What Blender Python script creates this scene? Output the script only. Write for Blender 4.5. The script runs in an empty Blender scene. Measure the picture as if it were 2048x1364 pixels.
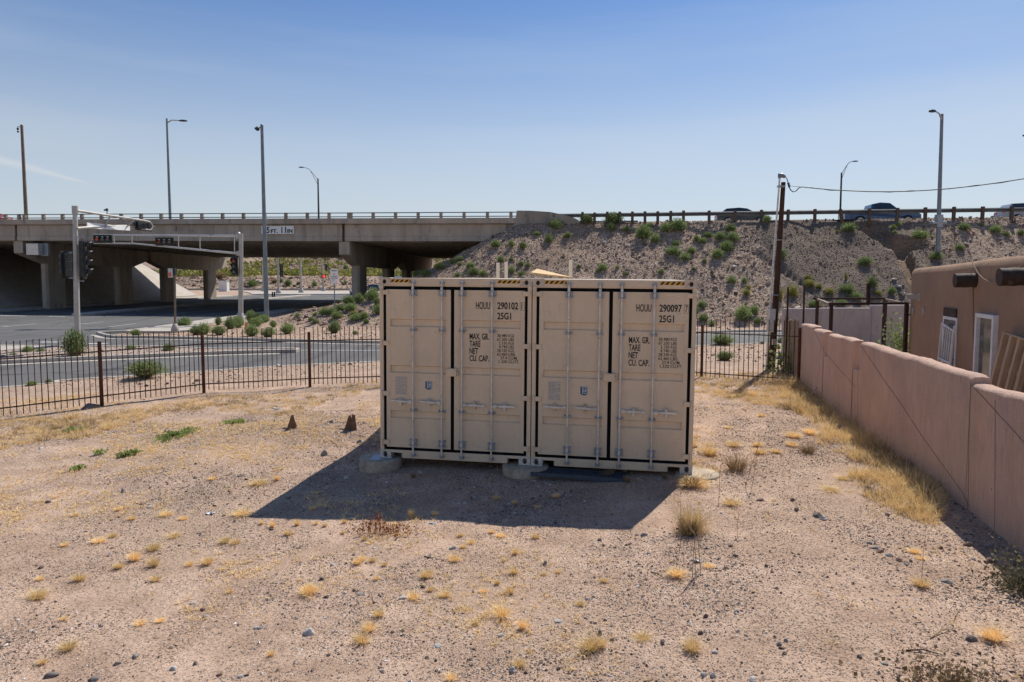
import bpy, bmesh, math, random
import numpy as np
from mathutils import Vector, Matrix
from mathutils.geometry import tessellate_polygon

R = math.radians
sc = bpy.context.scene
COL = sc.collection
random.seed(7)
rng = np.random.default_rng(11)

# ------------------------------------------------------------------ camera
PITCH = R(4.0); FPX = 1365.0; PPX, PPY = 1024.0, 650.5; CAMZ = 3.05
cam_d = bpy.data.cameras.new('camera'); cam = bpy.data.objects.new('camera', cam_d); COL.objects.link(cam)
cam.location = (0, 0, CAMZ); cam.rotation_euler = (R(90) - PITCH, 0, 0)
cam_d.sensor_width = 36; cam_d.lens = 36 * FPX / 2048; cam_d.shift_y = -31.5 / 2048
cam_d.clip_start = 0.1; cam_d.clip_end = 9000
sc.camera = cam

# ------------------------------------------------------------------ sun + sky
SUN_DIR = Vector((1.33, 2.10, 3.05)).normalized()          # towards the sun
SUN_EL = math.asin(SUN_DIR.z); SUN_AZ = math.atan2(SUN_DIR.x, SUN_DIR.y)
sd = bpy.data.lights.new('sun', 'SUN'); so = bpy.data.objects.new('sun', sd); COL.objects.link(so)
sd.energy = 4.9; sd.angle = R(0.53); sd.color = (1.0, 0.955, 0.88)
so.rotation_euler = (-SUN_DIR).to_track_quat('-Z', 'Y').to_euler(); so.location = (0, 0, 60)

world = bpy.data.worlds.new('World'); sc.world = world; world.use_nodes = True
wt = world.node_tree; wt.nodes.clear()
def wn(t, **k):
    n = wt.nodes.new(t)
    for a, b in k.items(): setattr(n, a, b)
    return n
w_out = wn('ShaderNodeOutputWorld'); w_bg = wn('ShaderNodeBackground')
w_sky = wn('ShaderNodeTexSky', sky_type='NISHITA', sun_disc=False)
w_sky.sun_elevation = SUN_EL; w_sky.sun_rotation = SUN_AZ
w_sky.altitude = 1500; w_sky.air_density = 1.0; w_sky.dust_density = 1.0; w_sky.ozone_density = 2.6
w_bg.inputs['Strength'].default_value = 0.105
w_tc = wn('ShaderNodeTexCoord')
def w_math(op, a, b=None, clamp=False):
    n = wn('ShaderNodeMath', operation=op, use_clamp=clamp)
    for i, v in enumerate((a, b)):
        if v is None: continue
        if isinstance(v, (int, float)): n.inputs[i].default_value = v
        else: wt.links.new(v, n.inputs[i])
    return n.outputs[0]
def w_dot(vec):
    n = wn('ShaderNodeVectorMath', operation='DOT_PRODUCT'); wt.links.new(w_tc.outputs['Generated'], n.inputs[0]); n.inputs[1].default_value = vec
    return n.outputs['Value']
def px_dir(px, py):
    dx = (px - PPX) / FPX; dy = -(py - PPY) / FPX
    c, s = math.cos(PITCH), math.sin(PITCH)
    return Vector((dx, c + dy * s, -s + dy * c))
# thin cirrus: streaky noise on the sky dome
w_map = wn('ShaderNodeMapping'); wt.links.new(w_tc.outputs['Generated'], w_map.inputs['Vector'])
w_map.inputs['Rotation'].default_value = (0.15, R(-24), 0.3); w_map.inputs['Scale'].default_value = (0.55, 1.2, 6.5)
w_noi = wn('ShaderNodeTexNoise'); w_noi.inputs['Scale'].default_value = 1.5; w_noi.inputs['Detail'].default_value = 7; w_noi.inputs['Roughness'].default_value = 0.55
wt.links.new(w_map.outputs[0], w_noi.inputs['Vector'])
w_ramp = wn('ShaderNodeMapRange'); w_ramp.inputs['From Min'].default_value = 0.42; w_ramp.inputs['From Max'].default_value = 0.72
w_ramp.inputs['To Max'].default_value = 0.34
wt.links.new(w_noi.outputs['Fac'], w_ramp.inputs['Value'])
# one fading vapour trail low on the left
dA, dB = px_dir(-40, 309).normalized(), px_dir(192, 371).normalized()
nA = dA.cross(dB).normalized(); mid = (dA + dB).normalized(); along = nA.cross(mid).normalized()
if along.dot(dA) < 0: along = -along
wob = wn('ShaderNodeTexNoise'); wob.inputs['Scale'].default_value = 45; wob.inputs['Detail'].default_value = 5
wt.links.new(w_tc.outputs['Generated'], wob.inputs['Vector'])
w_off = w_math('MULTIPLY', w_math('SUBTRACT', wob.outputs['Fac'], 0.5), 0.004)
t_al = w_math('DIVIDE', w_math('SUBTRACT', w_dot(along), along.dot(dB)), along.dot(dA) - along.dot(dB))
wid = w_math('ADD', w_math('MULTIPLY', t_al, 0.0070), 0.0014)
dist = w_math('ABSOLUTE', w_math('ADD', w_dot(nA), w_off))
trail = w_math('SUBTRACT', 1.0, w_math('DIVIDE', dist, wid), True)
trail = w_math('MULTIPLY', w_math('MULTIPLY', trail, w_math('MULTIPLY', t_al, 5.0, True)), 0.62)
trail = w_math('MULTIPLY', trail, w_math('GREATER_THAN', w_dot(mid), 0.8))
w_sum = w_math('ADD', w_ramp.outputs[0], trail, True)
w_mix = wn('ShaderNodeMix', data_type='RGBA')
w_mix.inputs['B'].default_value = (6.1, 6.5, 7.0, 1)
wt.links.new(w_sum, w_mix.inputs['Factor']); wt.links.new(w_sky.outputs[0], w_mix.inputs['A'])
w_hz = wn('ShaderNodeMix', data_type='RGBA'); w_hz.inputs['B'].default_value = (4.95, 5.25, 5.45, 1)      # pale haze low over the horizon
w_z = w_dot((0, 0, 1)); w_f = w_math('SUBTRACT', 1.0, w_math('DIVIDE', w_z, 0.46), True)
wt.links.new(w_math('MULTIPLY', w_math('POWER', w_f, 1.25), 0.84), w_hz.inputs['Factor']); wt.links.new(w_mix.outputs['Result'], w_hz.inputs['A'])
w_tp = wn('ShaderNodeMix', data_type='RGBA', blend_type='MULTIPLY'); w_tp.inputs['B'].default_value = (0.50, 0.72, 0.98, 1)   # deeper blue overhead
wt.links.new(w_math('MULTIPLY', w_math('SUBTRACT', w_z, 0.19), 4.6, True), w_tp.inputs['Factor']); wt.links.new(w_hz.outputs['Result'], w_tp.inputs['A'])
wt.links.new(w_tp.outputs['Result'], w_bg.inputs['Color']); wt.links.new(w_bg.outputs[0], w_out.inputs['Surface'])

sc.view_settings.view_transform = 'Standard'; sc.view_settings.look = 'None'; sc.view_settings.gamma = 1
sc.view_settings.use_curve_mapping = False; sc.view_settings.exposure = 0.16
sc.cycles.max_bounces = 6; sc.cycles.transparent_max_bounces = 8

# ------------------------------------------------------------------ noise + terrain
_lat = {}
def vnoise(x, y, scale, seed=0):
    x = np.asarray(x, float) / scale; y = np.asarray(y, float) / scale
    if seed not in _lat: _lat[seed] = np.random.default_rng(1000 + seed).random((256, 256))
    L = _lat[seed]
    xi = np.floor(x).astype(int); yi = np.floor(y).astype(int); fx = x - xi; fy = y - yi
    fx = fx * fx * (3 - 2 * fx); fy = fy * fy * (3 - 2 * fy)
    a = L[xi % 256, yi % 256]; b = L[(xi + 1) % 256, yi % 256]; c = L[xi % 256, (yi + 1) % 256]; d = L[(xi + 1) % 256, (yi + 1) % 256]
    return (a * (1 - fx) + b * fx) * (1 - fy) + (c * (1 - fx) + d * fx) * fy
def fbm(x, y, scale, seed=0, oct=4, gain=0.5):
    s = 0; a = 1; t = 0
    for i in range(oct):
        s = s + a * vnoise(x, y, scale / 2 ** i, seed + i); t += a; a *= gain
    return s / t - 0.5
def sstep(a, b, x):
    t = np.clip((np.asarray(x, float) - a) / (b - a), 0, 1); return t * t * (3 - 2 * t)
def Ye(x):                                   # line of the freeway's near edge
    return 55.5 - 0.15 * np.minimum(np.asarray(x, float), 42)
TOPH = 7.42
def seg_dist(x, y, pts):
    d = np.full(np.shape(x), 1e9)
    for (x0, y0), (x1, y1) in zip(pts[:-1], pts[1:]):
        dx, dy = x1 - x0, y1 - y0; L2 = dx * dx + dy * dy
        t = np.clip(((x - x0) * dx + (y - y0) * dy) / L2, 0, 1)
        d = np.minimum(d, np.hypot(x - x0 - t * dx, y - y0 - t * dy))
    return d
GULLY = [(25.2, 51.9), (26.3, 50.6), (26.75, 49.4), (27.1, 47.6), (26.6, 45.6), (25.9, 43.4), (25.8, 41.5)]
TRACK = [(-3.4, 3.5), (-2.4, 6.0), (-0.6, 8.0), (1.9, 9.3), (4.0, 11.2), (5.3, 14.5), (5.9, 18.0)]
TRACKS = [[(a - 0.75 * o_, b + 0.55 * o_) for a, b in TRACK] for o_ in (0, 1)]
def track(x, y):                             # two faint wheel tracks across the lot
    d = np.minimum(seg_dist(x, y, TRACKS[0]), seg_dist(x, y, TRACKS[1])); d = d + 0.10 * fbm(x, y, 0.6, 140)
    return (1 - sstep(0.07, 0.22, d)) * np.clip(0.55 + 2.2 * fbm(x, y, 2.1, 142), 0, 1)
def embank(x, y):
    dx = np.maximum(0, 0.7 - x) / 15.6; dy = np.maximum(0, Ye(x) - y) / 11.6
    t = np.sqrt(dx * dx + dy * dy)
    t = np.maximum(t - 0.0, 0)
    m = 2.45 * np.clip(1 - np.sqrt(((x + 6.5) / 11.2) ** 2 + ((y - 47.3) / 6.2) ** 2), 0, 1)      # gravel mound in front of the abutment
    return np.maximum(TOPH * np.clip(1 - t, 0, 1) ** 1.12, m)
def terrain(x, y):
    x = np.asarray(x, float); y = np.asarray(y, float)
    # own lot: gently uneven
    near = 1 - sstep(21.5, 24.5, y + np.where(x < 0, (x + 6) * -0.35, 0) * 0 + np.where(x < -5, (-5 - x) * 0.62, 0))
    lot = 0.08 * sstep(0.5, 2.8, x) - 0.07 * sstep(-1, -3, x) + 0.09 * fbm(x, y, 3.1, 3) + 0.035 * fbm(x, y, 0.7, 9)
    lot = lot + 0.018 * fbm(x, y, 0.3, 14) + 0.03 * fbm(x, y, 1.4, 17)
    lot = lot - 0.022 * track(x, y)
    lot = lot + 0.16 * np.exp(-((x + 3.6) / 1.9) ** 2 - ((y - 13.6) / 0.8) ** 2)
    h = lot * near
    # freeway bank on the right
    e = embank(x, y); rough = sstep(0.05, 1.0, e) * (1 - sstep(-0.6, 0.1, y - Ye(x)))
    e = e + rough * (0.60 * fbm(x, y, 5.0, 20) + 0.30 * fbm(x, y, 1.3, 30))
    # runnels down the slope
    e = e - rough * 0.10 * np.clip(fbm(x * 3.2, y * 0.45, 1.6, 40) * 4, 0, 1) * sstep(14, 20, x)
    d = seg_dist(x + 0.5 * fbm(x, y, 1.2, 50), y, GULLY)
    wdt = 0.55 + 0.5 * sstep(47.5, 51, y) + 0.35 * sstep(43, 41, y)
    cut = 1 - sstep(wdt * 0.45, wdt, d)
    bowl = (1 - sstep(0.7, 1.35, np.hypot((x - 27.75) / 1.25, (y - 48.5) / 0.62)))
    bowl2 = (1 - sstep(0.7, 1.3, np.hypot((x - 25.9) / 0.85, (y - 51.0) / 0.6)))
    e = e - np.maximum(cut * 0.85, np.maximum(bowl * 1.15, bowl2 * 1.15)) * sstep(0.15, 1.2, e)
    c2 = seg_dist(x + 0.4 * fbm(x, y, 0.9, 55), y, [(17.6, 49), (18.6, 47), (19.6, 44.6)])
    e = e - (1 - sstep(0.08, 0.3, c2)) * 0.35 * rough
    h = h + np.maximum(e, 0)
    # bank on the far left side of the under-crossing
    ex = np.maximum(0, x + 60.5) / 11.0; ey = np.maximum(0, Ye(x) + 0.6 - y) / 12.0; ez = np.maximum(0, y - (Ye(x) + 39)) / 12.0
    t2 = np.sqrt(ex * ex + np.maximum(ey, ez) ** 2)
    h = h + 7.3 * np.clip(1 - t2, 0, 1) * (x < -40)
    # far side: low bank, flat scrub, then a rocky hill
    hill = 3.3 * sstep(172, 190, y) + 0.8 * sstep(190, 225, y) + 10 * sstep(222, 300, y) * (0.8 + 0.9 * fbm(x, y, 60, 70))
    hill = hill + (0.9 * fbm(x, y, 9, 72) + 4.0 * fbm(x, y, 24, 75) * sstep(225, 260, y)) * sstep(176, 186, y)
    h = h + np.maximum(hill, 0)
    # behind the near edge the bank stays level for the carriageways, then falls away again
    return h
def th(x, y): return float(terrain(np.array([x]), np.array([y]))[0])
def gp(px, py, z=0.0):                      # where the ray through a photo pixel meets height z
    d = px_dir(px, py); t = (z - CAMZ) / d.z
    return Vector((d.x * t, d.y * t, z))
def at(px, py, Y):                          # point of that ray at depth Y
    d = px_dir(px, py); t = Y / d.y
    return Vector((d.x * t, Y, CAMZ + d.z * t))
def hit(px, py, tmin=4.0, tmax=400.0):      # where that ray meets the terrain
    d = px_dir(px, py)
    t = tmin * (tmax / tmin) ** np.linspace(0, 1, 900)
    x, y, z = d.x * t, d.y * t, CAMZ + d.z * t
    g = terrain(x, y); k = np.nonzero(z < g)[0]
    if len(k) == 0: return Vector((x[-1], y[-1], g[-1]))
    k = k[0]; a, b = t[max(k - 1, 0)], t[k]
    for _ in range(18):
        m = (a + b) / 2
        if CAMZ + d.z * m < th(d.x * m, d.y * m): b = m
        else: a = m
    return Vector((d.x * b, d.y * b, th(d.x * b, d.y * b)))

# ------------------------------------------------------------------ mesh builder
class MB:
    def __init__(s): s.v = []; s.f = []; s.sm = []
    def add(s, vs, fs, smooth=False):
        n = len(s.v); s.v += [tuple(v) for v in vs]; s.f += [tuple(i + n for i in f) for f in fs]; s.sm += [smooth] * len(fs); return s
    def box(s, lo, hi, M=None):
        x0, y0, z0 = lo; x1, y1, z1 = hi
        vs = [Vector(p) for p in ((x0,y0,z0),(x1,y0,z0),(x1,y1,z0),(x0,y1,z0),(x0,y0,z1),(x1,y0,z1),(x1,y1,z1),(x0,y1,z1))]
        if M is not None: vs = [M @ v for v in vs]
        return s.add(vs, [(3,2,1,0),(4,5,6,7),(0,1,5,4),(1,2,6,5),(2,3,7,6),(3,0,4,7)])
    def beam(s, a, b, w, h, up=Vector((0,0,1))):          # rectangular bar from a to b (w across, h along up)
        a, b = Vector(a), Vector(b); d = (b - a).normalized()
        side = d.cross(up)
        if side.length < 1e-4: side = d.cross(Vector((0, 1, 0)))
        side.normalize(); u = side.cross(d).normalized()
        vs = []
        for p in (a, b):
            for i, j in ((-1,-1),(1,-1),(1,1),(-1,1)): vs.append(p + side * (i * w / 2) + u * (j * h / 2))
        return s.add(vs, [(0,1,2,3),(7,6,5,4),(0,4,5,1),(1,5,6,2),(2,6,7,3),(3,7,4,0)])
    def tube(s, pts, r, n=10, caps=True, smooth=True):
        pts = [Vector(p) for p in pts]; rs = r if isinstance(r, (list, tuple)) else [r] * len(pts)
        vs = []; fs = []; prev = None
        for i, p in enumerate(pts):
            d = (pts[min(i+1, len(pts)-1)] - pts[max(i-1, 0)]).normalized()
            if prev is None:
                prev = d.cross(Vector((0,0,1)));
                if prev.length < 1e-3: prev = Vector((1,0,0))
            prev = (prev - d * prev.dot(d)).normalized(); q = d.cross(prev)
            for k in range(n):
                a = 2 * math.pi * k / n; vs.append(p + (prev * math.cos(a) + q * math.sin(a)) * rs[i])
        for i in range(len(pts) - 1):
            for k in range(n): fs.append((i*n+k, i*n+(k+1)%n, (i+1)*n+(k+1)%n, (i+1)*n+k))
        s.add(vs, fs, smooth)
        if caps:
            s.add(vs[:n], [tuple(range(n))[::-1]]); s.add(vs[-n:], [tuple(range(n))])
        return s
    def prism(s, poly, z0, z1, M=None):                    # poly in xy, extruded in z
        n = len(poly); area = sum(poly[i][0]*poly[(i+1)%n][1]-poly[(i+1)%n][0]*poly[i][1] for i in range(n))
        if area < 0: poly = poly[::-1]
        vs = [Vector((x, y, z0)) for x, y in poly] + [Vector((x, y, z1)) for x, y in poly]
        if M is not None: vs = [M @ v for v in vs]
        tri = tessellate_polygon([[Vector((x, y, 0)) for x, y in poly]])
        fs = []
        for a, b, c in tri:
            ar = (poly[b][0]-poly[a][0])*(poly[c][1]-poly[a][1])-(poly[c][0]-poly[a][0])*(poly[b][1]-poly[a][1])
            if ar < 0: b, c = c, b
            fs.append((a+n, b+n, c+n)); fs.append((c, b, a))
        fs += [(i, (i+1)%n, (i+1)%n+n, i+n) for i in range(n)]
        return s.add(vs, fs)
    def lathe(s, prof, n=20, c=(0,0,0), smooth=True):      # prof: (r, z)
        vs = []; fs = []
        for r, z in prof:
            for k in range(n):
                a = 2*math.pi*k/n; vs.append((c[0]+r*math.cos(a), c[1]+r*math.sin(a), c[2]+z))
        for i in range(len(prof)-1):
            for k in range(n): fs.append((i*n+k, i*n+(k+1)%n, (i+1)*n+(k+1)%n, (i+1)*n+k))
        s.add(vs, fs, smooth)
        if prof[0][0] > 1e-5: s.add(vs[:n], [tuple(range(n))[::-1]])
        if prof[-1][0] > 1e-5: s.add(vs[-n:], [tuple(range(n))])
        return s
    def xf(s, M): s.v = [tuple(M @ Vector(v)) for v in s.v]; return s
    def build(s, name, mat, parent=None, bevel=0, segs=2):
        me = bpy.data.meshes.new(name); me.from_pydata(s.v, [], s.f); me.update()
        me.polygons.foreach_set('use_smooth', s.sm)
        if mat: me.materials.append(mat)
        o = bpy.data.objects.new(name, me); COL.objects.link(o)
        if parent: o.parent = parent
        if bevel:
            b = o.modifiers.new('bevel', 'BEVEL'); b.width = bevel; b.segments = segs; b.limit_method = 'ANGLE'; b.angle_limit = R(40)
        return o
def mesh_np(name, V, F, mat, parent=None, smooth=False):
    me = bpy.data.meshes.new(name); V = np.ascontiguousarray(V, dtype=np.float32); F = np.ascontiguousarray(F, dtype=np.int32)
    k = F.shape[1]; me.vertices.add(len(V)); me.vertices.foreach_set('co', V.ravel())
    me.loops.add(F.size); me.loops.foreach_set('vertex_index', F.ravel())
    me.polygons.add(len(F)); me.polygons.foreach_set('loop_start', np.arange(0, F.size, k, dtype=np.int32))
    me.polygons.foreach_set('loop_total', np.full(len(F), k, dtype=np.int32))
    me.polygons.foreach_set('use_smooth', np.full(len(F), smooth)); me.update(calc_edges=True)
    if mat: me.materials.append(mat)
    o = bpy.data.objects.new(name, me); COL.objects.link(o)
    if parent: o.parent = parent
    return o
def empty(name, loc, rot=(0,0,0)):
    o = bpy.data.objects.new(name, None); COL.objects.link(o); o.location = loc; o.rotation_euler = rot; o.empty_display_size = 0.2
    return o
def tag(o, label=None, cat=None, group=None, kind=None):
    if label: o['label'] = label
    if cat: o['category'] = cat
    if group: o['group'] = group
    if kind: o['kind'] = kind
    return o
def copy_tree(o, parent=None):
    c = o.copy(); COL.objects.link(c)
    if parent: c.parent = parent
    for ch in list(KIDS.get(o.name, [x for x in bpy.data.objects if x.parent == o])): copy_tree(ch, c)
    return c
KIDS = {}
def RZ(a): return Matrix.Rotation(a, 4, 'Z')
def TR(x, y, z): return Matrix.Translation((x, y, z))

# ------------------------------------------------------------------ materials
def new_mat(name):
    m = bpy.data.materials.new(name); m.use_nodes = True; nt = m.node_tree
    return m, nt, nt.nodes['Principled BSDF']
def NN(nt, t, **k):
    n = nt.nodes.new(t)
    for a, b in k.items():
        if a in n.inputs: n.inputs[a].default_value = b
        else: setattr(n, a, b)
    return n
def lk(nt, a, b): nt.links.new(a, b)
def noise(nt, vec, scale, detail=4, rough=0.55):
    n = nt.nodes.new('ShaderNodeTexNoise'); n.inputs['Scale'].default_value = scale; n.inputs['Detail'].default_value = detail; n.inputs['Roughness'].default_value = rough
    lk(nt, vec, n.inputs['Vector']); return n.outputs['Fac']
def ramp(nt, fac, stops):
    n = nt.nodes.new('ShaderNodeValToRGB'); cr = n.color_ramp
    while len(cr.elements) < len(stops): cr.elements.new(0.5)
    for e, (p, c) in zip(cr.elements, stops): e.position = p; e.color = (*c, 1) if len(c) == 3 else c
    lk(nt, fac, n.inputs[0]); return n.outputs[0]
def mixc(nt, fac, a, b, blend='MIX'):
    n = nt.nodes.new('ShaderNodeMix'); n.data_type = 'RGBA'; n.blend_type = blend
    for s, v in (('Factor', fac), ('A', a), ('B', b)):
        if isinstance(v, (int, float)): n.inputs[s].default_value = v
        elif isinstance(v, tuple): n.inputs[s].default_value = (*v, 1)
        else: lk(nt, v, n.inputs[s])
    return n.outputs['Result']
def maprange(nt, v, a, b, c=0.0, d=1.0):
    n = nt.nodes.new('ShaderNodeMapRange'); lk(nt, v, n.inputs['Value'])
    for s, x in zip(('From Min', 'From Max', 'To Min', 'To Max'), (a, b, c, d)): n.inputs[s].default_value = x
    return n.outputs[0]
def coord(nt, kind='Object', scale=None):
    o = nt.nodes.new('ShaderNodeTexCoord').outputs[kind]
    if scale:
        m = nt.nodes.new('ShaderNodeMapping'); m.inputs['Scale'].default_value = scale; lk(nt, o, m.inputs['Vector']); o = m.outputs[0]
    return o
def bump(nt, h, strength, dist=0.01, normal=None):
    b = nt.nodes.new('ShaderNodeBump'); b.inputs['Strength'].default_value = strength; b.inputs['Distance'].default_value = dist
    lk(nt, h, b.inputs['Height'])
    if normal is not None: lk(nt, normal, b.inputs['Normal'])
    return b.outputs[0]
def surf(name, c1, c2=None, scale=3.0, rough=0.8, metal=0.0, spots=None, spot_scale=20, bmp=0.0, bscale=60, bdist=0.004, stretch=None, spec=None, lo=0.35, hi=0.65, streak=None, amt=0.5, sx=5.0):
    """painted / weathered surface: two tones, optional spots of a third, fine bump"""
    m, nt, b = new_mat(name); vec = coord(nt, 'Object', stretch)
    c2 = c2 or tuple(x * 0.85 for x in c1)
    col = ramp(nt, noise(nt, vec, scale, 6, 0.62), [(lo, c1), (hi, c2)])
    if spots:
        f = maprange(nt, noise(nt, vec, spot_scale, 5, 0.7), 0.58, 0.68); col = mixc(nt, f, col, spots)
    if streak:
        f = maprange(nt, noise(nt, coord(nt, 'Object', (sx, sx, sx * 0.05)), 1.0, 6, 0.65), 0.52, 0.72, 0.0, amt); col = mixc(nt, f, col, streak)
    lk(nt, col, b.inputs['Base Color']); b.inputs['Roughness'].default_value = rough; b.inputs['Metallic'].default_value = metal
    if spec is not None: b.inputs['Specular IOR Level'].default_value = spec
    if bmp: lk(nt, bump(nt, noise(nt, vec, bscale, 4, 0.7), bmp, bdist), b.inputs['Normal'])
    return m
def flat(name, c, rough=0.6, metal=0.0, emit=0.0):
    m, nt, b = new_mat(name); vec = coord(nt)
    lk(nt, mixc(nt, noise(nt, vec, 8, 3), tuple(x * 0.9 for x in c), tuple(min(1, x * 1.1) for x in c)), b.inputs['Base Color'])
    b.inputs['Roughness'].default_value = rough; b.inputs['Metallic'].default_value = metal
    if emit: b.inputs['Emission Color'].default_value = (*c, 1); b.inputs['Emission Strength'].default_value = emit
    return m
def island(name, stops, rough=0.9, trans=0.0, jitter=None, spec=0.2, sat=1.0):
    """each loose piece (blade, leaf, pebble) takes its own tone"""
    m, nt, b = new_mat(name); g = nt.nodes.new('ShaderNodeNewGeometry')
    col = ramp(nt, g.outputs['Random Per Island'], stops)
    oi = nt.nodes.new('ShaderNodeObjectInfo')
    hs = nt.nodes.new('ShaderNodeHueSaturation'); lk(nt, col, hs.inputs['Color']); hs.inputs['Saturation'].default_value = sat
    lk(nt, maprange(nt, oi.outputs['Random'], 0, 1, 0.82, 1.18), hs.inputs['Value'])
    lk(nt, maprange(nt, oi.outputs['Random'], 0, 1, 0.503, 0.498), hs.inputs['Hue'])
    lk(nt, hs.outputs[0], b.inputs['Base Color']); b.inputs['Roughness'].default_value = rough; b.inputs['Specular IOR Level'].default_value = spec
    if trans:
        tr = nt.nodes.new('ShaderNodeBsdfTranslucent'); lk(nt, hs.outputs[0], tr.inputs['Color'])
        mx = nt.nodes.new('ShaderNodeMixShader'); mx.inputs[0].default_value = trans
        lk(nt, b.outputs[0], mx.inputs[1]); lk(nt, tr.outputs[0], mx.inputs[2]); lk(nt, mx.outputs[0], nt.nodes['Material Output'].inputs['Surface'])
    return m
M = {}
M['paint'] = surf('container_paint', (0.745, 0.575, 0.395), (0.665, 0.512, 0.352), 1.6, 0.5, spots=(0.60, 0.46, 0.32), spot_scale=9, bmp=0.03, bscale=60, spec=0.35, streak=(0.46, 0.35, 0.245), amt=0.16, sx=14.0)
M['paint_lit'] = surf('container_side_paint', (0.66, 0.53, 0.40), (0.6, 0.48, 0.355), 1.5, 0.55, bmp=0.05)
M['cast'] = surf('casting_paint', (0.64, 0.52, 0.40), (0.52, 0.42, 0.31), 9, 0.6, spots=(0.16, 0.08, 0.045), spot_scale=14)
M['cast_g'] = surf('casting_grey', (0.62, 0.57, 0.50), (0.5, 0.45, 0.39), 9, 0.6, spots=(0.22, 0.12, 0.07), spot_scale=14)
M['gasket'] = surf('rubber', (0.005, 0.005, 0.005), (0.008, 0.008, 0.008), 6, 0.9, spec=0.1)
M['galv'] = surf('galvanised_steel', (0.72, 0.68, 0.61), (0.52, 0.50, 0.47), 9, 0.42, 0.3, spots=(0.25, 0.24, 0.22), spot_scale=26, bmp=0.1)
M['galv_d'] = surf('dull_steel', (0.42, 0.44, 0.46), (0.26, 0.28, 0.31), 12, 0.45, 0.4)
M['black'] = flat('black_ink', (0.012, 0.012, 0.012), 0.7)
M['black_plastic'] = surf('black_plastic', (0.045, 0.056, 0.072), (0.065, 0.078, 0.095), 5, 0.55)
M['yellow'] = flat('hazard_yellow', (0.72, 0.36, 0.025), 0.5)
M['sticker'] = surf('paper_label', (0.58, 0.50, 0.40), (0.5, 0.43, 0.34), 20, 0.6)
M['print'] = flat('label_print', (0.22, 0.19, 0.16), 0.7)
M['blue'] = flat('label_blue', (0.03, 0.085, 0.17), 0.5)
M['white'] = surf('white_paint', (0.76, 0.76, 0.75), (0.66, 0.66, 0.65), 6, 0.5)
M['offwhite'] = surf('cream_paint', (0.90, 0.82, 0.66), (0.82, 0.74, 0.58), 6, 0.6)
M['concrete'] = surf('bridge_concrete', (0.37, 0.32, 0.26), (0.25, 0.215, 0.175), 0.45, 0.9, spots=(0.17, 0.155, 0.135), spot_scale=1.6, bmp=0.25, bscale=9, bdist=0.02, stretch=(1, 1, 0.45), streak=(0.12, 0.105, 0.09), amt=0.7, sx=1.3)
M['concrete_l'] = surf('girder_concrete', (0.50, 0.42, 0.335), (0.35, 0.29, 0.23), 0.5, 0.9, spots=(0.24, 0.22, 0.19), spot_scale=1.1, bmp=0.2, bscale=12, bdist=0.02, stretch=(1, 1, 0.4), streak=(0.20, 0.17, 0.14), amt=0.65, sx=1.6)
M['concrete_c'] = surf('kerb_concrete', (0.47, 0.42, 0.36), (0.36, 0.315, 0.265), 1.3, 0.9, spots=(0.28, 0.25, 0.21), spot_scale=6, bmp=0.2, bscale=40)
M['ringc'] = surf('cast_concrete', (0.50, 0.40, 0.29), (0.32, 0.255, 0.185), 6, 0.9, spots=(0.17, 0.14, 0.11), spot_scale=14, bmp=0.9, bscale=35, bdist=0.008)
M['steel_w'] = surf('signal_pole_paint', (0.52, 0.49, 0.44), (0.4, 0.38, 0.34), 2.5, 0.5, 0.2, spots=(0.3, 0.28, 0.25), spot_scale=9)
M['steel_g'] = surf('grey_pole', (0.24, 0.27, 0.285), (0.18, 0.2, 0.215), 2, 0.5, 0.4)
M['steel_d'] = surf('dark_lamp_pole', (0.055, 0.058, 0.062), (0.035, 0.038, 0.042), 2, 0.5, 0.3)
M['pole_br'] = surf('brown_pole', (0.22, 0.165, 0.115), (0.15, 0.11, 0.075), 2, 0.6, 0.1)
M['rail'] = surf('guardrail_steel', (0.22, 0.225, 0.22), (0.14, 0.14, 0.135), 1.5, 0.55, 0.5)
M['railpost'] = surf('guardrail_post_wood', (0.14, 0.095, 0.07), (0.09, 0.062, 0.045), 3, 0.9, bmp=0.3, bscale=20)
M['rust'] = surf('rusty_iron', (0.105, 0.038, 0.018), (0.055, 0.02, 0.012), 7, 0.8, 0.2, spots=(0.17, 0.065, 0.028), spot_scale=25, bmp=0.3, bscale=60)
M['rust_l'] = surf('weathered_rust', (0.20, 0.115, 0.07), (0.12, 0.068, 0.042), 12, 0.85, 0.0, spots=(0.28, 0.15, 0.08), spot_scale=30, bmp=0.4)
M['rust_d'] = surf('dark_rusty_iron', (0.062, 0.03, 0.02), (0.035, 0.018, 0.013), 7, 0.8, 0.2, bmp=0.3)
M['wood_d'] = surf('creosoted_wood', (0.075, 0.030, 0.014), (0.032, 0.015, 0.009), 3, 0.9, bmp=0.6, bscale=14, bdist=0.01, stretch=(6, 6, 0.4))
M['wood_g'] = surf('weathered_wood', (0.36, 0.27, 0.185), (0.22, 0.16, 0.11), 4, 0.9, bmp=0.4, bscale=20, stretch=(5, 5, 0.5))
M['wood_l'] = surf('pale_lumber', (0.52, 0.38, 0.24), (0.38, 0.27, 0.17), 4, 0.85, bmp=0.3, bscale=20, stretch=(5, 5, 0.5))
M['wood_y'] = surf('yellow_board', (0.62, 0.40, 0.17), (0.5, 0.31, 0.12), 5, 0.7, bmp=0.2)
M['wood_v'] = surf('viga_wood', (0.03, 0.019, 0.013), (0.055, 0.034, 0.022), 4, 0.8, spots=(0.16, 0.11, 0.07), spot_scale=5, bmp=0.5, bscale=20, stretch=(1, 1, 1))
M['sig'] = surf('signal_black', (0.022, 0.023, 0.023), (0.03, 0.03, 0.03), 8, 0.5)
M['red_l'] = flat('red_lens', (0.62, 0.09, 0.03), 0.3, emit=0.06)
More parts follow.
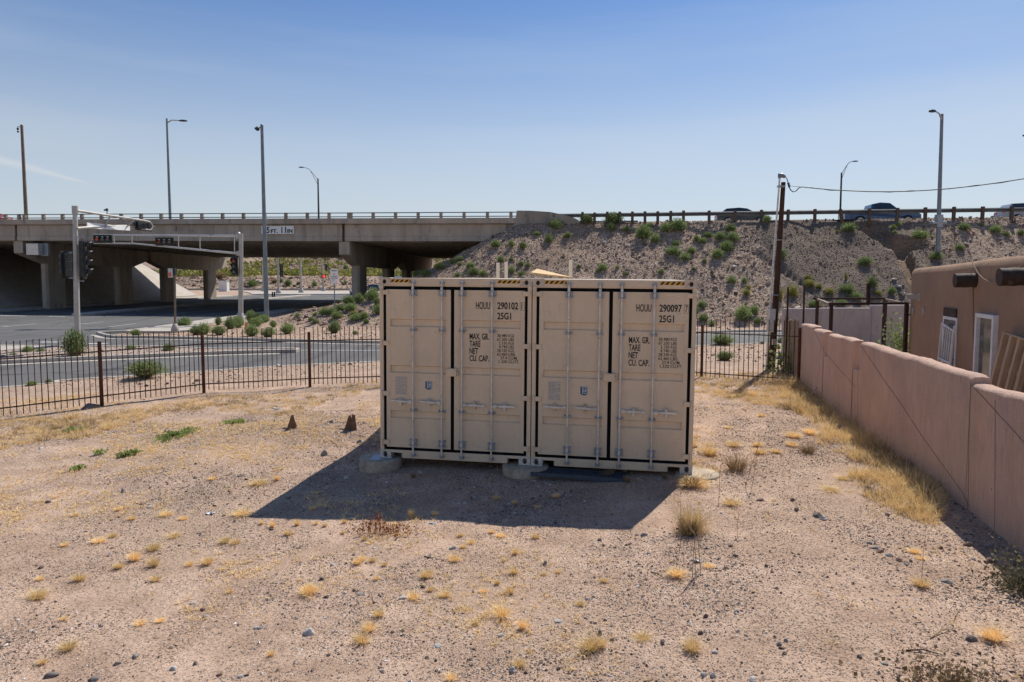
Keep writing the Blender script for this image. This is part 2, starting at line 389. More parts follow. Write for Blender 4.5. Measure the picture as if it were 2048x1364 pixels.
M['red_dim'] = flat('dim_red_lens', (0.25, 0.04, 0.025), 0.3)
M['off_l'] = flat('unlit_lens', (0.16, 0.165, 0.17), 0.25)
M['red_on'] = flat('lit_red_lens', (0.85, 0.05, 0.03), 0.3, emit=1.2)
M['signwhite'] = surf('sign_face', (0.86, 0.86, 0.84), (0.78, 0.78, 0.76), 5, 0.5)
M['glass'] = flat('tinted_glass', (0.03, 0.04, 0.045), 0.08); M['glass'].node_tree.nodes['Principled BSDF'].inputs['Specular IOR Level'].default_value = 0.8
M['tyre'] = flat('tyre_rubber', (0.02, 0.02, 0.02), 0.9)
M['rim'] = flat('alloy_rim', (0.4, 0.4, 0.4), 0.35, 0.8)
M['orange'] = flat('orange_marker', (0.8, 0.16, 0.03), 0.5)
def car_paint(name, c):
    m, nt, b = new_mat(name); b.inputs['Base Color'].default_value = (*c, 1); b.inputs['Roughness'].default_value = 0.3
    b.inputs['Coat Weight'].default_value = 0.6; b.inputs['Coat Roughness'].default_value = 0.06
    lk(nt, mixc(nt, noise(nt, coord(nt), 3, 3), c, tuple(x * 0.9 for x in c)), b.inputs['Base Color']); return m
# stucco with vertical rake marks and a few hairline cracks
def stucco(name, c1, c2, cap):
    m, nt, b = new_mat(name); vec = coord(nt)
    st = coord(nt, 'Object', (38, 38, 2.6)); big = noise(nt, vec, 0.7, 5, 0.6)
    col = ramp(nt, big, [(0.38, c1), (0.62, c2)])
    col = mixc(nt, maprange(nt, noise(nt, coord(nt, 'Object', (2, 2, 0.9)), 1.0, 7, 0.75), 0.46, 0.68, 0.0, 0.4), col, tuple(x * 0.72 for x in c2))
    col = mixc(nt, maprange(nt, noise(nt, st, 1.0, 5, 0.7), 0.44, 0.66, 0.0, 0.5), col, tuple(x * 0.62 for x in c2))
    fine = noise(nt, vec, 90, 3, 0.7); col = mixc(nt, maprange(nt, fine, 0.4, 0.65, 0, 0.4), col, cap)
    spots = maprange(nt, noise(nt, vec, 14, 2, 0.5), 0.74, 0.78); col = mixc(nt, spots, col, tuple(x * 0.45 for x in c1))
    lk(nt, col, b.inputs['Base Color']); b.inputs['Roughness'].default_value = 0.95; b.inputs['Specular IOR Level'].default_value = 0.15
    lk(nt, bump(nt, noise(nt, vec, 30, 6, 0.8), 0.9, 0.02, bump(nt, noise(nt, st, 1.0, 4, 0.7), 0.7, 0.012)), b.inputs['Normal'])
    return m
M['stucco'] = stucco('pink_stucco', (0.655, 0.435, 0.33), (0.53, 0.35, 0.265), (0.76, 0.56, 0.45))
M['adobe'] = stucco('tan_adobe_stucco', (0.40, 0.255, 0.17), (0.33, 0.21, 0.14), (0.48, 0.33, 0.23))
M['palewall'] = stucco('pale_mauve_plaster', (0.50, 0.43, 0.40), (0.42, 0.36, 0.345), (0.56, 0.5, 0.47))
M['crack'] = flat('crack_line', (0.20, 0.135, 0.105), 1.0)
# asphalt
def asphalt():
    m, nt, b = new_mat('asphalt'); vec = coord(nt)
    col = ramp(nt, noise(nt, vec, 0.35, 5, 0.6), [(0.3, (0.098, 0.095, 0.092)), (0.7, (0.128, 0.122, 0.115))])
    col = mixc(nt, maprange(nt, noise(nt, vec, 38, 3, 0.7), 0.4, 0.7, 0, 0.5), col, (0.165, 0.155, 0.145))
    st = coord(nt, 'Object', (1.1, 0.06, 1)); col = mixc(nt, maprange(nt, noise(nt, st, 1.0, 3), 0.48, 0.64, 0, 0.7), col, (0.072, 0.07, 0.067))
    v = nt.nodes.new('ShaderNodeTexVoronoi'); v.feature = 'DISTANCE_TO_EDGE'; v.inputs['Scale'].default_value = 0.16
    wv = nt.nodes.new('ShaderNodeVectorMath'); wv.operation = 'ADD'; lk(nt, vec, wv.inputs[0])
    nz = nt.nodes.new('ShaderNodeTexNoise'); nz.inputs['Scale'].default_value = 0.8; lk(nt, vec, nz.inputs['Vector'])
    lk(nt, nz.outputs['Color'], wv.inputs[1]); lk(nt, wv.outputs[0], v.inputs['Vector'])
    col = mixc(nt, maprange(nt, v.outputs['Distance'], 0.0, 0.012, 0.9, 0.0), col, (0.038, 0.037, 0.037))
    lk(nt, col, b.inputs['Base Color']); b.inputs['Roughness'].default_value = 0.85; b.inputs['Specular IOR Level'].default_value = 0.3
    lk(nt, bump(nt, noise(nt, vec, 60, 3), 0.2, 0.005), b.inputs['Normal']); return m
M['asphalt'] = asphalt()
M['line'] = surf('worn_road_paint', (0.60, 0.59, 0.56), (0.42, 0.41, 0.39), 5, 0.7, spots=(0.2, 0.19, 0.18), spot_scale=12)
# ground: lot sand, embankment gravel, bare soil - zones come from vertex attribute 'zone'
def ground_mat():
    m, nt, b = new_mat('desert_ground'); vec = coord(nt)
    at_ = nt.nodes.new('ShaderNodeAttribute'); at_.attribute_name = 'zone'
    sp = nt.nodes.new('ShaderNodeSeparateColor'); lk(nt, at_.outputs['Color'], sp.inputs[0])
    gravel, dark, soil = sp.outputs[0], sp.outputs[1], sp.outputs[2]
    big = noise(nt, vec, 0.28, 5, 0.6); mid = noise(nt, vec, 1.6, 6, 0.65); fine = noise(nt, vec, 22, 5, 0.75)
    sand = ramp(nt, mid, [(0.32, (0.405, 0.268, 0.185)), (0.50, (0.53, 0.365, 0.262)), (0.66, (0.635, 0.45, 0.33))])
    sand = mixc(nt, maprange(nt, big, 0.45, 0.62, 0, 0.6), sand, (0.44, 0.31, 0.22))
    sand = mixc(nt, maprange(nt, fine, 0.50, 0.66, 0, 0.7), sand, (0.29, 0.198, 0.14))
    # packed fine gravel: dark and pale specks of two sizes, patchy
    def specks(scale, thr, rnd_hi, colr, amount, src):
        v = nt.nodes.new('ShaderNodeTexVoronoi'); v.inputs['Scale'].default_value = scale; lk(nt, vec, v.inputs['Vector'])
        sv = nt.nodes.new('ShaderNodeSeparateColor'); lk(nt, v.outputs['Color'], sv.inputs[0])
        f = nt.nodes.new('ShaderNodeMath'); f.operation = 'MULTIPLY'
        lk(nt, maprange(nt, v.outputs['Distance'], thr, thr * 0.75), f.inputs[0]); lk(nt, maprange(nt, sv.outputs[0], rnd_hi, rnd_hi + 0.02), f.inputs[1])
        g = nt.nodes.new('ShaderNodeMath'); g.operation = 'MULTIPLY'; lk(nt, f.outputs[0], g.inputs[0])
        if isinstance(amount, float): g.inputs[1].default_value = amount
        else: lk(nt, amount, g.inputs[1])
        return mixc(nt, g.outputs[0], src, colr), g.outputs[0], v.outputs['Distance']
    patch = maprange(nt, noise(nt, vec, 0.9, 4, 0.6), 0.36, 0.58, 0.28, 1.0)
    c1, s1, d1 = specks(48, 0.46, 0.50, (0.085, 0.062, 0.05), patch, sand)
    c2, s2, d2 = specks(85, 0.42, 0.45, (0.13, 0.095, 0.075), patch, c1)
    c3, s3, d3 = specks(40, 0.36, 0.90, (0.62, 0.55, 0.49), 0.8, c2)
    # embankment stones
    gc = ramp(nt, noise(nt, vec, 1.9, 6, 0.7), [(0.3, (0.25, 0.17, 0.118)), (0.5, (0.37, 0.26, 0.185)), (0.7, (0.46, 0.33, 0.235))])
    gc = mixc(nt, maprange(nt, noise(nt, vec, 0.22, 4, 0.6), 0.45, 0.62, 0, 0.75), gc, (0.60, 0.40, 0.265))
    v = nt.nodes.new('ShaderNodeTexVoronoi'); v.inputs['Scale'].default_value = 7.5; lk(nt, vec, v.inputs['Vector'])
    bw = nt.nodes.new('ShaderNodeSeparateColor'); lk(nt, v.outputs['Color'], bw.inputs[0])
    gc = mixc(nt, 0.62, gc, ramp(nt, bw.outputs[0], [(0.0, (0.13, 0.09, 0.065)), (0.4, (0.29, 0.205, 0.15)), (0.8, (0.43, 0.32, 0.24)), (0.97, (0.58, 0.49, 0.41))]))
    dk = mixc(nt, dark, gc, mixc(nt, 0.28, (0.12, 0.094, 0.075), gc))
    trk = nt.nodes.new('ShaderNodeMath'); trk.operation = 'MULTIPLY'; lk(nt, at_.outputs['Alpha'], trk.inputs[0]); trk.inputs[1].default_value = 0.65
    c3 = mixc(nt, trk.outputs[0], c3, sand)
    col = mixc(nt, gravel, c3, dk)
    so_ = ramp(nt, noise(nt, coord(nt, 'Object', (1, 1, 5)), 2.5, 5, 0.6), [(0.3, (0.20, 0.13, 0.085)), (0.7, (0.32, 0.22, 0.15))])
    col = mixc(nt, soil, col, so_)
    lk(nt, col, b.inputs['Base Color']); b.inputs['Roughness'].default_value = 0.95; b.inputs['Specular IOR Level'].default_value = 0.15
    n0 = bump(nt, mid, 0.5, 0.05); n1 = bump(nt, fine, 0.9, 0.03, n0)
    n2 = bump(nt, s1, 0.45, 0.008, n1)
    hv = nt.nodes.new('ShaderNodeMath'); hv.operation = 'MULTIPLY'; lk(nt, maprange(nt, v.outputs['Distance'], 0.0, 0.5, 1, 0), hv.inputs[0]); lk(nt, gravel, hv.inputs[1])
    n3 = bump(nt, hv.outputs[0], 0.8, 0.07, n2)
    lk(nt, n3, b.inputs['Normal']); return m
M['ground'] = ground_mat()
M['islandg'] = surf('island_gravel', (0.40, 0.305, 0.24), (0.30, 0.225, 0.18), 2.5, 0.95, spots=(0.16, 0.125, 0.1), spot_scale=9, bmp=0.9, bscale=10, bdist=0.05)
M['straw'] = island('dry_grass', [(0.0, (0.72, 0.47, 0.18)), (0.4, (0.88, 0.62, 0.27)), (0.8, (0.93, 0.72, 0.38)), (1.0, (0.95, 0.82, 0.55))], trans=0.25, sat=0.95)
M['straw_b'] = island('brown_dead_grass', [(0.0, (0.15, 0.10, 0.055)), (0.5, (0.30, 0.20, 0.105)), (1.0, (0.46, 0.33, 0.18))], trans=0.2)
M['straw_r'] = island('red_brown_weed', [(0.0, (0.19, 0.055, 0.018)), (0.6, (0.34, 0.11, 0.035)), (1.0, (0.46, 0.2, 0.08))], trans=0.2)
M['stalk'] = island('dry_stalks', [(0.0, (0.26, 0.17, 0.09)), (1.0, (0.42, 0.29, 0.16))])
M['green'] = island('shrub_green', [(0.0, (0.13, 0.175, 0.055)), (0.5, (0.235, 0.30, 0.11)), (0.85, (0.33, 0.39, 0.17)), (1.0, (0.43, 0.46, 0.26))], trans=0.3)
M['green_y'] = island('yellow_green_shrub', [(0.0, (0.12, 0.14, 0.035)), (0.5, (0.26, 0.27, 0.065)), (0.8, (0.42, 0.37, 0.12)), (1.0, (0.50, 0.40, 0.18))], trans=0.3)
M['weed'] = island('bright_green_weed', [(0.0, (0.22, 0.28, 0.07)), (0.6, (0.36, 0.42, 0.13)), (1.0, (0.50, 0.50, 0.22))], trans=0.3)
M['peb'] = island('lot_pebbles', [(0.0, (0.075, 0.055, 0.046)), (0.45, (0.17, 0.125, 0.10)), (0.70, (0.31, 0.22, 0.17)), (0.85, (0.40, 0.32, 0.27)), (0.96, (0.52, 0.47, 0.43)), (1.0, (0.72, 0.70, 0.67))])
M['rubble'] = island('bank_rubble', [(0.0, (0.10, 0.068, 0.05)), (0.35, (0.23, 0.158, 0.115)), (0.66, (0.37, 0.262, 0.19)), (0.95, (0.50, 0.37, 0.275)), (1.0, (0.70, 0.62, 0.53))])
M['rubble_d'] = island('dark_bank_rubble', [(0.0, (0.085, 0.065, 0.05)), (0.5, (0.185, 0.14, 0.11)), (0.96, (0.28, 0.215, 0.17)), (1.0, (0.55, 0.5, 0.44))])
def stone_mat(name, c): return surf(name, c, tuple(x * 0.7 for x in c), 14, 0.9, spots=tuple(min(1, x * 1.35) for x in c), spot_scale=40, bmp=0.4, bscale=50)
M['stone_g'] = stone_mat('grey_stone', (0.30, 0.27, 0.245)); M['stone_p'] = stone_mat('pale_stone', (0.50, 0.46, 0.42))
M['stone_d'] = stone_mat('dark_stone', (0.19, 0.155, 0.135)); M['stone_r'] = stone_mat('reddish_stone', (0.21, 0.12, 0.09))
# ================================================================== GROUND SHEET
def axis(parts):
    out = []
    for a, b, s in parts:
        n = max(1, int(round((b - a) / s))); out += list(a + (b - a) * np.arange(n) / n)
    return out
gx = axis([(-90, -30, 1.2), (-30, -13, 0.34), (-13, 10.5, 0.08), (10.5, 22, 0.22), (22, 30.5, 0.11), (30.5, 60, 0.6), (60, 130, 4)])
gx = [-5000, -3000, -1500, -800, -450, -280, -190, -140, -110] + gx + [130, 170, 240, 400, 800, 1600, 3000, 5000]
gy = axis([(-40, 3, 2.5), (3, 22, 0.075), (22, 36, 0.3), (36, 53.5, 0.125), (53.5, 60, 0.4), (60, 110, 1.6), (110, 310, 3.0)]) + [310, 340, 400, 500, 700, 1000, 1600, 3000, 6000]
gy = [-800, -200, -90] + gy
gx, gy = np.array(gx), np.array(gy)
GX, GY = np.meshgrid(gx, gy, indexing='ij'); GZ = terrain(GX, GY)
GZ = np.where(GY > 320, GZ - 0.0, GZ)
nx, ny = len(gx), len(gy)
idx = np.arange(nx * ny).reshape(nx, ny)
F = np.stack([idx[:-1, :-1], idx[1:, :-1], idx[1:, 1:], idx[:-1, 1:]], -1).reshape(-1, 4)
ground = mesh_np('ground', np.stack([GX, GY, GZ], -1).reshape(-1, 3), F, M['ground'], smooth=True)
tag(ground, kind='structure')
def zones(x, y):
    e = embank(x, y)
    grav = sstep(0.05, 0.5, e)
    # plain gravel verges beyond the fence
    verge = sstep(21.5, 23, y + np.where(x < -5, (-5 - x) * 0.62, 0)) * 0.32
    grav = np.maximum(grav, verge)
    grav = np.maximum(grav, sstep(170, 178, y) * 0.8)
    edge = 17.3 + 0.9 * fbm(x, y, 3, 80)
    dark = sstep(edge, edge + 1.0, x) * (1 - sstep(26.5, 34, x + 2 * fbm(x, y, 6, 85))) * sstep(0.5, 1.5, e)
    soil = np.zeros_like(e)
    d = seg_dist(x, y, GULLY)
    soil = np.maximum(soil, (1 - sstep(0.35, 0.7, d)) * (e > 0.3))
    soil = np.maximum(soil, (1 - sstep(0.75, 1.05, np.hypot((x - 27.75) / 1.25, (y - 48.6) / 0.70))))
    soil = np.maximum(soil, (1 - sstep(0.75, 1.0, np.hypot((x - 25.9) / 0.85, (y - 51.1) / 0.66))))
    soil = np.maximum(soil, 0.55 * sstep(0.06, 0.2, fbm(x, y, 7, 88)) * sstep(2, 5, e) * (x < 15))
    soil = np.maximum(soil, 0.6 * sstep(185, 215, y) * (1 - sstep(240, 260, y)))
    dark = np.maximum(dark, sstep(172, 180, y) * (0.30 + 0.5 * (fbm(x, y, 18, 93) > 0.0)))
    return grav, dark, soil
zg, zd, zs = zones(GX, GY)
ca = ground.data.color_attributes.new('zone', 'FLOAT_COLOR', 'POINT')
ca.data.foreach_set('color', np.stack([zg, zd, zs, track(GX, GY) * (1 - zg)], -1).astype(np.float32).ravel())

# ================================================================== ROADS
def sheet(name, pts, z, mat, label=None, holes=None):
    mb = MB(); n = len(pts)
    tri = tessellate_polygon([[Vector((p[0], p[1], 0)) for p in pts]])
    vs = [(p[0], p[1], z) for p in pts]; fs = []
    for a, b, c in tri:
        ar = (pts[b][0]-pts[a][0])*(pts[c][1]-pts[a][1])-(pts[c][0]-pts[a][0])*(pts[b][1]-pts[a][1])
        fs.append((a, b, c) if ar > 0 else (a, c, b))
    o = mb.add(vs, fs).build(name, mat); tag(o, kind='structure'); return o
def xy(px, py): p = gp(px, py); return (p.x, p.y)
def smooth_line(pts, n=8):
    P = [Vector((p[0], p[1])) for p in pts]; out = []
    for i in range(len(P) - 1):
        a = P[max(i-1, 0)]; b = P[i]; c = P[i+1]; d = P[min(i+2, len(P)-1)]
        for k in range(n):
            t = k / n
            out.append(0.5 * ((2*b) + (-a + c)*t + (2*a - 5*b + 4*c - d)*t*t + (-a + 3*b - 3*c + d)*t*t*t))
    out.append(P[-1]); return [(p.x, p.y) for p in out]
def kerb_mb(mb, pts, w=0.16, h=0.14, z0=-0.05):
    P = [Vector((p[0], p[1])) for p in pts]; L = []; Rr = []
    for i, p in enumerate(P):
        d = (P[min(i+1, len(P)-1)] - P[max(i-1, 0)]).normalized(); nrm = Vector((-d.y, d.x))
        L.append(p + nrm * w / 2); Rr.append(p - nrm * w / 2)
    n = len(P); vs = []
    for a, b in zip(L, Rr): vs += [(a.x, a.y, z0), (a.x, a.y, h), (b.x, b.y, h), (b.x, b.y, z0)]
    fs = []
    for i in range(n-1):
        q, r = i*4, (i+1)*4
        fs += [(q, q+1, r+1, r), (q+1, q+2, r+2, r+1), (q+2, q+3, r+3, r+2)]
    fs += [(0, 3, 2, 1), ((n-1)*4, (n-1)*4+1, (n-1)*4+2, (n-1)*4+3)]
    mb.add(vs, fs); return mb
near_edge = smooth_line([(-34, 6), (-24, 12.7), xy(0, 774), xy(117, 760), xy(310, 748), xy(560, 731), xy(760, 722), xy(1000, 712), xy(1385, 691), (16, 33.0), (26, 34.5), (45, 35)], 5)
top_edge = smooth_line([(-22.3, 36.6), xy(230, 676.5), xy(300, 677), xy(560, 683), xy(760, 687.5), xy(1000, 681), xy(1385, 668), (14, 38.0), (26, 38.6), (45, 38.8)], 5)
sheet('side_street', near_edge + top_edge[::-1] + [(-26, 38), (-40, 38), (-40, 2)], 0.008, M['asphalt'])
sheet('main_road', [(-45, -80), (-21.3, -80), (-21.3, 118), (70, 118), (70, 146), (-45, 150)], 0.004, M['asphalt'])
# gravel island between the slip lane and the street
i_top = smooth_line([(-22.2, 29.4), xy(118, 698), xy(300, 698), xy(430, 703), xy(560, 702)], 6)
i_bot = smooth_line([(-22.2, 22.0), xy(0, 728.5), xy(140, 722), xy(280, 716), xy(430, 709.5), xy(560, 706)], 6)
nose = [xy(585, 702.5), xy(596, 703), xy(590, 705.5)]
isl = i_top + nose + i_bot[::-1]
o = MB().prism(isl, -0.1, 0.115).build('gravel_island', M['islandg']); tag(o, kind='structure')
mb = MB(); kerb_mb(mb, isl + [isl[0]], 0.17, 0.15)
o = mb.build('island_kerb', M['concrete_c'], bevel=0.02); tag(o, kind='structure')
# corner: kerbs, pavement, ramp
c_main = [(-21.3, y) for y in (115, 90, 70, 60, 52, 46, 42, 39.5)] + [(-21.5, 38.0), (-21.9, 37.2), (-22.3, 36.6)]
mb = MB(); kerb_mb(mb, c_main + top_edge[1:], 0.17, 0.145); o = mb.build('street_kerb', M['concrete_c'], bevel=0.02); tag(o, kind='structure')
mb = MB(); kerb_mb(mb, [(-45, y) for y in (-20, 20, 60, 75, 90, 112, 118)], 0.2, 0.15); o = mb.build('far_kerb', M['concrete_c']); tag(o, kind='structure')
def ribbon(name, pts, off0, off1, z, mat):
    P = [Vector((p[0], p[1])) for p in pts]; vs = []; 
    for i, p in enumerate(P):
        d = (P[min(i+1, len(P)-1)] - P[max(i-1, 0)]).normalized(); nrm = Vector((-d.y, d.x))
        a = p + nrm * off0; b = p + nrm * off1; vs += [(a.x, a.y, z), (b.x, b.y, z)]
    fs = [(2*i, 2*i+2, 2*i+3, 2*i+1) if off1 > off0 else (2*i, 2*i+1, 2*i+3, 2*i+2) for i in range(len(P)-1)]
    o = MB().add(vs, fs).build(name, mat); tag(o, kind='structure'); return o
ribbon('street_gutter', i_bot, -0.10, -0.50, 0.014, M['concrete_c'])
ribbon('lane_gutter', i_top, 0.10, 0.42, 0.014, M['concrete_c'])
ribbon('corner_gutter', top_edge[1:], -0.10, -0.45, 0.016, M['concrete_c'])
ribbon('main_gutter', [(-21.3, 115), (-21.3, 60), (-21.3, 39.5)], -0.10, -0.5, 0.011, M['concrete_c'])
ribbon('street_edge', near_edge, -0.02, -0.22, 0.013, M['concrete_c'])
o = MB().prism([(-21.2, 40), (-21.2, 64), (-19.5, 64), (-19.5, 43), (-17.8, 38.6), (-18.6, 37.2), (-21.3, 37.3)], -0.05, 0.13).build('pavement', M['concrete_c']); tag(o, kind='structure')
o = MB().prism([(-26.5, 27.4), (-22.3, 29.5), (-19.6, 29.2), (-20.6, 27.0), (-24, 25.6)], -0.05, 0.135).build('corner_pavement', M['concrete_c']); tag(o, kind='structure')
# median with a pale rounded nose, the pavement along the left piers and the paved slope behind them
med = [(-35.1, 116), (-34.1, 116), (-34.1, 60.5)] + [(-34.9 + 0.8 * math.cos(a), 56 + 1.6 * math.sin(a)) for a in np.linspace(0.2, -math.pi - 0.2, 9)] + [(-35.9, 60.5)]
o = MB().prism(med, -0.05, 0.16).build('median', M['concrete_c'], bevel=0.03); tag(o, kind='structure')
o = MB().prism([(-45.1, 40), (-45.1, 112), (-49.0, 112), (-49.0, 40)], -0.05, 0.14).build('far_pavement', M['concrete_c']); tag(o, kind='structure')
o = MB().add([(-48.9, 61.5, 0.10), (-48.9, 106, 0.10), (-60.3, 104.5, 7.1), (-60.3, 63, 7.1), (-48.9, 61.5, -0.3), (-48.9, 106, -0.3), (-60.3, 104.5, 6.5), (-60.3, 63, 6.5)],
    [(0, 1, 2, 3), (0, 4, 5, 1), (1, 5, 6, 2), (3, 7, 4, 0), (2, 6, 7, 3), (7, 6, 5, 4)]).xf(TR(0, 0, 0.22)).build('paved_slope', M['concrete_c']); tag(o, kind='structure')
# lane markings
def dash(name_mb, a, b, w=0.12, z=0.013):
    a = Vector((a[0], a[1])); b = Vector((b[0], b[1])); d = (b - a).normalized(); n = Vector((-d.y, d.x)) * w / 2
    name_mb.add([(*(a-n), z), (*(b-n), z), (*(b+n), z), (*(a+n), z)], [(0, 1, 2, 3)])
mk = MB()
for lane in (-24.9, -28.2, -31.4):
    y = 42.0 + (0 if lane != -28.2 else 2)
    while y < 112:
        dash(mk, (lane, y), (lane, y + 3.0)); y += 12.0
for lane in (-38.3, -41.6):
    y = 46
    while y < 112: dash(mk, (lane, y), (lane, y + 3)); y += 12
dash(mk, (-36.3, 61), (-36.3, 116)); dash(mk, (-33.6, 61), (-33.6, 116)); dash(mk, (-44.4, 45), (-44.4, 116))
dash(mk, xy(-60, 629), xy(52, 632.5), 0.3); dash(mk, xy(98, 633.5), xy(131, 633.5), 0.3)
dash(mk, xy(-30, 653), xy(18, 652.5), 0.2)
for a, b in (((80, 684.5), (117, 684.5)), ((172, 687.5), (214, 687.8)), ((150, 648), (167, 648.5))): dash(mk, xy(*a), xy(*b), 0.35)
dash(mk, xy(600, 701), xy(760, 701.3), 0.14, 0.016); dash(mk, xy(760, 701.3), xy(1385, 681), 0.14, 0.016)
mk.build('lane_markings', M['line']); tag(bpy.data.objects['lane_markings'], kind='structure')
# pale apron and kerb lines of the junction beyond the bridge
o = MB().prism([(-46, 121), (-52, 135), (-60, 150), (-30, 147), (-24, 131), (-32, 122)], -0.05, 0.13).build('far_apron', M['concrete_c']); tag(o, kind='structure')
mb = MB(); kerb_mb(mb, [(-120, 166), (-60, 164), (-20, 163), (20, 165), (80, 170)], 0.5, 0.45); o = mb.build('far_junction_kerb', M['concrete_c']); tag(o, kind='structure')
o = MB().prism([(-20, 101), (-20, 113), (-6, 113), (-9, 101)], -0.05, 0.14).build('far_corner', M['islandg']); tag(o, kind='structure')

# ================================================================== LOOSE STONES
def stones(P, S, seed, ico=True, flatz=0.6):
    r = np.random.default_rng(seed); N = len(P)
    if ico:
        g = (1 + 5 ** .5) / 2
        V0 = np.array([(-1,g,0),(1,g,0),(-1,-g,0),(1,-g,0),(0,-1,g),(0,1,g),(0,-1,-g),(0,1,-g),(g,0,-1),(g,0,1),(-g,0,-1),(-g,0,1)], float) / 1.9
        F0 = np.array([(0,11,5),(0,5,1),(0,1,7),(0,7,10),(0,10,11),(1,5,9),(5,11,4),(11,10,2),(10,7,6),(7,1,8),(3,9,4),(3,4,2),(3,2,6),(3,6,8),(3,8,9),(4,9,5),(2,4,11),(6,2,10),(8,6,7),(9,8,1)])
    else:
        V0 = np.array([(1,0,0),(0,1,0),(-1,0,0),(0,-1,0),(0,0,1),(0,0,-1)], float)
        F0 = np.array([(0,1,4),(1,2,4),(2,3,4),(3,0,4),(1,0,5),(2,1,5),(3,2,5),(0,3,5)])
    K = len(V0); V = V0[None] * r.uniform(0.72, 1.25, (N, K, 1))
    V = V * np.stack([r.uniform(0.8, 1.35, N), r.uniform(0.6, 1.0, N), r.uniform(0.4, 0.85, N) * flatz / 0.6], -1)[:, None, :]
    a = r.uniform(0, 2 * np.pi, N); c, s = np.cos(a), np.sin(a)
    x = V[..., 0] * c[:, None] - V[..., 1] * s[:, None]; y = V[..., 0] * s[:, None] + V[..., 1] * c[:, None]
    tl = r.uniform(-0.5, 0.5, (N, 1)); z = V[..., 2] + tl * x * 0.5
    V = np.stack([x, y, z], -1) * S[:, None, None] + P[:, None, :]
    V[..., 2] += (S * 0.16)[:, None]
    Fa = (F0[None] + (np.arange(N) * K)[:, None, None]).reshape(-1, 3)
    return V.reshape(-1, 3), Fa
def scatter(n, x0, x1, y0, y1, dens, seed):
    r = np.random.default_rng(seed); x = r.uniform(x0, x1, n); y = r.uniform(y0, y1, n)
    k = r.random(n) < dens(x, y); return x[k], y[k]
def view(x, y, m=0.8): return (np.abs(x) < 0.77 * y + m)
BOX_X = lambda x, y: ((x > -2.3) & (x < 3.6) & (y > 10.6) & (y < 17.5))
dn = lambda x, y: view(x, y) * np.clip(0.42 + 2.4 * fbm(x, y, 1.7, 90) + 1.0 * fbm(x, y, 0.5, 95), 0.06, 1) * (1 - 0.8 * track(x, y)) * (y < 22 - np.where(x < -5, (-5 - x) * 0.62, 0))
x, y = scatter(620000, -14, 9, 4.0, 16, dn, 1); r = np.random.default_rng(5)
S = 0.0052 + 0.0038 * r.pareto(2.8, len(x)); S = np.clip(S, 0, 0.02)
V, Fa = stones(np.stack([x, y, terrain(x, y)], -1), S, 2, ico=False)
o = mesh_np('lot_gravel', V, Fa, M['peb']); tag(o, 'fine loose gravel scattered over the bare sandy lot', 'gravel', kind='stuff')
x, y = scatter(15000, -15, 9, 4.0, 22, dn, 3)
S = np.clip(0.010 + 0.005 * r.pareto(2.6, len(x)), 0, 0.030)
V, Fa = stones(np.stack([x, y, terrain(x, y)], -1), S, 4)
o = mesh_np('lot_pebbles', V, Fa, M['peb']); tag(o, 'small grey and brown pebbles strewn across the sandy lot', 'pebbles', kind='stuff')
# islands and verges
x, y = scatter(26000, -30, 20, 19, 47, lambda x, y: view(x, y, 1) * 0.8 * (embank(x, y) < 0.4), 6)
from mathutils.geometry import intersect_point_tri_2d
def in_poly(x, y, poly):
    ins = np.zeros(len(x), bool); n = len(poly)
    for i in range(n):
        x0, y0 = poly[i]; x1, y1 = poly[(i+1) % n]
        c = ((y0 > y) != (y1 > y)) & (x < (x1 - x0) * (y - y0) / (y1 - y0 + 1e-12) + x0); ins ^= c
    return ins
road_poly = near_edge + top_edge[::-1] + [(-40, 38), (-40, 2)]
on_isl = in_poly(x, y, isl); keep = (~in_poly(x, y, road_poly) | on_isl) & (x > -21.0 + 0 * y)
keep &= (y > 22.5 - np.where(x < -5, (-5 - x) * 0.62, 0)); keep &= ~((x < -17.8) & (y > 37) & ~on_isl); keep &= ~((x > 5) & (y < 24.5))
x, y, on_isl = x[keep], y[keep], on_isl[keep]
S = np.clip(0.022 + 0.014 * r.pareto(2.6, len(x)), 0, 0.085)
V, Fa = stones(np.stack([x, y, np.where(on_isl, 0.115, terrain(x, y))], -1), S, 7)
o = mesh_np('verge_gravel', V, Fa, M['peb']); tag(o, 'loose gravel covering the verges and island beside the street', 'gravel', kind='stuff')
# rubble on the freeway bank
def rub(n, seed, darkside):
    x, y = scatter(n, -15, 42, 39, 56.5, lambda x, y: (embank(x, y) > 0.12) * (y < Ye(x) + 0.6) * np.clip(0.75 + 1.6 * fbm(x, y, 3, 60), 0.1, 1), seed)
    g, d, s = zones(x, y); k = (r.random(len(x)) < d) == darkside; k &= r.random(len(x)) > 0.85 * s; return x[k], y[k]
x, y = rub(90000, 8, False); S = np.clip(0.027 + 0.018 * r.pareto(2.5, len(x)), 0, 0.17)
V, Fa = stones(np.stack([x, y, terrain(x, y)], -1), S, 9, flatz=0.75)
o = mesh_np('bank_rubble', V, Fa, M['rubble']); tag(o, 'brown and grey rubble covering the freeway embankment', 'rubble', kind='stuff')
x, y = rub(60000, 10, True); S = np.clip(0.024 + 0.013 * r.pareto(2.8, len(x)), 0, 0.10)
V, Fa = stones(np.stack([x, y, terrain(x, y)], -1), S, 11, flatz=0.75)
o = mesh_np('bank_gravel', V, Fa, M['rubble_d']); tag(o, 'dark grey gravel on the right part of the freeway embankment', 'gravel', kind='stuff')
x, y = scatter(32000, -110, 10, 172, 300, lambda x, y: ((y < 188) | (y > 225)) * 0.8, 12); S = np.clip(0.16 + 0.12 * r.pareto(2.6, len(x)), 0, 0.9)
V, Fa = stones(np.stack([x, y, terrain(x, y)], -1), S, 13)
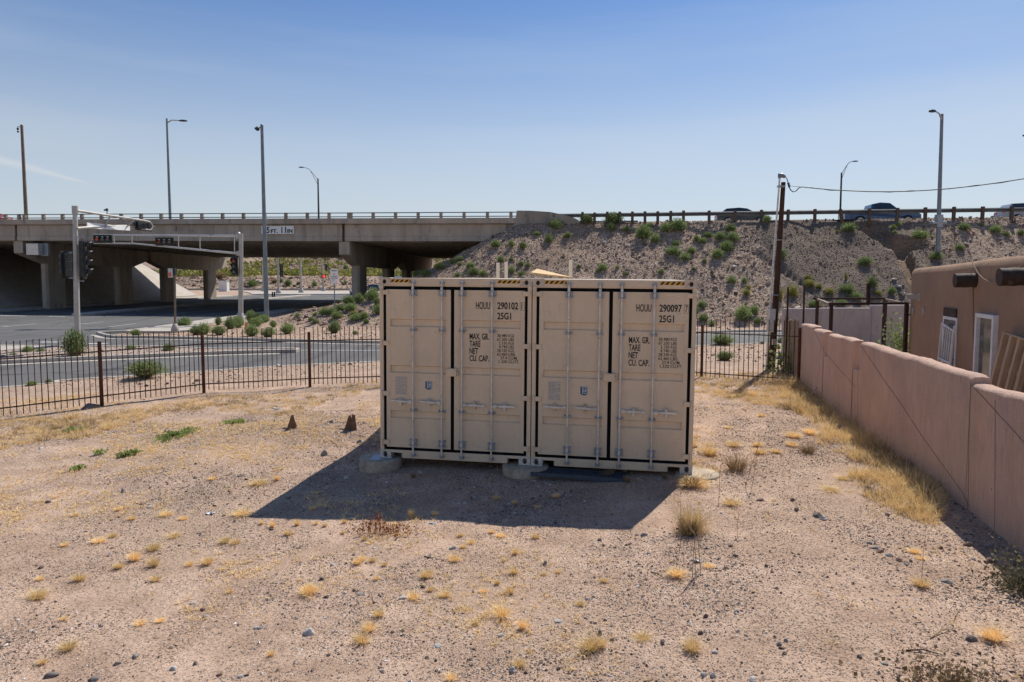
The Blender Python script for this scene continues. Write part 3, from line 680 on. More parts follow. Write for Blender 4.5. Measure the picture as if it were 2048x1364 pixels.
o = mesh_np('hillside_rocks', V, Fa, M['rubble']); tag(o, 'brown rocks over the far hillside seen under the bridge', 'rocks', kind='stuff')
# ================================================================== SHIPPING CONTAINERS
CW, CH, CL = 2.438, 2.896, 6.058
def text_part(s, size, xs, x, z, y, mb, align='LEFT', tall=1.0, bold=0.0):
    cu = bpy.data.curves.new('lettering', 'FONT'); cu.body = s; cu.size = size; cu.align_x = align; cu.offset = bold; cu.resolution_u = 3
    ob = bpy.data.objects.new('lettering', cu); COL.objects.link(ob)
    dg = bpy.context.evaluated_depsgraph_get(); me = bpy.data.meshes.new_from_object(ob.evaluated_get(dg))
    vs = [(x + v.co.x * xs, y, z + v.co.y * tall) for v in me.vertices]; mb.add(vs, [tuple(p.vertices) for p in me.polygons])
    bpy.data.objects.remove(ob); bpy.data.curves.remove(cu); bpy.data.meshes.remove(me)
def text_fit(s, x0, x1, z, hgt, y, mb, bold=0.0):
    q = MB(); text_part(s, 1.0, 1.0, 0, 0, y, q, 'LEFT', 1.0, bold * 4)
    xs = [v[0] for v in q.v]; zs = [v[2] for v in q.v]; a, b, c, d = min(xs), max(xs), min(zs), max(zs)
    q.v = [(x0 + (v[0]-a)/(b-a)*(x1-x0), y, z + (v[2]-c)/(d-c)*hgt) for v in q.v]; mb.add(q.v, q.f)
def plate_hole(mb, x0, x1, z0, z1, y, cx, cz, rx, rz, depth, n=20):
    outer, inner, back = [], [], []
    for k in range(n):
        a = 2 * math.pi * (k + 0.5) / n; ca, sa = math.cos(a), math.sin(a)
        s = 1 / max(abs(ca), abs(sa)); ox, oz = ca * s, sa * s
        outer.append(((x0+x1)/2 + ox*(x1-x0)/2, y, (z0+z1)/2 + oz*(z1-z0)/2))
        inner.append((cx + ca*rx, y, cz + sa*rz)); back.append((cx + ca*rx, y+depth, cz + sa*rz))
    vs = outer + inner + back; fs = []
    for k in range(n):
        j = (k+1) % n; fs.append((k, j, n+j, n+k)); fs.append((n+k, n+j, 2*n+j, 2*n+k))
    mb.add(vs, fs)
def casting(x0, x1, y0, y1, z0, z1, cx, cz, rx, rz, front=True):
    mb = MB(); ys = y0 if front else y1
    if front: plate_hole(mb, x0, x1, z0, z1, y0, cx, cz, rx, rz, 0.03)
    vs = [(x0,y0,z0),(x1,y0,z0),(x1,y1,z0),(x0,y1,z0),(x0,y0,z1),(x1,y0,z1),(x1,y1,z1),(x0,y1,z1)]
    fs = [(3,2,1,0),(4,5,6,7),(1,2,6,5),(2,3,7,6),(3,0,4,7)] + ([] if front else [(0,1,5,4)])
    mb.add(vs, fs); return mb
def corrug(length, height, pitch=0.278, depth=0.036):     # wall profile along +Y, bulging inwards (+x)
    pts = [(0.0, 0.0)]; y = 0.1
    while y < length - pitch:
        pts += [(0, y), (depth, y + 0.068), (depth, y + 0.14), (0, y + 0.208)]; y += pitch
    pts.append((0, length)); return pts
def make_container(loc, rot, label, number, check, seed):
    rd = random.Random(seed)
    t = empty('shipping_container', loc, rot); tag(t, label, 'shipping container', 'two tan shipping containers side by side')
    # --- frame: corner posts, header, sill with fork pockets, side rails
    f = MB()
    for x0, x1 in ((0.0, 0.062), (CW-0.062, CW)): f.box((x0, 0.004, 0.118), (x1, 0.16, CH-0.118)); f.box((x0, CL-0.12, 0.118), (x1, CL, CH-0.118))
    f.box((0.178, 0.004, CH-0.122), (CW-0.178, 0.15, CH-0.004)); f.box((0.062, 0.012, CH-0.135), (CW-0.062, 0.08, CH-0.118))
    f.prism([(0.178, 0.118), (0.178, 0.092), (0.36, 0.092), (0.36, 0.008), (CW-0.36, 0.008), (CW-0.36, 0.092), (CW-0.178, 0.092), (CW-0.178, 0.118), (CW-0.062, 0.118), (CW-0.062, 0.135), (0.062, 0.135), (0.062, 0.118)], 0.0, 0.14,
            Matrix(((1,0,0,0),(0,0,1,0.006),(0,1,0,0),(0,0,0,1))))
    for x0, x1 in ((0.0, 0.05), (CW-0.05, CW)):
        f.box((x0, 0.162, CH-0.07), (x1, CL-0.162, CH-0.01)); f.box((x0, 0.162, 0.02), (x1, CL-0.162, 0.17))
    f.box((0.06, 0.15, 0.10), (CW-0.06, CL-0.15, 0.15)); f.box((0.178, CL-0.12, CH-0.12), (CW-0.178, CL-0.003, CH-0.004)); f.box((0.178, CL-0.12, 0.01), (CW-0.178, CL-0.003, 0.15))
    f.build('frame', M['paint'], t, bevel=0.006)
    for sgn in (0, 1):
        w = MB(); prof = corrug(CL-0.28, 1); n = len(prof)
        xs = [(p[0] + 0.008) if sgn == 0 else (CW - 0.008 - p[0]) for p in prof]
        vs = [(xs[i], prof[i][1] + 0.14, 0.165) for i in range(n)] + [(xs[i], prof[i][1] + 0.14, CH-0.065) for i in range(n)]
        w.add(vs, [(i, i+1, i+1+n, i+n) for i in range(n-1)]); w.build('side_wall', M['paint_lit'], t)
    w = MB(); y = 0.15; vs = []; fs = []
    prof = corrug(CL-0.3, 1, 0.21, 0.02); n = len(prof)
    vs = [(0.05, p[1]+0.15, CH-0.012-p[0]) for p in prof] + [(CW-0.05, p[1]+0.15, CH-0.012-p[0]) for p in prof]
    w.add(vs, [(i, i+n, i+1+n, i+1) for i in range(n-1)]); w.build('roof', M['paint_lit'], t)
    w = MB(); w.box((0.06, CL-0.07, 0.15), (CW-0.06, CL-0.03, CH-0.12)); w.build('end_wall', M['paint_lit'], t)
    for x0, x1, hx in ((-0.002, 0.180, 0.083), (CW-0.180, CW+0.002, CW-0.083)):
        casting(x0, x1, 0.0, 0.164, CH-0.118, CH+0.001, hx, CH-0.062, 0.030, 0.036).build('corner_casting', M['cast'], t, bevel=0.004)
        casting(x0, x1, 0.0, 0.164, -0.001, 0.118, hx, 0.060, 0.034, 0.048).build('corner_casting', M['cast_g'], t, bevel=0.004)
        for z0 in (-0.001, CH-0.118): casting(x0, x1, CL-0.162, CL+0.001, z0, z0+0.119, 0, 0, 1, 1, False).build('corner_casting', M['cast'], t)
    # --- black gasket behind the doors, showing round their edges
    g = MB(); g.box((0.0605, 0.060, 0.1345), (CW-0.0605, 0.085, CH-0.1345))
    g.box((0.098, 0.024, CH-0.181), (CW-0.098, 0.061, CH-0.1352)); g.box((0.098, 0.024, 0.1352), (CW-0.098, 0.061, 0.177))
    g.box((0.062, 0.022, 0.16), (0.102, 0.061, CH-0.16)); g.box((CW-0.102, 0.022, 0.16), (CW-0.062, 0.061, CH-0.16))
    g.box((CW*0.4785, 0.018, 0.150), (CW*0.4985, 0.061, CH-0.150)); g.build('door_gasket', M['gasket'], t)
    ZB, ZT = 0.182, CH-0.186
    bands = [(CH-0.652, CH-0.775), (CH-1.392, CH-1.515), (CH-2.120, CH-2.245)]
    doors = []
    for side in (0, 1):
        xa, xb = ((0.107, CW*0.4770) if side == 0 else (CW*0.500, CW-0.107))
        pa, pb = (0.175, 1.075) if side == 0 else (1.318, 2.268)
        d = MB(); yf = 0.012
        prof = [(ZT, yf)]
        prof = [(ZT-0.05, yf), (ZT-0.054, yf+0.004)]
        for a, b in bands: prof += [(a, yf+0.004), (a-0.016, yf+0.040), (b+0.016, yf+0.040), (b, yf+0.004)]
        prof += [(ZB+0.054, yf+0.004), (ZB+0.05, yf)]
        n = len(prof); vs = [(pa, p[1], p[0]) for p in prof] + [(pb, p[1], p[0]) for p in prof]
        fs = [(i, i+1, i+1+n, i+n) for i in range(n-1)]
        d.add(vs, fs)
        for q in range(3):                                # end caps of each pressed band
            i0 = 2 + q * 4
            for base in (0, n): d.add([vs[base+i0+k] for k in range(4)] , [(0, 1, 2, 3)])
        for x0 in (pa, pb):                               # thin step round the panel
            d.add([(x0, yf, ZT-0.05), (x0, yf, ZB+0.05), (x0, yf+0.004, ZB+0.054), (x0, yf+0.004, ZT-0.054)], [(0, 1, 2, 3)])
        def q4(x0, x1, z0, z1): d.add([(x0, yf, z0), (x1, yf, z0), (x1, yf, z1), (x0, yf, z1)], [(0, 1, 2, 3)])
        q4(xa, xb, ZT-0.05, ZT); q4(xa, xb, ZB, ZB+0.05); q4(xa, pa, ZB+0.05, ZT-0.05); q4(pb, xb, ZB+0.05, ZT-0.05)
        d.add([(xa,yf,ZB),(xb,yf,ZB),(xb,yf,ZT),(xa,yf,ZT),(xa,0.058,ZB),(xb,0.058,ZB),(xb,0.058,ZT),(xa,0.058,ZT)], [(0,4,5,1),(1,5,6,2),(2,6,7,3),(3,7,4,0)])
        door = d.build('door', M['paint'], t); doors.append(door)
        # hinges bridge the gap between corner post and door
        for hz in (CH-0.232, CH-1.04, CH-1.848, CH-2.64):
            h = MB()
            if side == 0: h.box((0.018, -0.006, hz-0.036), (0.150, 0.012, hz+0.036)); h.tube([(0.036, -0.012, hz-0.05), (0.036, -0.012, hz+0.05)], 0.013, 8)
            else: h.box((CW-0.150, -0.006, hz-0.036), (CW-0.018, 0.012, hz+0.036)); h.tube([(CW-0.036, -0.012, hz-0.05), (CW-0.036, -0.012, hz+0.05)], 0.013, 8)
            h.build('hinge', M['paint'], door, bevel=0.004)
    # --- locking bars with keepers, guides, cams and handles
    for bi, u in enumerate((0.560, 1.028, 1.350, 1.828)):
        b = MB(); yb = -0.034
        b.tube([(u, yb, 0.055), (u, yb, CH-0.055)], 0.0165, 12)
        for zz in (CH-0.20, 0.255): b.tube([(u, yb, zz-0.06), (u, yb, zz+0.06)], 0.022, 12)
        bar = b.build('locking_bar', M['galv'], t)
        for zz, hh in ((CH-0.235, 0.05), (0.275, 0.055)):        # wide bearing brackets
            k = MB(); k.box((u-0.055, -0.010, zz-hh), (u-0.026, 0.013, zz+hh)); k.box((u+0.026, -0.010, zz-hh), (u+0.055, 0.013, zz+hh))
            for e in (-hh+0.012, hh-0.012): k.box((u-0.056, -0.056, zz+e-0.009), (u+0.056, -0.009, zz+e+0.009))
            k.build('bearing_bracket', M['galv_d'], bar, bevel=0.002, segs=1)
        for zz in (CH-0.82, CH-2.10):                             # slim guides
            k = MB(); k.box((u-0.055, -0.022, zz-0.010), (u+0.055, 0.014, zz+0.010)); k.box((u-0.024, -0.058, zz-0.014), (u+0.024, -0.02, zz+0.014))
            for s in (-1, 1): k.box((u+s*0.045-0.008, -0.028, zz-0.022), (u+s*0.045+0.008, 0.013, zz+0.022))
            k.build('guide', M['galv_d'], bar, bevel=0.002, segs=1)
        for zz, s in ((CH-0.072, 1), (0.068, -1)):                # cam ends in their keepers
            k = MB(); k.box((u-0.034, -0.030, zz-0.026), (u-0.018, 0.006, zz+0.026)); k.box((u+0.018, -0.030, zz-0.026), (u+0.034, 0.006, zz+0.026))
            k.box((u-0.030, -0.054, zz-0.012), (u+0.030, -0.012, zz+0.014)); k.tube([(u, -0.06, zz+0.012), (u, -0.02, zz+0.012)], 0.017, 8); k.build('cam_keeper', M['galv_d'], bar, bevel=0.002, segs=1)
        dr = -1 if bi < 2 else 1; hz = CH - 1.965 - (0.0 if bi < 2 else 0.02)
        h = MB()
        h.beam((u+dr*0.02, -0.050, hz), (u+dr*0.20, -0.046, hz+0.004), 0.012, 0.022); h.beam((u+dr*0.19, -0.046, hz+0.004), (u+dr*0.37, -0.034, hz+0.012 - 0.012*(bi > 1)), 0.010, 0.034)
        h.beam((u+dr*0.12, -0.048, hz+0.002), (u+dr*0.25, -0.044, hz+0.004), 0.014, 0.036)
        h.build('handle', M['galv'], bar, bevel=0.003)
        c = MB(); c.box((u+dr*0.05-0.03, -0.046, hz-0.030), (u+dr*0.05+0.03, 0.012, hz+0.028))
        hx = u + dr*0.205
        c.box((min(u + dr*0.05, hx), -0.006, hz-0.012), (max(u + dr*0.05, hx), 0.011, hz+0.010)); c.box((hx-0.012, -0.050, hz-0.03), (hx+0.012, 0.008, hz+0.035))
        c.box((hx-0.026, 0.004, hz-0.055), (hx+0.026, 0.013, hz+0.062)); c.box((hx-0.016, -0.052, hz-0.062), (hx+0.016, 0.006, hz-0.022))
        c.tube([(hx, -0.052, hz+0.055 + 0.02*rd.random()), (hx, -0.044, hz+0.03)], 0.020, 8); c.box((hx-0.030, -0.050, hz+0.012), (hx+0.030, -0.035, hz+0.026))
        c.build('latch_plate', M['cast'] if rd.random() < 0.3 else M['galv'], bar, bevel=0.003)
    # --- lock box across the seam
    lb = MB(); z = CH-1.475; lb.box((1.105, -0.062, z-0.058), (1.268, 0.012, z+0.052)); lb.box((1.105, -0.066, z+0.050), (1.272, 0.012, z+0.062)); lb.box((1.268, -0.03, z-0.045), (1.290, 0.010, z+0.01)); lb.box((1.13, -0.03, z-0.085), (1.17, 0.01, z-0.058))
    lb.build('lock_box', M['paint'], t, bevel=0.005)
    # --- writing
    tx = MB(); YT = 0.0108
    def T(s, x0, x1, z, hgt, bold=0.004): text_fit(s, x0, x1, z, hgt, YT, tx, bold)
    T('HOUU', 1.566, 1.786, CH-0.476, 0.112, 0.002); T(number, 1.903, 2.228, CH-0.476, 0.112, 0.005); T(check, 2.278, 2.278 + (0.012 if check == '1' else 0.034), CH-0.472, 0.10, 0.004)
    T('25G1', 1.903, 2.118, CH-0.632, 0.108, 0.005)
    for (x0, x1, z0, z1) in ((2.258, 2.324, CH-0.49, CH-0.486), (2.258, 2.324, CH-0.364, CH-0.360), (2.258, 2.2615, CH-0.49, CH-0.36), (2.3205, 2.324, CH-0.49, CH-0.36)):
        tx.add([(x0, YT, z0), (x1, YT, z0), (x1, YT, z1), (x0, YT, z1)], [(0, 1, 2, 3)])
    for i, (s, xe) in enumerate((('MAX. GR.', 1.772), ('TARE', 1.638), ('NET', 1.602), ('CU. CAP.', 1.772))): T(s, 1.465, xe, CH-0.952-i*0.114, 0.097, 0.004)
    for i, (a, c) in enumerate((('30.480', 'KGS'), ('67.200', 'LBS'), ('2.150', 'KGS'), ('4.740', 'LBS'), ('28.330', 'KGS'), ('62.460', 'LBS.'), ('37.4', 'CU.M.'), ('1.320', 'CU.FT.'))):
        T(a, 2.062 - 0.0265*len(a), 2.062, CH-0.905-i*0.0578, 0.047, 0.001); T(c, 2.082, 2.082 + 0.0285*len(c), CH-0.905-i*0.0578, 0.047, 0.001)
    tx.build('lettering', M['black'], doors[1])
    pl = MB(); pl.box((0.255, 0.0115, CH-1.862), (0.445, 0.0148, CH-1.568)); pl = pl.build('data_plate', M['sticker'], doors[0])
    ln = MB()
    for i in range(13):
        zz = CH-1.588-i*0.021; x = 0.266
        while x < 0.425:
            w = rd.uniform(0.015, 0.05); ln.add([(x, 0.0138, zz), (min(x+w, 0.437), 0.0138, zz), (min(x+w, 0.437), 0.0138, zz-0.006), (x, 0.0138, zz-0.006)], [(3, 2, 1, 0)]) if rd.random() < 0.75 else None
            x += w + 0.008
    ln.xf(TR(0, -0.0035, 0)).build('print', M['print'], pl)
    lg = MB(); cx, cz = 0.805, CH-1.70; lg.prism([(cx-0.055, cz-0.045), (cx-0.02, cz-0.068), (cx+0.02, cz-0.068), (cx+0.055, cz-0.045), (cx+0.055, cz+0.065), (cx-0.055, cz+0.065)], -0.0148+0.027, -0.0108+0.027, Matrix(((1,0,0,0),(0,0,1,0),(0,1,0,0),(0,0,0,1))))
    lg = lg.build('class_label', M['blue'], doors[0])
    lw = MB()
    for (x0, x1, z0, z1) in ((cx-0.025, cx+0.05, cz+0.052, cz+0.058), (cx-0.025, cx+0.05, cz-0.040, cz-0.034), (cx-0.025, cx-0.019, cz-0.04, cz+0.058), (cx+0.044, cx+0.05, cz-0.04, cz+0.058)):
        lw.add([(x0, 0.0095, z0), (x1, 0.0095, z0), (x1, 0.0095, z1), (x0, 0.0095, z1)], [(0, 1, 2, 3)])
    text_part('LR', 0.075, 0.62, cx-0.013, cz-0.016, 0.0095, lw, bold=0.001)
    lw.build('emblem', M['signwhite'], lg)
    for x0, x1 in ((0.185, 0.520), (1.905, 2.255)):
        hs = MB(); z0, z1 = CH-0.076, CH-0.026; hs.box((x0, 0.0005, z0), (x1, 0.0045, z1)); hz_ = hs.build('hazard_stripe', M['yellow'], t)
        st = MB(); x = x0 - 0.01
        while x < x1 - 0.03:
            p = [(x, z0+0.003), (x+0.040, z0+0.003), (x+0.080, z1-0.003), (x+0.040, z1-0.003)]
            p = [(min(max(a, x0+0.002), x1-0.002), b) for a, b in p]
            st.add([(a, -0.0015, b) for a, b in p], [(0, 1, 2, 3)]); x += 0.078
        st.build('stripe', M['black'], hz_)
    return t
PA = Vector((-2.125, 10.84, 0.155)); PB = Vector((2.69, 10.04, 0.115))
ang = math.atan2(PB.y - PA.y, PB.x - PA.x); roll = math.atan2(0.040, 4.87)
crot = (Matrix.Rotation(ang, 3, 'Z') @ Matrix.Rotation(roll, 3, 'Y')).to_euler()
ux = Matrix.Rotation(ang, 3, 'Z') @ Matrix.Rotation(roll, 3, 'Y') @ Vector((1, 0, 0))
box_l = make_container(PA, crot, 'left tan shipping container, the one numbered 290102, resting on concrete rings', '290102', '1', 3)
box_r = make_container(PA + ux * 2.450, crot, 'right tan shipping container, the one numbered 290097, with a dark grate at its foot', '290097', '7', 4)
CV = Matrix.Rotation(ang, 3, 'Z')
def cpt(x, y, z):                    # point in container-row coordinates, height absolute
    p = PA + CV @ Vector((x, y, 0)); return Vector((p.x, p.y, z))
# concrete rings under the corners
def ring(name, x, y, r, z1, label, w=0.09, zb=None):
    zb = th(x, y) - 0.06 if zb is None else zb
    t = MB(); h = z1 - zb
    t.lathe([(r-w, 0), (r, 0), (r+0.004, h*0.3), (r, h-0.012), (r-0.012, h), (r-w, h)], 40)
    t.lathe([(0.0, h-0.03), (r-w, h-0.03)], 40)
    o = t.build(name, M['ringc']); o.location = (x, y, zb); tag(o, label, 'concrete ring', 'concrete rings under the containers'); return o
p = cpt(-0.02, 0.08, 0); ring('concrete_ring', p.x, p.y, 0.34, 0.148, 'round concrete ring under the outer left corner of the left container')
sh = MB(); q = cpt(0.05, 0.02, 0.150); sh.box((-0.19, -0.15, 0), (0.17, 0.16, 0.006)); sh.xf(TR(q.x, q.y, 0.1485) @ RZ(ang + 0.15)); o = sh.build('metal_shim', M['galv_d']); tag(o, 'thin grey metal shim plate on the left concrete ring', 'metal plate')
p = cpt(2.36, 0.05, 0); ring('concrete_ring', p.x, p.y, 0.36, 0.132, 'concrete ring under the corner where both containers meet')
p = cpt(4.98, 0.10, 0); ring('concrete_ring', p.x, p.y, 0.32, 0.112, 'pale concrete ring half buried under the outer right container corner', zb=th(p.x, p.y) - 0.1)
p = cpt(4.85, 5.9, 0); ring('concrete_ring', p.x + 0.05, p.y, 0.33, 0.118, 'flat pale concrete ring behind the right container, beside its far corner', zb=th(p.x, p.y) - 0.05)
p = cpt(0.1, 5.9, 0); ring('concrete_ring', p.x, p.y, 0.33, 0.15, 'concrete ring under the hidden rear left container corner')
# black grate step
def grate():
    t = empty('plastic_grate', cpt(2.49, -0.32, 0.105), (R(-1.5), R(1.4), ang)); tag(t, 'dark plastic grate lying as a step below the right container doors', 'plastic grate')
    L, W = 1.42, 0.40; f = MB()
    for a, b in (((0, 0, -0.045), (L, 0.035, 0.012)), ((0, W-0.035, -0.045), (L, W, 0.012)), ((0, 0.035, -0.045), (0.045, W-0.035, 0.012)), ((L-0.045, 0.035, -0.045), (L, W-0.035, 0.012))): f.box(a, b)
    f.box((0.92, 0.002, -0.10), (1.08, 0.10, -0.045)); f.box((L-0.24, 0.002, -0.14), (L-0.002, 0.12, -0.045)); f.box((0.02, W-0.12, -0.1), (0.2, W-0.02, -0.045)); f.box((L-0.24, W-0.12, -0.1), (L-0.02, W-0.02, -0.045))
    f.build('frame', M['black_plastic'], t, bevel=0.006)
    g = MB(); n = 30
    for i in range(1, n): x = 0.045 + (L-0.09) * i / n; g.box((x-0.004, 0.035, -0.03), (x+0.004, W-0.035, 0.004))
    for j in range(1, 8): y = 0.035 + (W-0.07) * j / 8; g.box((0.045, y-0.004, -0.028), (L-0.045, y+0.004, 0.002))
    g.build('grid', M['black_plastic'], t); return t
grate()
# stakes and a board behind / on top of the containers
for (px, top, w, lab) in ((994, 525, 0.085, 'first of three cream stakes behind the containers, left of its close twin'), (1010.5, 524, 0.085, 'cream stake close to the right of its twin behind the left container'), (1139.5, 519, 0.09, 'lone cream stake standing behind the right container')):
    a = at(px, top, 17.9); h = a.z - th(a.x, 17.9)
    mb = MB(); mb.box((-w/2, -0.02, -0.3), (w/2, 0.02, h - 0.005)); o = mb.build('wooden_stake', M['offwhite'], bevel=0.004); o.location = (a.x, 17.9, th(a.x, 17.9)); o.rotation_euler = (0, R(0.4), 0)
    tag(o, lab, 'stake', 'cream stakes behind the containers')
# board on the right container's roof
bd = MB(); bd.add([(2.34, 0.75, 2.92), (2.34, 1.6, 2.99), (2.98, 1.3, 2.90), (2.34, 0.75, 2.90), (2.34, 1.6, 2.97), (2.98, 1.3, 2.88)], [(0, 2, 1), (3, 4, 5), (0, 1, 4, 3), (1, 2, 5, 4), (2, 0, 3, 5)])
bd.v = [tuple(cpt(v[0], v[1], 0) + Vector((0, 0, v[2] + 0.155 + (0.06 if v[0] < 2.6 else 0.0)))) for v in bd.v]
o = bd.build('plywood_offcut', M['wood_y']); tag(o, 'yellow triangular plywood offcut on the right container roof beside the seam', 'board')
# ================================================================== IRON FENCES
def iron_fence(posts, label, zt_post, zrt, zrb, zbt, zbb, spacing, first=0, group=None):
    t = empty('iron_fence', (posts[0].x, posts[0].y, 0)); tag(t, label, 'fence', 'rusty iron picket fences'); off = Vector((-posts[0].x, -posts[0].y, 0))
    rd = random.Random(3)
    for p in posts:
        m = MB(); m.tube([(p.x, p.y, p.z - 0.3), (p.x, p.y, p.z + zt_post)], 0.043, 12); m.lathe([(0.046, 0), (0.046, 0.012), (0.0, 0.03)], 12, (p.x, p.y, p.z + zt_post - 0.004))
        m.v = [tuple(Vector(v) + off) for v in m.v]; m.build('post', M['rust'], t)
    for a, b in zip(posts[:-1], posts[1:]):
        d = (Vector((b.x, b.y, 0)) - Vector((a.x, a.y, 0))).normalized() * 0.04
        for z in (zrt, zrb):
            m = MB(); m.beam((a.x + d.x, a.y + d.y, a.z + z), (b.x - d.x, b.y - d.y, b.z + z), 0.028, 0.028); m.v = [tuple(Vector(v) + off) for v in m.v]; m.build('rail', M['rust_d'], t)
        L = (b - a).length; n = int(round(L / spacing)); m = MB()
        for i in range(1, n):
            f = i / n; x = a.x + (b.x - a.x) * f; y = a.y + (b.y - a.y) * f; z = a.z + (b.z - a.z) * f
            dx, dy = rd.uniform(-.006, .006), rd.uniform(-.006, .006); j = rd.uniform(-0.015, 0.015)
            nn = Vector((d.y, -d.x, 0)).normalized() * 0.022
            m.beam((x + nn.x, y + nn.y, z + zbb + j), (x + dx + nn.x, y + dy + nn.y, z + zbt + j), 0.0165, 0.0165)
        m.v = [tuple(Vector(v) + off) for v in m.v]; m.build('pickets', M['rust'], t)
    return t
def gz(p): p.z = th(p.x, p.y); return p
L1, L2, L3 = hit(204, 812), hit(408, 786), hit(620, 774)
L0 = gz(L1 - (L2 - L1).normalized() * 2.46 * Vector((1, 1, 0)).length / 1.414); L00 = gz(L0 + (L0 - L1) * 1.0); L000 = gz(L00 + (L0 - L1))
R1, R2 = hit(1403, 754), hit(1597, 768)
dR = (R2 - R1); M3 = gz(R1 - dR * 0.98); 
mid1 = gz(L3 + Vector((2.45, 0.42, 0))); mid2 = gz(L3 + (M3 - L3) * 0.62 + Vector((0, 0.1, 0)))
iron_fence([L000, L00, L0, L1, L2, L3, mid1, mid2], 'long rusty iron picket fence left of the containers, along the street', 1.56, 1.33, 0.245, 1.72, 0.07, 0.123)
iron_fence([mid2 + Vector((0.05, 0.05, 0)), M3, R1, R2], 'rusty iron picket fence right of the containers, ending at the pink wall', 1.56, 1.33, 0.13, 1.76, 0.02, 0.139)

# ================================================================== PINK STUCCO WALL
WA = gp(1601, 770, 0.08); WB = gp(2048, 1109, 0.08)
wd = Vector((WB.x - WA.x, WB.y - WA.y, 0)); WL = wd.length; wd.normalize(); wn_ = Vector((wd.y, -wd.x, 0))
if wn_.x > 0: wn_ = -wn_                                # outward = towards the lot
def plane_hit(px, py, P, n):
    d = px_dir(px, py); o_ = Vector((0, 0, CAMZ)); t = (P - o_).dot(n) / d.dot(n); return o_ + d * t
def wall_pt(px, py, off=0.0): return plane_hit(px, py, WA + wn_ * off, wn_)
def ws(px, py): p = wall_pt(px, py); return (p - WA).dot(wd), p.z
WT = 0.24
wall = empty('stucco_wall', (WA.x, WA.y, 0)); tag(wall, 'pink stucco garden wall with notches and a rounded top, running toward the camera', 'wall')
def wall_section(mb, s0, s1, h0, h1, seed, flat_top=False):
    n = max(2, int((s1 - s0) / 0.07)); prof = []
    for i in range(n + 1):
        f = i / n; s = s0 + (s1 - s0) * f; H = h0 + (h1 - h0) * f
        e = min(s - s0, s1 - s); rnd = 0.018 * max(0, 1 - e / 0.05) ** 2
        H += 0.06 * float(fbm(np.array([s * 1.0]), np.array([seed * 3.1]), 0.6, 7, 5, 0.65)[0]) - rnd
        j = 0.035 * float(fbm(np.array([s * 1.0]), np.array([seed * 5.0 + 9]), 0.4, 5)[0])
        cs = [(0, -0.3), (0, H - 0.075), (0.006 + j, H - 0.04), (0.035 + j, H - 0.008), (0.12, H), (0.205, H - 0.008), (0.234 - j, H - 0.04), (WT, H - 0.075), (WT, -0.3)]
        if flat_top: cs = [(0.004, -0.3), (0.004, h0 - 0.02), (0.006, h0 - 0.01), (0.01, h0 - 0.004), (0.12, h0), (0.23, h0 - 0.004), (0.234, h0 - 0.01), (WT - 0.004, h0 - 0.02), (WT - 0.004, -0.3)]
        prof.append([WA + wd * s - wn_ * a + Vector((0, 0, z)) - Vector((WA.x, WA.y, WA.z * 1.0)) for a, z in cs])
    k = 9; vs = [v for p in prof for v in p]
    vs = [Vector((v.x, v.y, v.z)) for v in vs]
    fs = []
    for i in range(n):
        for j in range(k - 1): fs.append((i*k+j, i*k+j+1, (i+1)*k+j+1, (i+1)*k+j))
    mb.add(vs, fs, True); mb.add([vs[i] for i in range(k)], [tuple(range(k))[::-1]]); mb.add([vs[n*k+i] for i in range(k)], [tuple(range(k))])
wm = MB()
def seg(pa, pb, seed):
    (s0, z0), (s1, z1) = ws(*pa), ws(*pb); wall_section(wm, s0, s1, z0 + 0.045, z1 + 0.045, seed)
seg((1601.5, 650), (1626, 655), 1); seg((1626.2, 661), (1647, 665), 2)
(sa, za), (sb, zb) = ws(1647.2, 711), ws(1655.8, 714); wall_section(wm, sa, sb, za, za, 3, True)
seg((1656, 671), (1706, 684), 4)
(sa, za), (sb, zb) = ws(1706.2, 737), ws(1720.3, 741); wall_section(wm, sa, sb, za, za, 5, True)
seg((1720.5, 688), (1941.5, 757), 6)
(s0, z0), (s1, z1) = ws(1941.7, 776), ws(2048, 803); wall_section(wm, s0, s1 + 0.0, z0 + 0.05, z1 + 0.05, 7); slope = (z1 - z0) / (s1 - s0); wall_section(wm, s1, s1 + 3.4, z1 + 0.05, z1 + 0.05 + slope * 3.4, 8)
wm.build('masonry', M['stucco'], wall)
cr = MB()
def crack(pts, w=0.006):
    P = [wall_pt(px, py, 0.004) - Vector((WA.x, WA.y, 0)) for px, py in pts]
    out = []
    rd = random.Random(5)
    for a, b in zip(P[:-1], P[1:]):
        for k in range(6): out.append(a.lerp(b, k / 6) + wd * rd.uniform(-.006, .006))
    out.append(P[-1])
    for a, b in zip(out[:-1], out[1:]): cr.beam(a, b, 0.003, w, up=wd)
crack([(1722, 692), (1768, 760), (1800, 805), (1845, 874), (1925, 985), (1938, 1012)], 0.006); crack([(1941, 762), (1938, 870), (1935, 1045)], 0.005)
crack([(1716, 742), (1715, 812), (1714, 870)]); crack([(1943, 770), (2000, 832), (2048, 885)], 0.006); crack([(1630, 664), (1648, 703), (1680, 740), (1712, 775)], 0.006); crack([(1990, 800), (1989, 1080)], 0.004)
cr.build('crack', M['crack'], wall)

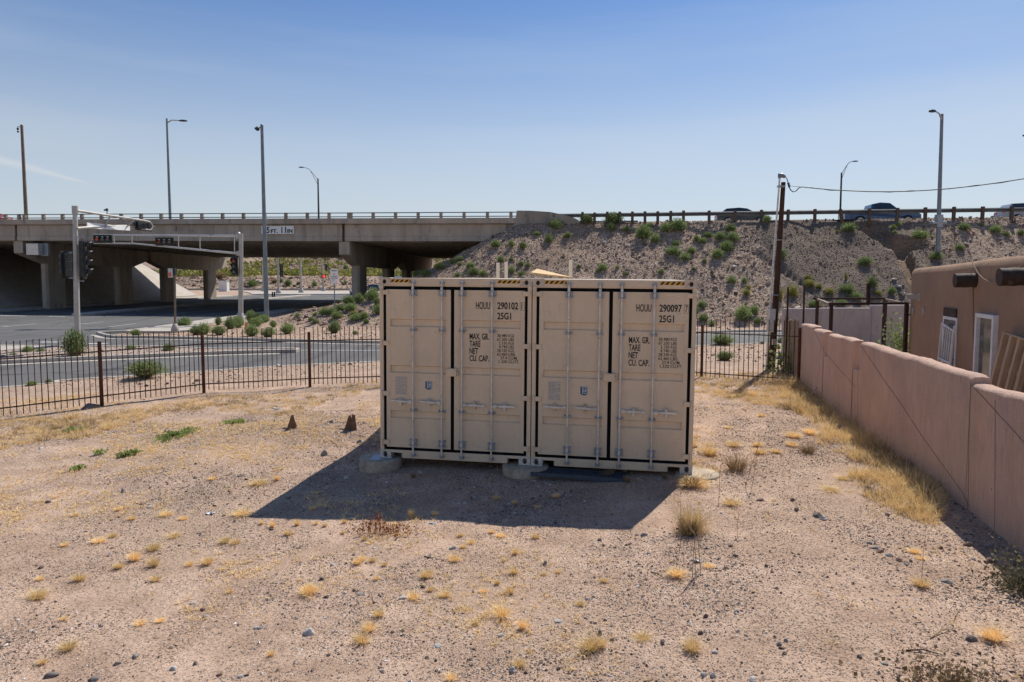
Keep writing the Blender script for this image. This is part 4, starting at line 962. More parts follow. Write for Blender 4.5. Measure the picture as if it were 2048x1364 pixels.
# ================================================================== ADOBE HOUSE
HA = Vector((11.75, 20.2, 0)); hd = Vector((-0.3, -1, 0)).normalized(); hn = Vector((hd.y, -hd.x, 0))
if hn.x > 0: hn = -hn
def fac(px, py, off=0.0): return plane_hit(px, py, HA + hn * off, hn)
def hs(px, py): p = fac(px, py); return (p - HA).dot(hd), p.z
house = empty('adobe_house', (HA.x, HA.y, 0)); tag(house, 'tan adobe house with a rounded parapet behind the pink wall', 'house')
HO = Vector((HA.x, HA.y, 0))
top = [hs(*p) for p in ((1820, 536.5), (1862, 532), (1897, 527), (1942, 521), (1962, 517.5), (2048, 508.5))]
tsx = np.array([a for a, b in top] + [12.0]); tsz = np.array([b for a, b in top] + [3.62])
hm = MB(); prof = []; ns = 70; HLEN = 12.5
for i in range(ns + 1):
    s = HLEN * i / ns; H = float(np.interp(s, tsx, tsz)) + 0.03 * float(fbm(np.array([s]), np.array([3.0]), 1.1, 12)[0])
    H -= 0.08 * max(0, 1 - s / 0.22) ** 2
    wob = 0.02 * float(fbm(np.array([s]), np.array([8.0]), 1.4, 14)[0]); ins = 0.05 * max(0, 1 - s / 0.15) ** 2
    cs = [(0.0 + ins, -0.2), (wob + ins, 1.2), (wob + ins, H - 0.22), (0.02 + ins, H - 0.1), (0.09 + ins, H - 0.02), (0.2, H), (0.34, H), (0.42, H - 0.05), (0.44, H - 0.4), (7.5, H - 0.5), (7.5, -0.2)]
    prof.append([HA + hd * s - hn * a + Vector((0, 0, z)) - HO for a, z in cs])
k = len(cs); vs = [v for p in prof for v in p]; fs = [(i*k+j, (i+1)*k+j, (i+1)*k+j+1, i*k+j+1) for i in range(ns) for j in range(k-1)]
hm.add(vs, fs, True)
hm.add([vs[i] for i in range(k)], [tuple(range(k))]); hm.add([vs[ns*k+i] for i in range(k)], [tuple(range(k))[::-1]])
hm.build('wall', M['adobe'], house)
for b, r_, ln in ((fac(1951, 560.5), 0.155, 0.40), (fac(2062, 553), 0.165, 0.50)):
    m = MB(); p = b - HO; nrm = (hn + Vector((0, 0, -0.02))).normalized(); side = hd
    rr = [r_ * (1 + 0.04 * math.sin(q * 9)) for q in range(8)]
    pts = [p - nrm * 0.3 + nrm * (ln + 0.3) * q / 7 for q in range(8)]; m.tube(pts, rr, 16); m.build('viga', M['wood_v'], house)
def fbox(name, px0, py0, px1, py1, d0, d1, mat, parent, bevel=0.0, inset=None):
    (s0, z0), (s1, z1) = hs(px0, py0), hs(px1, py1); m = MB(); s0, s1 = sorted((s0, s1)); z0, z1 = sorted((z0, z1))
    vs = [HA + hd * s + hn * d + Vector((0, 0, z)) - HO for s, d, z in ((s0,d0,z0),(s1,d0,z0),(s1,d1,z0),(s0,d1,z0),(s0,d0,z1),(s1,d0,z1),(s1,d1,z1),(s0,d1,z1))]
    m.add(vs, [(3,2,1,0),(4,5,6,7),(0,1,5,4),(1,2,6,5),(2,3,7,6),(3,0,4,7)]); return m
def window(s0, s1, z0, z1, fw, mat_f, depth, sash=None):
    m = MB()
    def bx(a, b, c, d, d0, d1):
        vs = [HA + hd * s + hn * q + Vector((0, 0, z)) - HO for s, q, z in ((a,d0,c),(b,d0,c),(b,d1,c),(a,d1,c),(a,d0,d),(b,d0,d),(b,d1,d),(a,d1,d))]
        m.add(vs, [(3,2,1,0),(4,5,6,7),(0,1,5,4),(1,2,6,5),(2,3,7,6),(3,0,4,7)])
    bx(s0, s0+fw, z0, z1, 0, depth); bx(s1-fw, s1, z0, z1, 0, depth); bx(s0+fw, s1-fw, z1-fw, z1, 0, depth); bx(s0+fw, s1-fw, z0, z0+fw, 0, depth)
    if sash: bx(s0+fw, s1-fw, sash-0.02, sash+0.02, 0, depth*0.7)
    w = m.build('window', mat_f, house, bevel=0.004)
    m = MB(); bx(s0+fw, s1-fw, z0+fw, z1-fw, 0.012, 0.022); m.build('pane', M['glass_w'], w); return w
mgl, nt, b = new_mat('curtained_glass'); vec = coord(nt, 'Object', (2, 2, 5)); col = ramp(nt, noise(nt, vec, 1.6, 4, 0.6), [(0.35, (0.035, 0.035, 0.03)), (0.55, (0.10, 0.095, 0.085)), (0.75, (0.20, 0.195, 0.18))]); lk(nt, col, b.inputs['Base Color']); b.inputs['Roughness'].default_value = 0.12; b.inputs['Specular IOR Level'].default_value = 0.8; M['glass_w'] = mgl
(s0, z1), (s1, _) = hs(1888.5, 631.5), hs(1916, 640); window(s0, s1, z1 - 1.5, z1, 0.07, M['white'], 0.03)
lin = fbox('lintel', 1889.5, 631, 1915, 618, -0.01, 0.035, None, None).build('lintel', M['wood_v'], house)
(s0, z1), (s1, _) = hs(1961, 626), hs(1998, 640); window(s0, s1, z1 - 1.75, z1, 0.085, M['white'], 0.10, None)
# canale, vents, dangling cable, stain
m = MB(); p = fac(1839, 594) - HO; m.box((-0.09, -0.02, -0.06), (0.09, 0.30, -0.045)); m.box((-0.09, -0.02, -0.045), (-0.078, 0.30, 0.07)); m.box((0.078, -0.02, -0.045), (0.09, 0.30, 0.07)); m.box((-0.11, 0.18, 0.07), (0.11, 0.31, 0.082)); m.box((-0.12, -0.03, -0.10), (0.12, 0.02, 0.10))
aa = math.atan2(hn.y, hn.x) - math.pi / 2; m.xf(TR(p.x, p.y, p.z) @ RZ(aa)); m.build('canale', M['steel_w'], house)
for px in (1827, 1848):
    p = fac(px, 622) - HO; m = MB(); m.tube([p, p + hn * 0.03], 0.07, 14); m.xf(Matrix.Translation(p) @ Matrix.Diagonal((1, 1, 1.7, 1)) @ Matrix.Translation(-p)); m.build('vent', M['palewall'], house)
P = [fac(px, py, d) - HO for px, py, d in ((1943, 518, 0.03), (1946, 528, 0.05), (1955, 545, 0.06), (1965, 556, 0.06), (1980, 565, 0.06), (1996, 567, 0.06), (2010, 563, 0.06), (2028, 545, 0.05), (2046, 528, 0.04))]
MB().tube(P, 0.010, 6).build('cable', M['wood_g'], house)
P = [fac(1946.5, y, 0.004) - HO for y in (572, 590, 615, 640, 670, 700)]; P = [q + hd * random.uniform(-0.01, 0.01) for q in P]
MB().tube(P, [0.016, 0.012, 0.008, 0.006, 0.006, 0.005], 5).build('crack', M['crack'], house)
# grille leaning on the house
g = MB(); gw, gh = 0.92, 1.25
for a, b in (((0, 0), (0, gh)), ((gw, 0), (gw, gh)), ((0, gh), (gw, gh - 0.13)), ((0, 0.02), (gw, 0.02)), ((0, 0.38), (gw, 0.36))): g.beam((a[0], 0, a[1]), (b[0], 0, b[1]), 0.03, 0.035, up=Vector((0, 1, 0)))
for i in range(1, 6): g.beam((gw*i/6, 0.018, 0.02), (gw*i/6, 0.018, gh - 0.02 - 0.13*i/6), 0.022, 0.022, up=Vector((0, 1, 0)))
pz = fac(1885.5, 646, 0.10); z0 = pz.z; pz = pz + hn * 0.08; ga = math.atan2(hd.y, hd.x); o = g.build('security_grille', M['white']); o.location = (pz.x, pz.y, z0 - gh); o.rotation_euler = (R(-3), 0, ga)
tag(o, 'white barred window grille leaning against the house under the small window', 'window grille')
# a stack of crates carries the grille and pallets stay on the yard floor behind the wall
pa = MB(); pw, ph = 1.20, 1.35
for i in range(4): pa.box((i*0.36, 0, 0), (i*0.36 + 0.10, 0.085, ph))
for z in (0.0, ph/2, ph - 0.10): pa.box((0, 0.085, z), (pw, 0.105, z + 0.10))
pa.box((0.0, 0.0, ph + 0.001), (pw, 0.105, ph + 0.03))
pz = fac(2012, 664, 0.10); z0 = pz.z; pz = pz + hn * 0.30
o = pa.build('wooden_pallet', M['wood_l'], bevel=0.003); o.location = (pz.x, pz.y, z0 - ph); o.rotation_euler = (R(-9), R(3), ga)
tag(o, 'weathered wooden pallet leaning against the house at the right edge', 'pallet')
for nm, lab, loc, sz in (('crate', 'wooden crate on the yard floor under the leaning grille', fac(1905, 720, 0.35), (0.5, 0.30)), ('crate', 'wooden crate on the yard floor under the leaning pallet', fac(2020, 760, 0.55), (0.5, 0.4))):
    m = MB(); zt = (fac(1885.5, 646, 0.10).z - gh) if 'grille' in lab else (z0 - ph)
    nb = max(3, int(zt / 0.14))
    for i in range(nb): m.box((-sz[0], -sz[1], zt*i/nb + 0.01), (sz[0], -sz[1] + 0.02, zt*(i+1)/nb - 0.012)); m.box((-sz[0], sz[1] - 0.02, zt*i/nb + 0.01), (sz[0], sz[1], zt*(i+1)/nb - 0.012))
    for i in range(nb): m.box((-sz[0], -sz[1]+0.02, zt*i/nb + 0.01), (-sz[0] + 0.02, sz[1]-0.02, zt*(i+1)/nb - 0.012)); m.box((sz[0]-0.02, -sz[1]+0.02, zt*i/nb + 0.01), (sz[0], sz[1]-0.02, zt*(i+1)/nb - 0.012))
    m.box((-sz[0], -sz[1], zt - 0.012), (sz[0], sz[1], zt))
    o = m.build(nm, M['wood_g']); o.location = (loc.x, loc.y, 0.0); o.rotation_euler = (0, 0, ga); tag(o, lab, 'crate', 'crates in the house yard')
# ================================================================== PALE WALL, PIPE FRAME, PICKETS, POLE
pw_ = MB()
def pwall(xa, xb, ytop, Y, th_=0.22, extra=0.0):
    a, b = at(xa, ytop, Y), at(xb, ytop, Y); pw_.box((a.x, Y, -0.2), (b.x, Y + th_, a.z + extra))
pwall(1568, 1643.5, 617, 26.6, 0.2); pwall(1644, 1744, 616, 26.2, 0.24); pwall(1744.1, 1850, 610, 26.18, 0.26)
o = pw_.build('plaster_wall', M['palewall'], bevel=0.04, segs=3); tag(o, 'pale mauve plastered wall behind the rusty pipe frame', 'wall')
cap_ = MB()
pf = empty('pipe_frame', at(1634, 700, 22) * Vector((1, 1, 0)).length * 0 + Vector((9.0, 20.2, 0))); tag(pf, 'rusty pipe frame standing between the pink wall and the house', 'pipe frame')
PO = Vector((9.0, 20.2, 0))
def pbeam(name, a, b, w=0.075, mat='rust_d'):
    m = MB(); m.beam(Vector(a) - PO, Vector(b) - PO, w, w); m.build(name, M[mat], pf)
def post(px, py, Y, w=0.08, name='post'):
    a = at(px, py, Y); pbeam(name, (a.x, Y, 0.0), (a.x, Y, a.z), w); return a
f1 = post(1663, 608.2, 20.2); f2 = post(1813.5, 607.5, 20.0, 0.09); r1 = post(1635, 597, 25.0, 0.09); r2 = post(1770.5, 597, 25.0, 0.11)
e1 = at(1657.5, 607.8, 20.2); e2 = at(1816, 606.6, 20.0); pbeam('beam', e1, e2); g1 = at(1626.5, 597, 25.0); g2 = at(1777, 597, 25.0); pbeam('beam', g1, g2)
pbeam('beam', at(1635, 598.5, 25.0), at(1659, 608.5, 20.2), 0.07, 'wood_g'); pbeam('beam', at(1771, 598.5, 25), at(1800, 605.0, 21.0), 0.06, 'wood_g')
a = at(1736.5, 566.5, 20.1); b = at(1736.5, 607, 20.1); pbeam('stub', b, a, 0.075)
a = at(1809, 629.5, 19.9); pbeam('bracket', a, a + Vector((0.16, 0, 0)), 0.04)
for px, py, Y, lab in ((1608.7, 573.5, 20.6, 'thin rusty iron post right of the coyote fence behind the pink wall end'), (1576.3, 574.5, 21.6, 'thin rusty iron post rising out of the coyote fence')):
    a = at(px, py, Y); m = MB(); m.tube([(a.x, Y, -0.1), (a.x, Y, a.z)], 0.03, 8); o = m.build('iron_post', M['rust_d']); tag(o, lab, 'post', 'thin iron posts by the coyote fence')
cf = empty('coyote_fence', (8.7, 21.0, 0)); tag(cf, 'short dark fence of upright weathered sticks behind the iron fence', 'stick fence')
rd = random.Random(8); m = MB()
A_, B_ = at(1569.5, 700, 22.2), at(1594.5, 700, 19.9)
for i in range(22):
    f = i / 21; x = A_.x + (B_.x - A_.x) * f; y = A_.y + (B_.y - A_.y) * f; z = 1.72 + rd.uniform(-0.06, 0.1) + 0.05 * (1 - f)
    m.tube([(x - 8.7, y - 21, -0.05), (x - 8.7 + rd.uniform(-.02, .02), y - 21, z)], [0.043, 0.034], 7)
m.build('sticks', M['wood_g'], cf)
m = MB(); m.beam((A_.x - 8.7, A_.y - 21.05, 1.2), (B_.x - 8.7, B_.y - 21.05, 1.2), 0.03, 0.05); m.beam((A_.x - 8.7, A_.y - 21.05, 0.4), (B_.x - 8.7, B_.y - 21.05, 0.4), 0.03, 0.05); m.build('rail', M['wood_d'], cf)
# utility pole
pb = hit(1542, 739); pt = at(1566.8, 364.5, pb.y)
up = empty('utility_pole', (pb.x, pb.y, 0)); tag(up, 'leaning dark brown wooden utility pole with a steel conduit', 'utility pole'); UO = Vector((pb.x, pb.y, 0))
m = MB(); m.tube([pb - Vector((0, 0, 0.3)) - UO, pt - UO], [0.115, 0.068], 14); m.build('pole', M['wood_d'], up)
cb, c1_, c2_ = at(1532.5, 739, pb.y - 0.15), at(1541, 600, pb.y - 0.15), at(1559.3, 356, pb.y - 0.15); cb.z = 0
m = MB(); m.tube([cb - UO, c1_ - UO, c2_ - UO], [0.040, 0.031, 0.027], 10)
m.build('conduit', M['galv'], up)
hd_ = at(1562.5, 350.5, pb.y - 0.15); m = MB(); m.tube([c2_ - UO, c2_ - UO + Vector((0.0, 0, 0.09)), hd_ - UO + Vector((0.02, 0, 0)), hd_ - UO + Vector((0.12, -0.02, -0.06))], [0.055, 0.07, 0.07, 0.045], 10); m.build('weatherhead', M['steel_g'], up)
bx_ = at(1539.5, 640, pb.y - 0.26); m = MB(); m.box((-0.05, -0.09, -0.38), (0.14, 0.09, 0.36)); m.xf(Matrix.Translation(bx_ - UO) @ Matrix.Rotation(R(3.5), 4, 'Y')); m.build('meter_box', M['galv'], up, bevel=0.01)
bx_ = at(1547.5, 684, pb.y - 0.2); m = MB(); m.box((-0.045, -0.05, -0.09), (0.045, 0.04, 0.09)); m.xf(Matrix.Translation(bx_ - UO)); m.build('junction_box', M['galv'], up)
for yy in (372, 374, 480, 590):
    q = at(1559.5 - (yy - 360) * 0.062, yy, pb.y - 0.1); m = MB(); m.box((-0.06, -0.09, -0.012), (0.16, 0.05, 0.012)); m.xf(Matrix.Translation(q - UO)); m.build('strap', M['galv_d'], up)
sp_ = at(1577, 370, pb.y); m = MB(); m.tube([sp_ + Vector((-0.01, 0, 0.075)) - UO, sp_ + Vector((0.03, 0, -0.07)) - UO], 0.034, 10); m.build('splice', M['black_plastic'], up)
m = MB(); m.tube([hd_ - UO + Vector((0.10, 0, -0.05)), at(1571, 353.5, pb.y) - UO, at(1574, 358, pb.y) - UO, at(1576.3, 366, pb.y) - UO], 0.014, 6); m.build('lead', M['black_plastic'], up)
wire = []
for i, (px, py) in enumerate(((1578, 374), (1582, 381), (1587, 383.8), (1592, 382), (1598, 375.5), (1604, 373.8), (1625, 376), (1660, 379.5), (1700, 381.6), (1740, 383.2), (1780, 383.4), (1820, 382.4), (1860, 380.2), (1900, 377.2), (1950, 371.8), (2000, 365), (2048, 357.5), (2110, 346), (2200, 328))):
    wire.append(at(px, py, pb.y - max(0, i - 5) * 0.12))
m = MB(); m.tube(wire, 0.016, 6); 
w2 = [p + Vector((0, 0.0, 0.02 * math.sin(i * 2.3))) for i, p in enumerate(wire[5:])]; m.tube([at(1577, 371.5, pb.y)] + w2, 0.009, 5)
o = m.build('overhead_cable', M['black_plastic']); tag(o, 'black twisted service cable sagging from the utility pole to the right', 'cable')
# two rusty angle brackets stuck in the lot
for (px, py, w, h, twin, lab) in ((584, 857, 0.19, 0.27, False, 'rusty tapering steel bracket standing alone in the lot, left of its pair'), (699, 859, 0.20, 0.28, True, 'rusty V shaped steel bracket nearer the containers')):
    p = hit(px, py); m = MB(); T_ = 0.012
    def plate(rot, ox):
        q = MB(); q.prism([(-w*0.5, 0), (w*0.42, 0), (w*0.08, h), (-w*0.12, h)], -T_/2, T_/2, Matrix(((1,0,0,0),(0,0,-1,0),(0,1,0,0),(0,0,0,1)))); q.xf(TR(ox, 0, 0) @ RZ(rot)); m.add(q.v, q.f)
    plate(R(20), 0)
    if twin: m.add([(0.02, 0.10, 0), (0.06, -0.06, 0), (0.16, -0.02, 0), (0.10, 0.0, h + 0.02), (0.03, 0.01, h + 0.02)], [(0, 1, 4), (1, 2, 3, 4), (2, 0, 4, 3), (0, 2, 1)])
    else: m.add([(w*0.1, 0.10, 0), (w*0.36, 0.09, 0), (w*0.07, 0.01, h), (-w*0.1, 0.0, h)], [(0, 1, 2, 3), (3, 2, 1, 0)])
    m.box((-w*0.95, -0.03, -0.02), (w*0.5, 0.06, 0.012)); o = m.build('steel_bracket', M['rust_l']); o.location = p; o.rotation_euler = (R(-3), R(2), R(-8)); tag(o, lab, 'steel bracket', 'rusty brackets in the lot')
# ================================================================== FREEWAY BRIDGE
BO = Vector((0.5, 55.4, 0)); bu = Vector((1, -0.15, 0)).normalized(); bw = Vector((0.07, 1, 0)).normalized(); BW = 39.5
def D(s, w=0.0): return 7.86 - 0.0093 * s - 0.0115 * w
def BP(s, w, z): p = BO + bu * s + bw * w; return Vector((p.x, p.y, D(s, w) + z))
bridge = empty('freeway_bridge', (BO.x, BO.y, 0)); tag(bridge, 'long concrete freeway overpass crossing the road at the left', 'bridge'); BB = Vector((BO.x, BO.y, 0))
def loft_s(mb, s0, s1, prof, n=1, w0=0.0):                # profile (w,z) relative to deck datum, closed, swept along s
    k = len(prof); vs = []
    for i in range(n + 1):
        s = s0 + (s1 - s0) * i / n; vs += [BP(s, w0 + a, z) - BB for a, z in prof]
    fs = [(i*k+j, (i+1)*k+j, (i+1)*k+(j+1)%k, i*k+(j+1)%k) for i in range(n) for j in range(k)]
    mb.add(vs, fs); mb.add(vs[:k], [tuple(range(k))]); mb.add(vs[-k:], [tuple(range(k))[::-1]])
S1, S2, SL = -14.9, -46.2, -63.0
spans = [(SL, S2 - 0.13), (S2 + 0.13, S1 - 0.13), (S1 + 0.13, -1.0)]
m = MB(); loft_s(m, SL, 0.2, [(0, 0), (0, -0.40), (0.03, -0.46), (0.3, -0.46), (0.3, -0.36), (BW-0.3, -0.36), (BW-0.3, -0.46), (BW, -0.46), (BW, 0), (BW-0.35, 0), (BW-0.35, -0.16), (0.35, -0.16), (0.35, 0)], 8)
m.build('deck', M['concrete_l'], bridge)
for a, b in spans:
    for i in range(16):
        w = 0.34 + i * 2.44; z0 = -0.48
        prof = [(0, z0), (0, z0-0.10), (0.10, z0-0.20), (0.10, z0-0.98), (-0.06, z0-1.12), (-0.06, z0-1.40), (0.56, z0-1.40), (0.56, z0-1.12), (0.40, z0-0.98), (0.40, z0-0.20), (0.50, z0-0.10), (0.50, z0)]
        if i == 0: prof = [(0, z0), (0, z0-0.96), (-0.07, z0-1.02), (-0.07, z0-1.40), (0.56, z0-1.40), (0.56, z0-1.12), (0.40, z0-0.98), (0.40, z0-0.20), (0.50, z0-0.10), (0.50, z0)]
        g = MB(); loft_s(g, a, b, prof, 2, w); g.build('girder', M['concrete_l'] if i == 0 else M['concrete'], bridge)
for s_ in (S1, S2):
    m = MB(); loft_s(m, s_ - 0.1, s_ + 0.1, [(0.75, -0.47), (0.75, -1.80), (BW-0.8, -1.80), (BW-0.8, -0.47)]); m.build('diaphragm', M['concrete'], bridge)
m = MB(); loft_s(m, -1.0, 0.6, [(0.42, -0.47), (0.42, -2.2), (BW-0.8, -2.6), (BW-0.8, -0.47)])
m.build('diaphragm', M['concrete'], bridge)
ab = MB(); k = 0
A0, A1 = BP(-2.0, 0.6, 0) - BB, BP(-2.0, BW-0.8, 0) - BB
ab.add([Vector((q.x + dx, q.y, z)) for q in (A0, A1) for dx, z in ((0, 4.4), (0, 6.0), (2.6, 6.0), (2.6, 4.4))], [(0, 1, 5, 4), (1, 2, 6, 5), (2, 3, 7, 6), (3, 0, 4, 7), (0, 3, 2, 1), (4, 5, 6, 7)])
ab.build('abutment', M['concrete'], bridge)
def cap(s_, w0, w1):
    prof = [(w0, -1.90), (w0, -3.0), (w0+3.0, -3.85), (w1-3.0, -3.85), (w1, -3.0), (w1, -1.90)]; m = MB()
    vs = [BP(s_ + e, w, 0) - BB for e in (-0.48, 0.48) for w, z in prof]
    n = len(prof); zz = [D(s_, w) + z for w, z in prof] * 2
    vs = [Vector((v.x, v.y, z)) for v, z in zip(vs, zz)]
    m.add(vs, [tuple(range(n)), tuple(range(n, 2*n))[::-1]] + [(i, i+n, (i+1)%n+n, (i+1)%n) for i in range(n)])
    return m.build('pier_cap', M['concrete_l'], bridge, bevel=0.02)
for s_ in (S1, S2):
    for w0, w1 in ((0.5, 19.6), (19.95, 38.8)):
        c = cap(s_, w0, w1)
        for wc in (w0 + 4.2, w1 - 4.2):
            m = MB(); prof = [(-0.38, -1.1), (-0.38, 1.1), (-0.22, 1.3), (0.22, 1.3), (0.38, 1.1), (0.38, -1.1), (0.22, -1.3), (-0.22, -1.3)]
            vs = []
            for z in (-0.4, None):
                for e, w in prof:
                    q = BP(s_ + e, wc + w, 0) - BB; vs.append(Vector((q.x, q.y, -0.4 if z is not None else D(s_, wc) - 3.84)))
            m.add(vs, [(i, (i+1)%8, (i+1)%8+8, i+8) for i in range(8)]); m.build('column', M['concrete_l'], bridge)
# railing: concrete posts and two rails
posts = []
s = -0.6
while s > SL + 1: posts.append(s); s -= 1.935
for s_ in posts + [S1 + 0.55, S2 + 0.55]:
    for w0 in (0.06, BW - 0.3):
        if w0 > 1 and s_ not in posts: continue
        m = MB(); loft_s(m, s_ - 0.125, s_ + 0.125, [(w0, 0), (w0, 0.50), (w0+0.24, 0.50), (w0+0.24, 0)]); 
        if w0 < 1: m.build('railing_post', M['concrete'], bridge, bevel=0.02)
for w0 in (0.10, BW - 0.22):
    for z in (0.42, 0.10):
        m = MB(); loft_s(m, SL, -0.1, [(w0, z), (w0, z+0.065), (w0+0.08, z+0.065), (w0+0.08, z)], 4); m.build('rail', M['steel_d'], bridge)
# wing wall that closes the end of the railing
def frontp(px, py, off=-0.12):
    n = Vector((bu.y, -bu.x, 0)); P = BO + n * -off if n.y > 0 else BO + n * off * -1
    return plane_hit(px, py, BO + Vector((0, off, 0)), n)
poly = [(1033.5, 421), (1060, 421.3), (1100, 423.8), (1130, 430), (1150, 436.5), (1157, 440.5), (1159, 452), (1120, 466), (1050, 486), (985, 500), (974, 489), (1029.5, 447)]
F0 = [frontp(*p) - BB for p in poly]; ub = [( (f).dot(bu), f.z) for f in F0]
tri = tessellate_polygon([[Vector((a, b, 0)) for a, b in ub]]); m = MB(); n = len(F0)
vs = F0 + [f + bw * 0.42 for f in F0]
m.add(vs, [tuple(t) for t in tri] + [tuple(q + n for q in t[::-1]) for t in tri] + [(i, (i+1)%n, (i+1)%n+n, i+n) for i in range(n)])
o = m.build('wing_wall', M['concrete'], bridge); bmx = bmesh.new(); bmx.from_mesh(o.data); bmesh.ops.recalc_face_normals(bmx, faces=bmx.faces); bmx.to_mesh(o.data); bmx.free()
# clearance sign
def on_front(px, py, out=0.0):
    n = Vector((bu.y, -bu.x, 0)); return plane_hit(px, py, BO + bw * (0.25 - out), n)
a, b = on_front(523, 468, 0.05), on_front(587.5, 451.5, 0.05)
m = MB(); aL, bL = a - BB, b - BB; W_ = (Vector((b.x, b.y, 0)) - Vector((a.x, a.y, 0))).length; H_ = b.z - a.z
m.box((0, 0, 0), (W_, 0.05, H_)); m.xf(Matrix.Translation(aL) @ RZ(math.atan2(bu.y, bu.x))); sg = m.build('clearance_sign', M['signwhite'], bridge)
m = MB(); x = 0.10
for txt, sz, xs in (('15', 0.52, 0.80), ('FT.', 0.32, 0.95), ('11', 0.52, 0.80), ('IN', 0.32, 0.95)):
    q = MB(); text_part(txt, sz / 0.70, xs, 0, 0.10, -0.006, q, bold=0.02)
    wmx = max(v[0] for v in q.v); q.xf(TR(x, 0, 0.0)); m.add(q.v, q.f); x += wmx + (0.07 if txt in ('15', '11') else 0.20)
sc_ = (W_ - 0.12) / (x - 0.2); m.xf(Matrix.Translation(aL) @ RZ(math.atan2(bu.y, bu.x)) @ Matrix.Diagonal((sc_, 1, min(1, H_/0.72), 1)))
m.build('lettering', M['black'], sg)
# equipment boxes and a downpipe stub on the girder
for (px0, py0, px1, py1, Y, dp) in ((62, 487.5, 85, 510.5, 62.2, 0.6), (85.5, 487, 99.5, 512, 62.6, 0.3)):
    a, b = at(px0, py1, Y), at(px1, py0, Y); m = MB(); m.box((a.x, Y - dp, a.z), (b.x, Y, b.z)); m.v = [tuple(Vector(v) - BB) for v in m.v]; m.build('equipment_box', M['galv'] if px0 < 80 else M['galv_d'], bridge, bevel=0.03)
a = at(349, 452, 59.85); m = MB(); m.box((a.x, 59.6, a.z - 0.42), (a.x + 0.18, 59.95, a.z)); m.v = [tuple(Vector(v) - BB) for v in m.v]; m.build('drain', M['concrete'], bridge)
# freeway surface (on bank and bridge)
o = MB().add([(0.7, float(Ye(0.7)) + 0.9, 7.47), (42, float(Ye(42)) + 0.9, 7.47), (400, float(Ye(42)) + 0.9, 7.47), (400, 90, 7.47), (42, 90, 7.47), (0.7, 94, 7.47)], [(0, 1, 2, 3, 4, 5)]).build('freeway', M['asphalt']); tag(o, kind='structure')
# ================================================================== GUARDRAIL on the bank
gr = empty('guardrail', (5.6, 54.5, 0)); tag(gr, 'steel guardrail on wooden posts along the top of the embankment', 'guardrail'); GO = Vector((5.6, 54.5, 0))
def gpos(x): return Vector((x, float(Ye(x)) - 0.15, 7.40))
x = at(1165.5, 430, 54.2).x; xs_ = []
for i in range(8): xs_.append(x); x += 0.965
while x < 46: xs_.append(x); x += 1.91
rd = random.Random(2)
for i, x in enumerate(xs_):
    p = gpos(x) - GO; m = MB(); j = rd.uniform(-0.03, 0.03); lean = 0.0
    if abs(x - 24.6) < 0.9 and i > 8: lean = -0.16
    m.box((-0.095, -0.1, -0.5), (0.095, 0.1, 0.80 + j)); m.xf(Matrix.Translation(p) @ Matrix.Rotation(lean + rd.uniform(-0.02, 0.02), 4, 'Y')); m.build('post', M['railpost'], gr, bevel=0.01)
prof = [(0.0, 0.42), (-0.03, 0.45), (-0.075, 0.50), (-0.03, 0.55), (0.0, 0.575), (-0.03, 0.60), (-0.075, 0.65), (-0.03, 0.70), (0.0, 0.73)]
m = MB(); line = [gpos(v) + Vector((0, 0.17, 0)) - GO for v in list(np.arange(3.7, 46, 1.2))]
k = len(prof); vs = []
for i, p in enumerate(line):
    for a, z in prof: vs.append(p + Vector((0, a + 0.02, z)))
    for a, z in prof[::-1]: vs.append(p + Vector((0, a + 0.026, z)))
k *= 2
m.add(vs, [(i*k+j, (i+1)*k+j, (i+1)*k+(j+1)%k, i*k+(j+1)%k) for i in range(len(line)-1) for j in range(k)]); m.build('beam', M['rail'], gr)
m = MB(); line = [gpos(v) + Vector((0, 0.20, 0.06)) - GO for v in (3.7, 9.9)]; m.beam(line[0], line[1], 0.1, 0.12); m.build('rub_rail', M['rail'], gr)
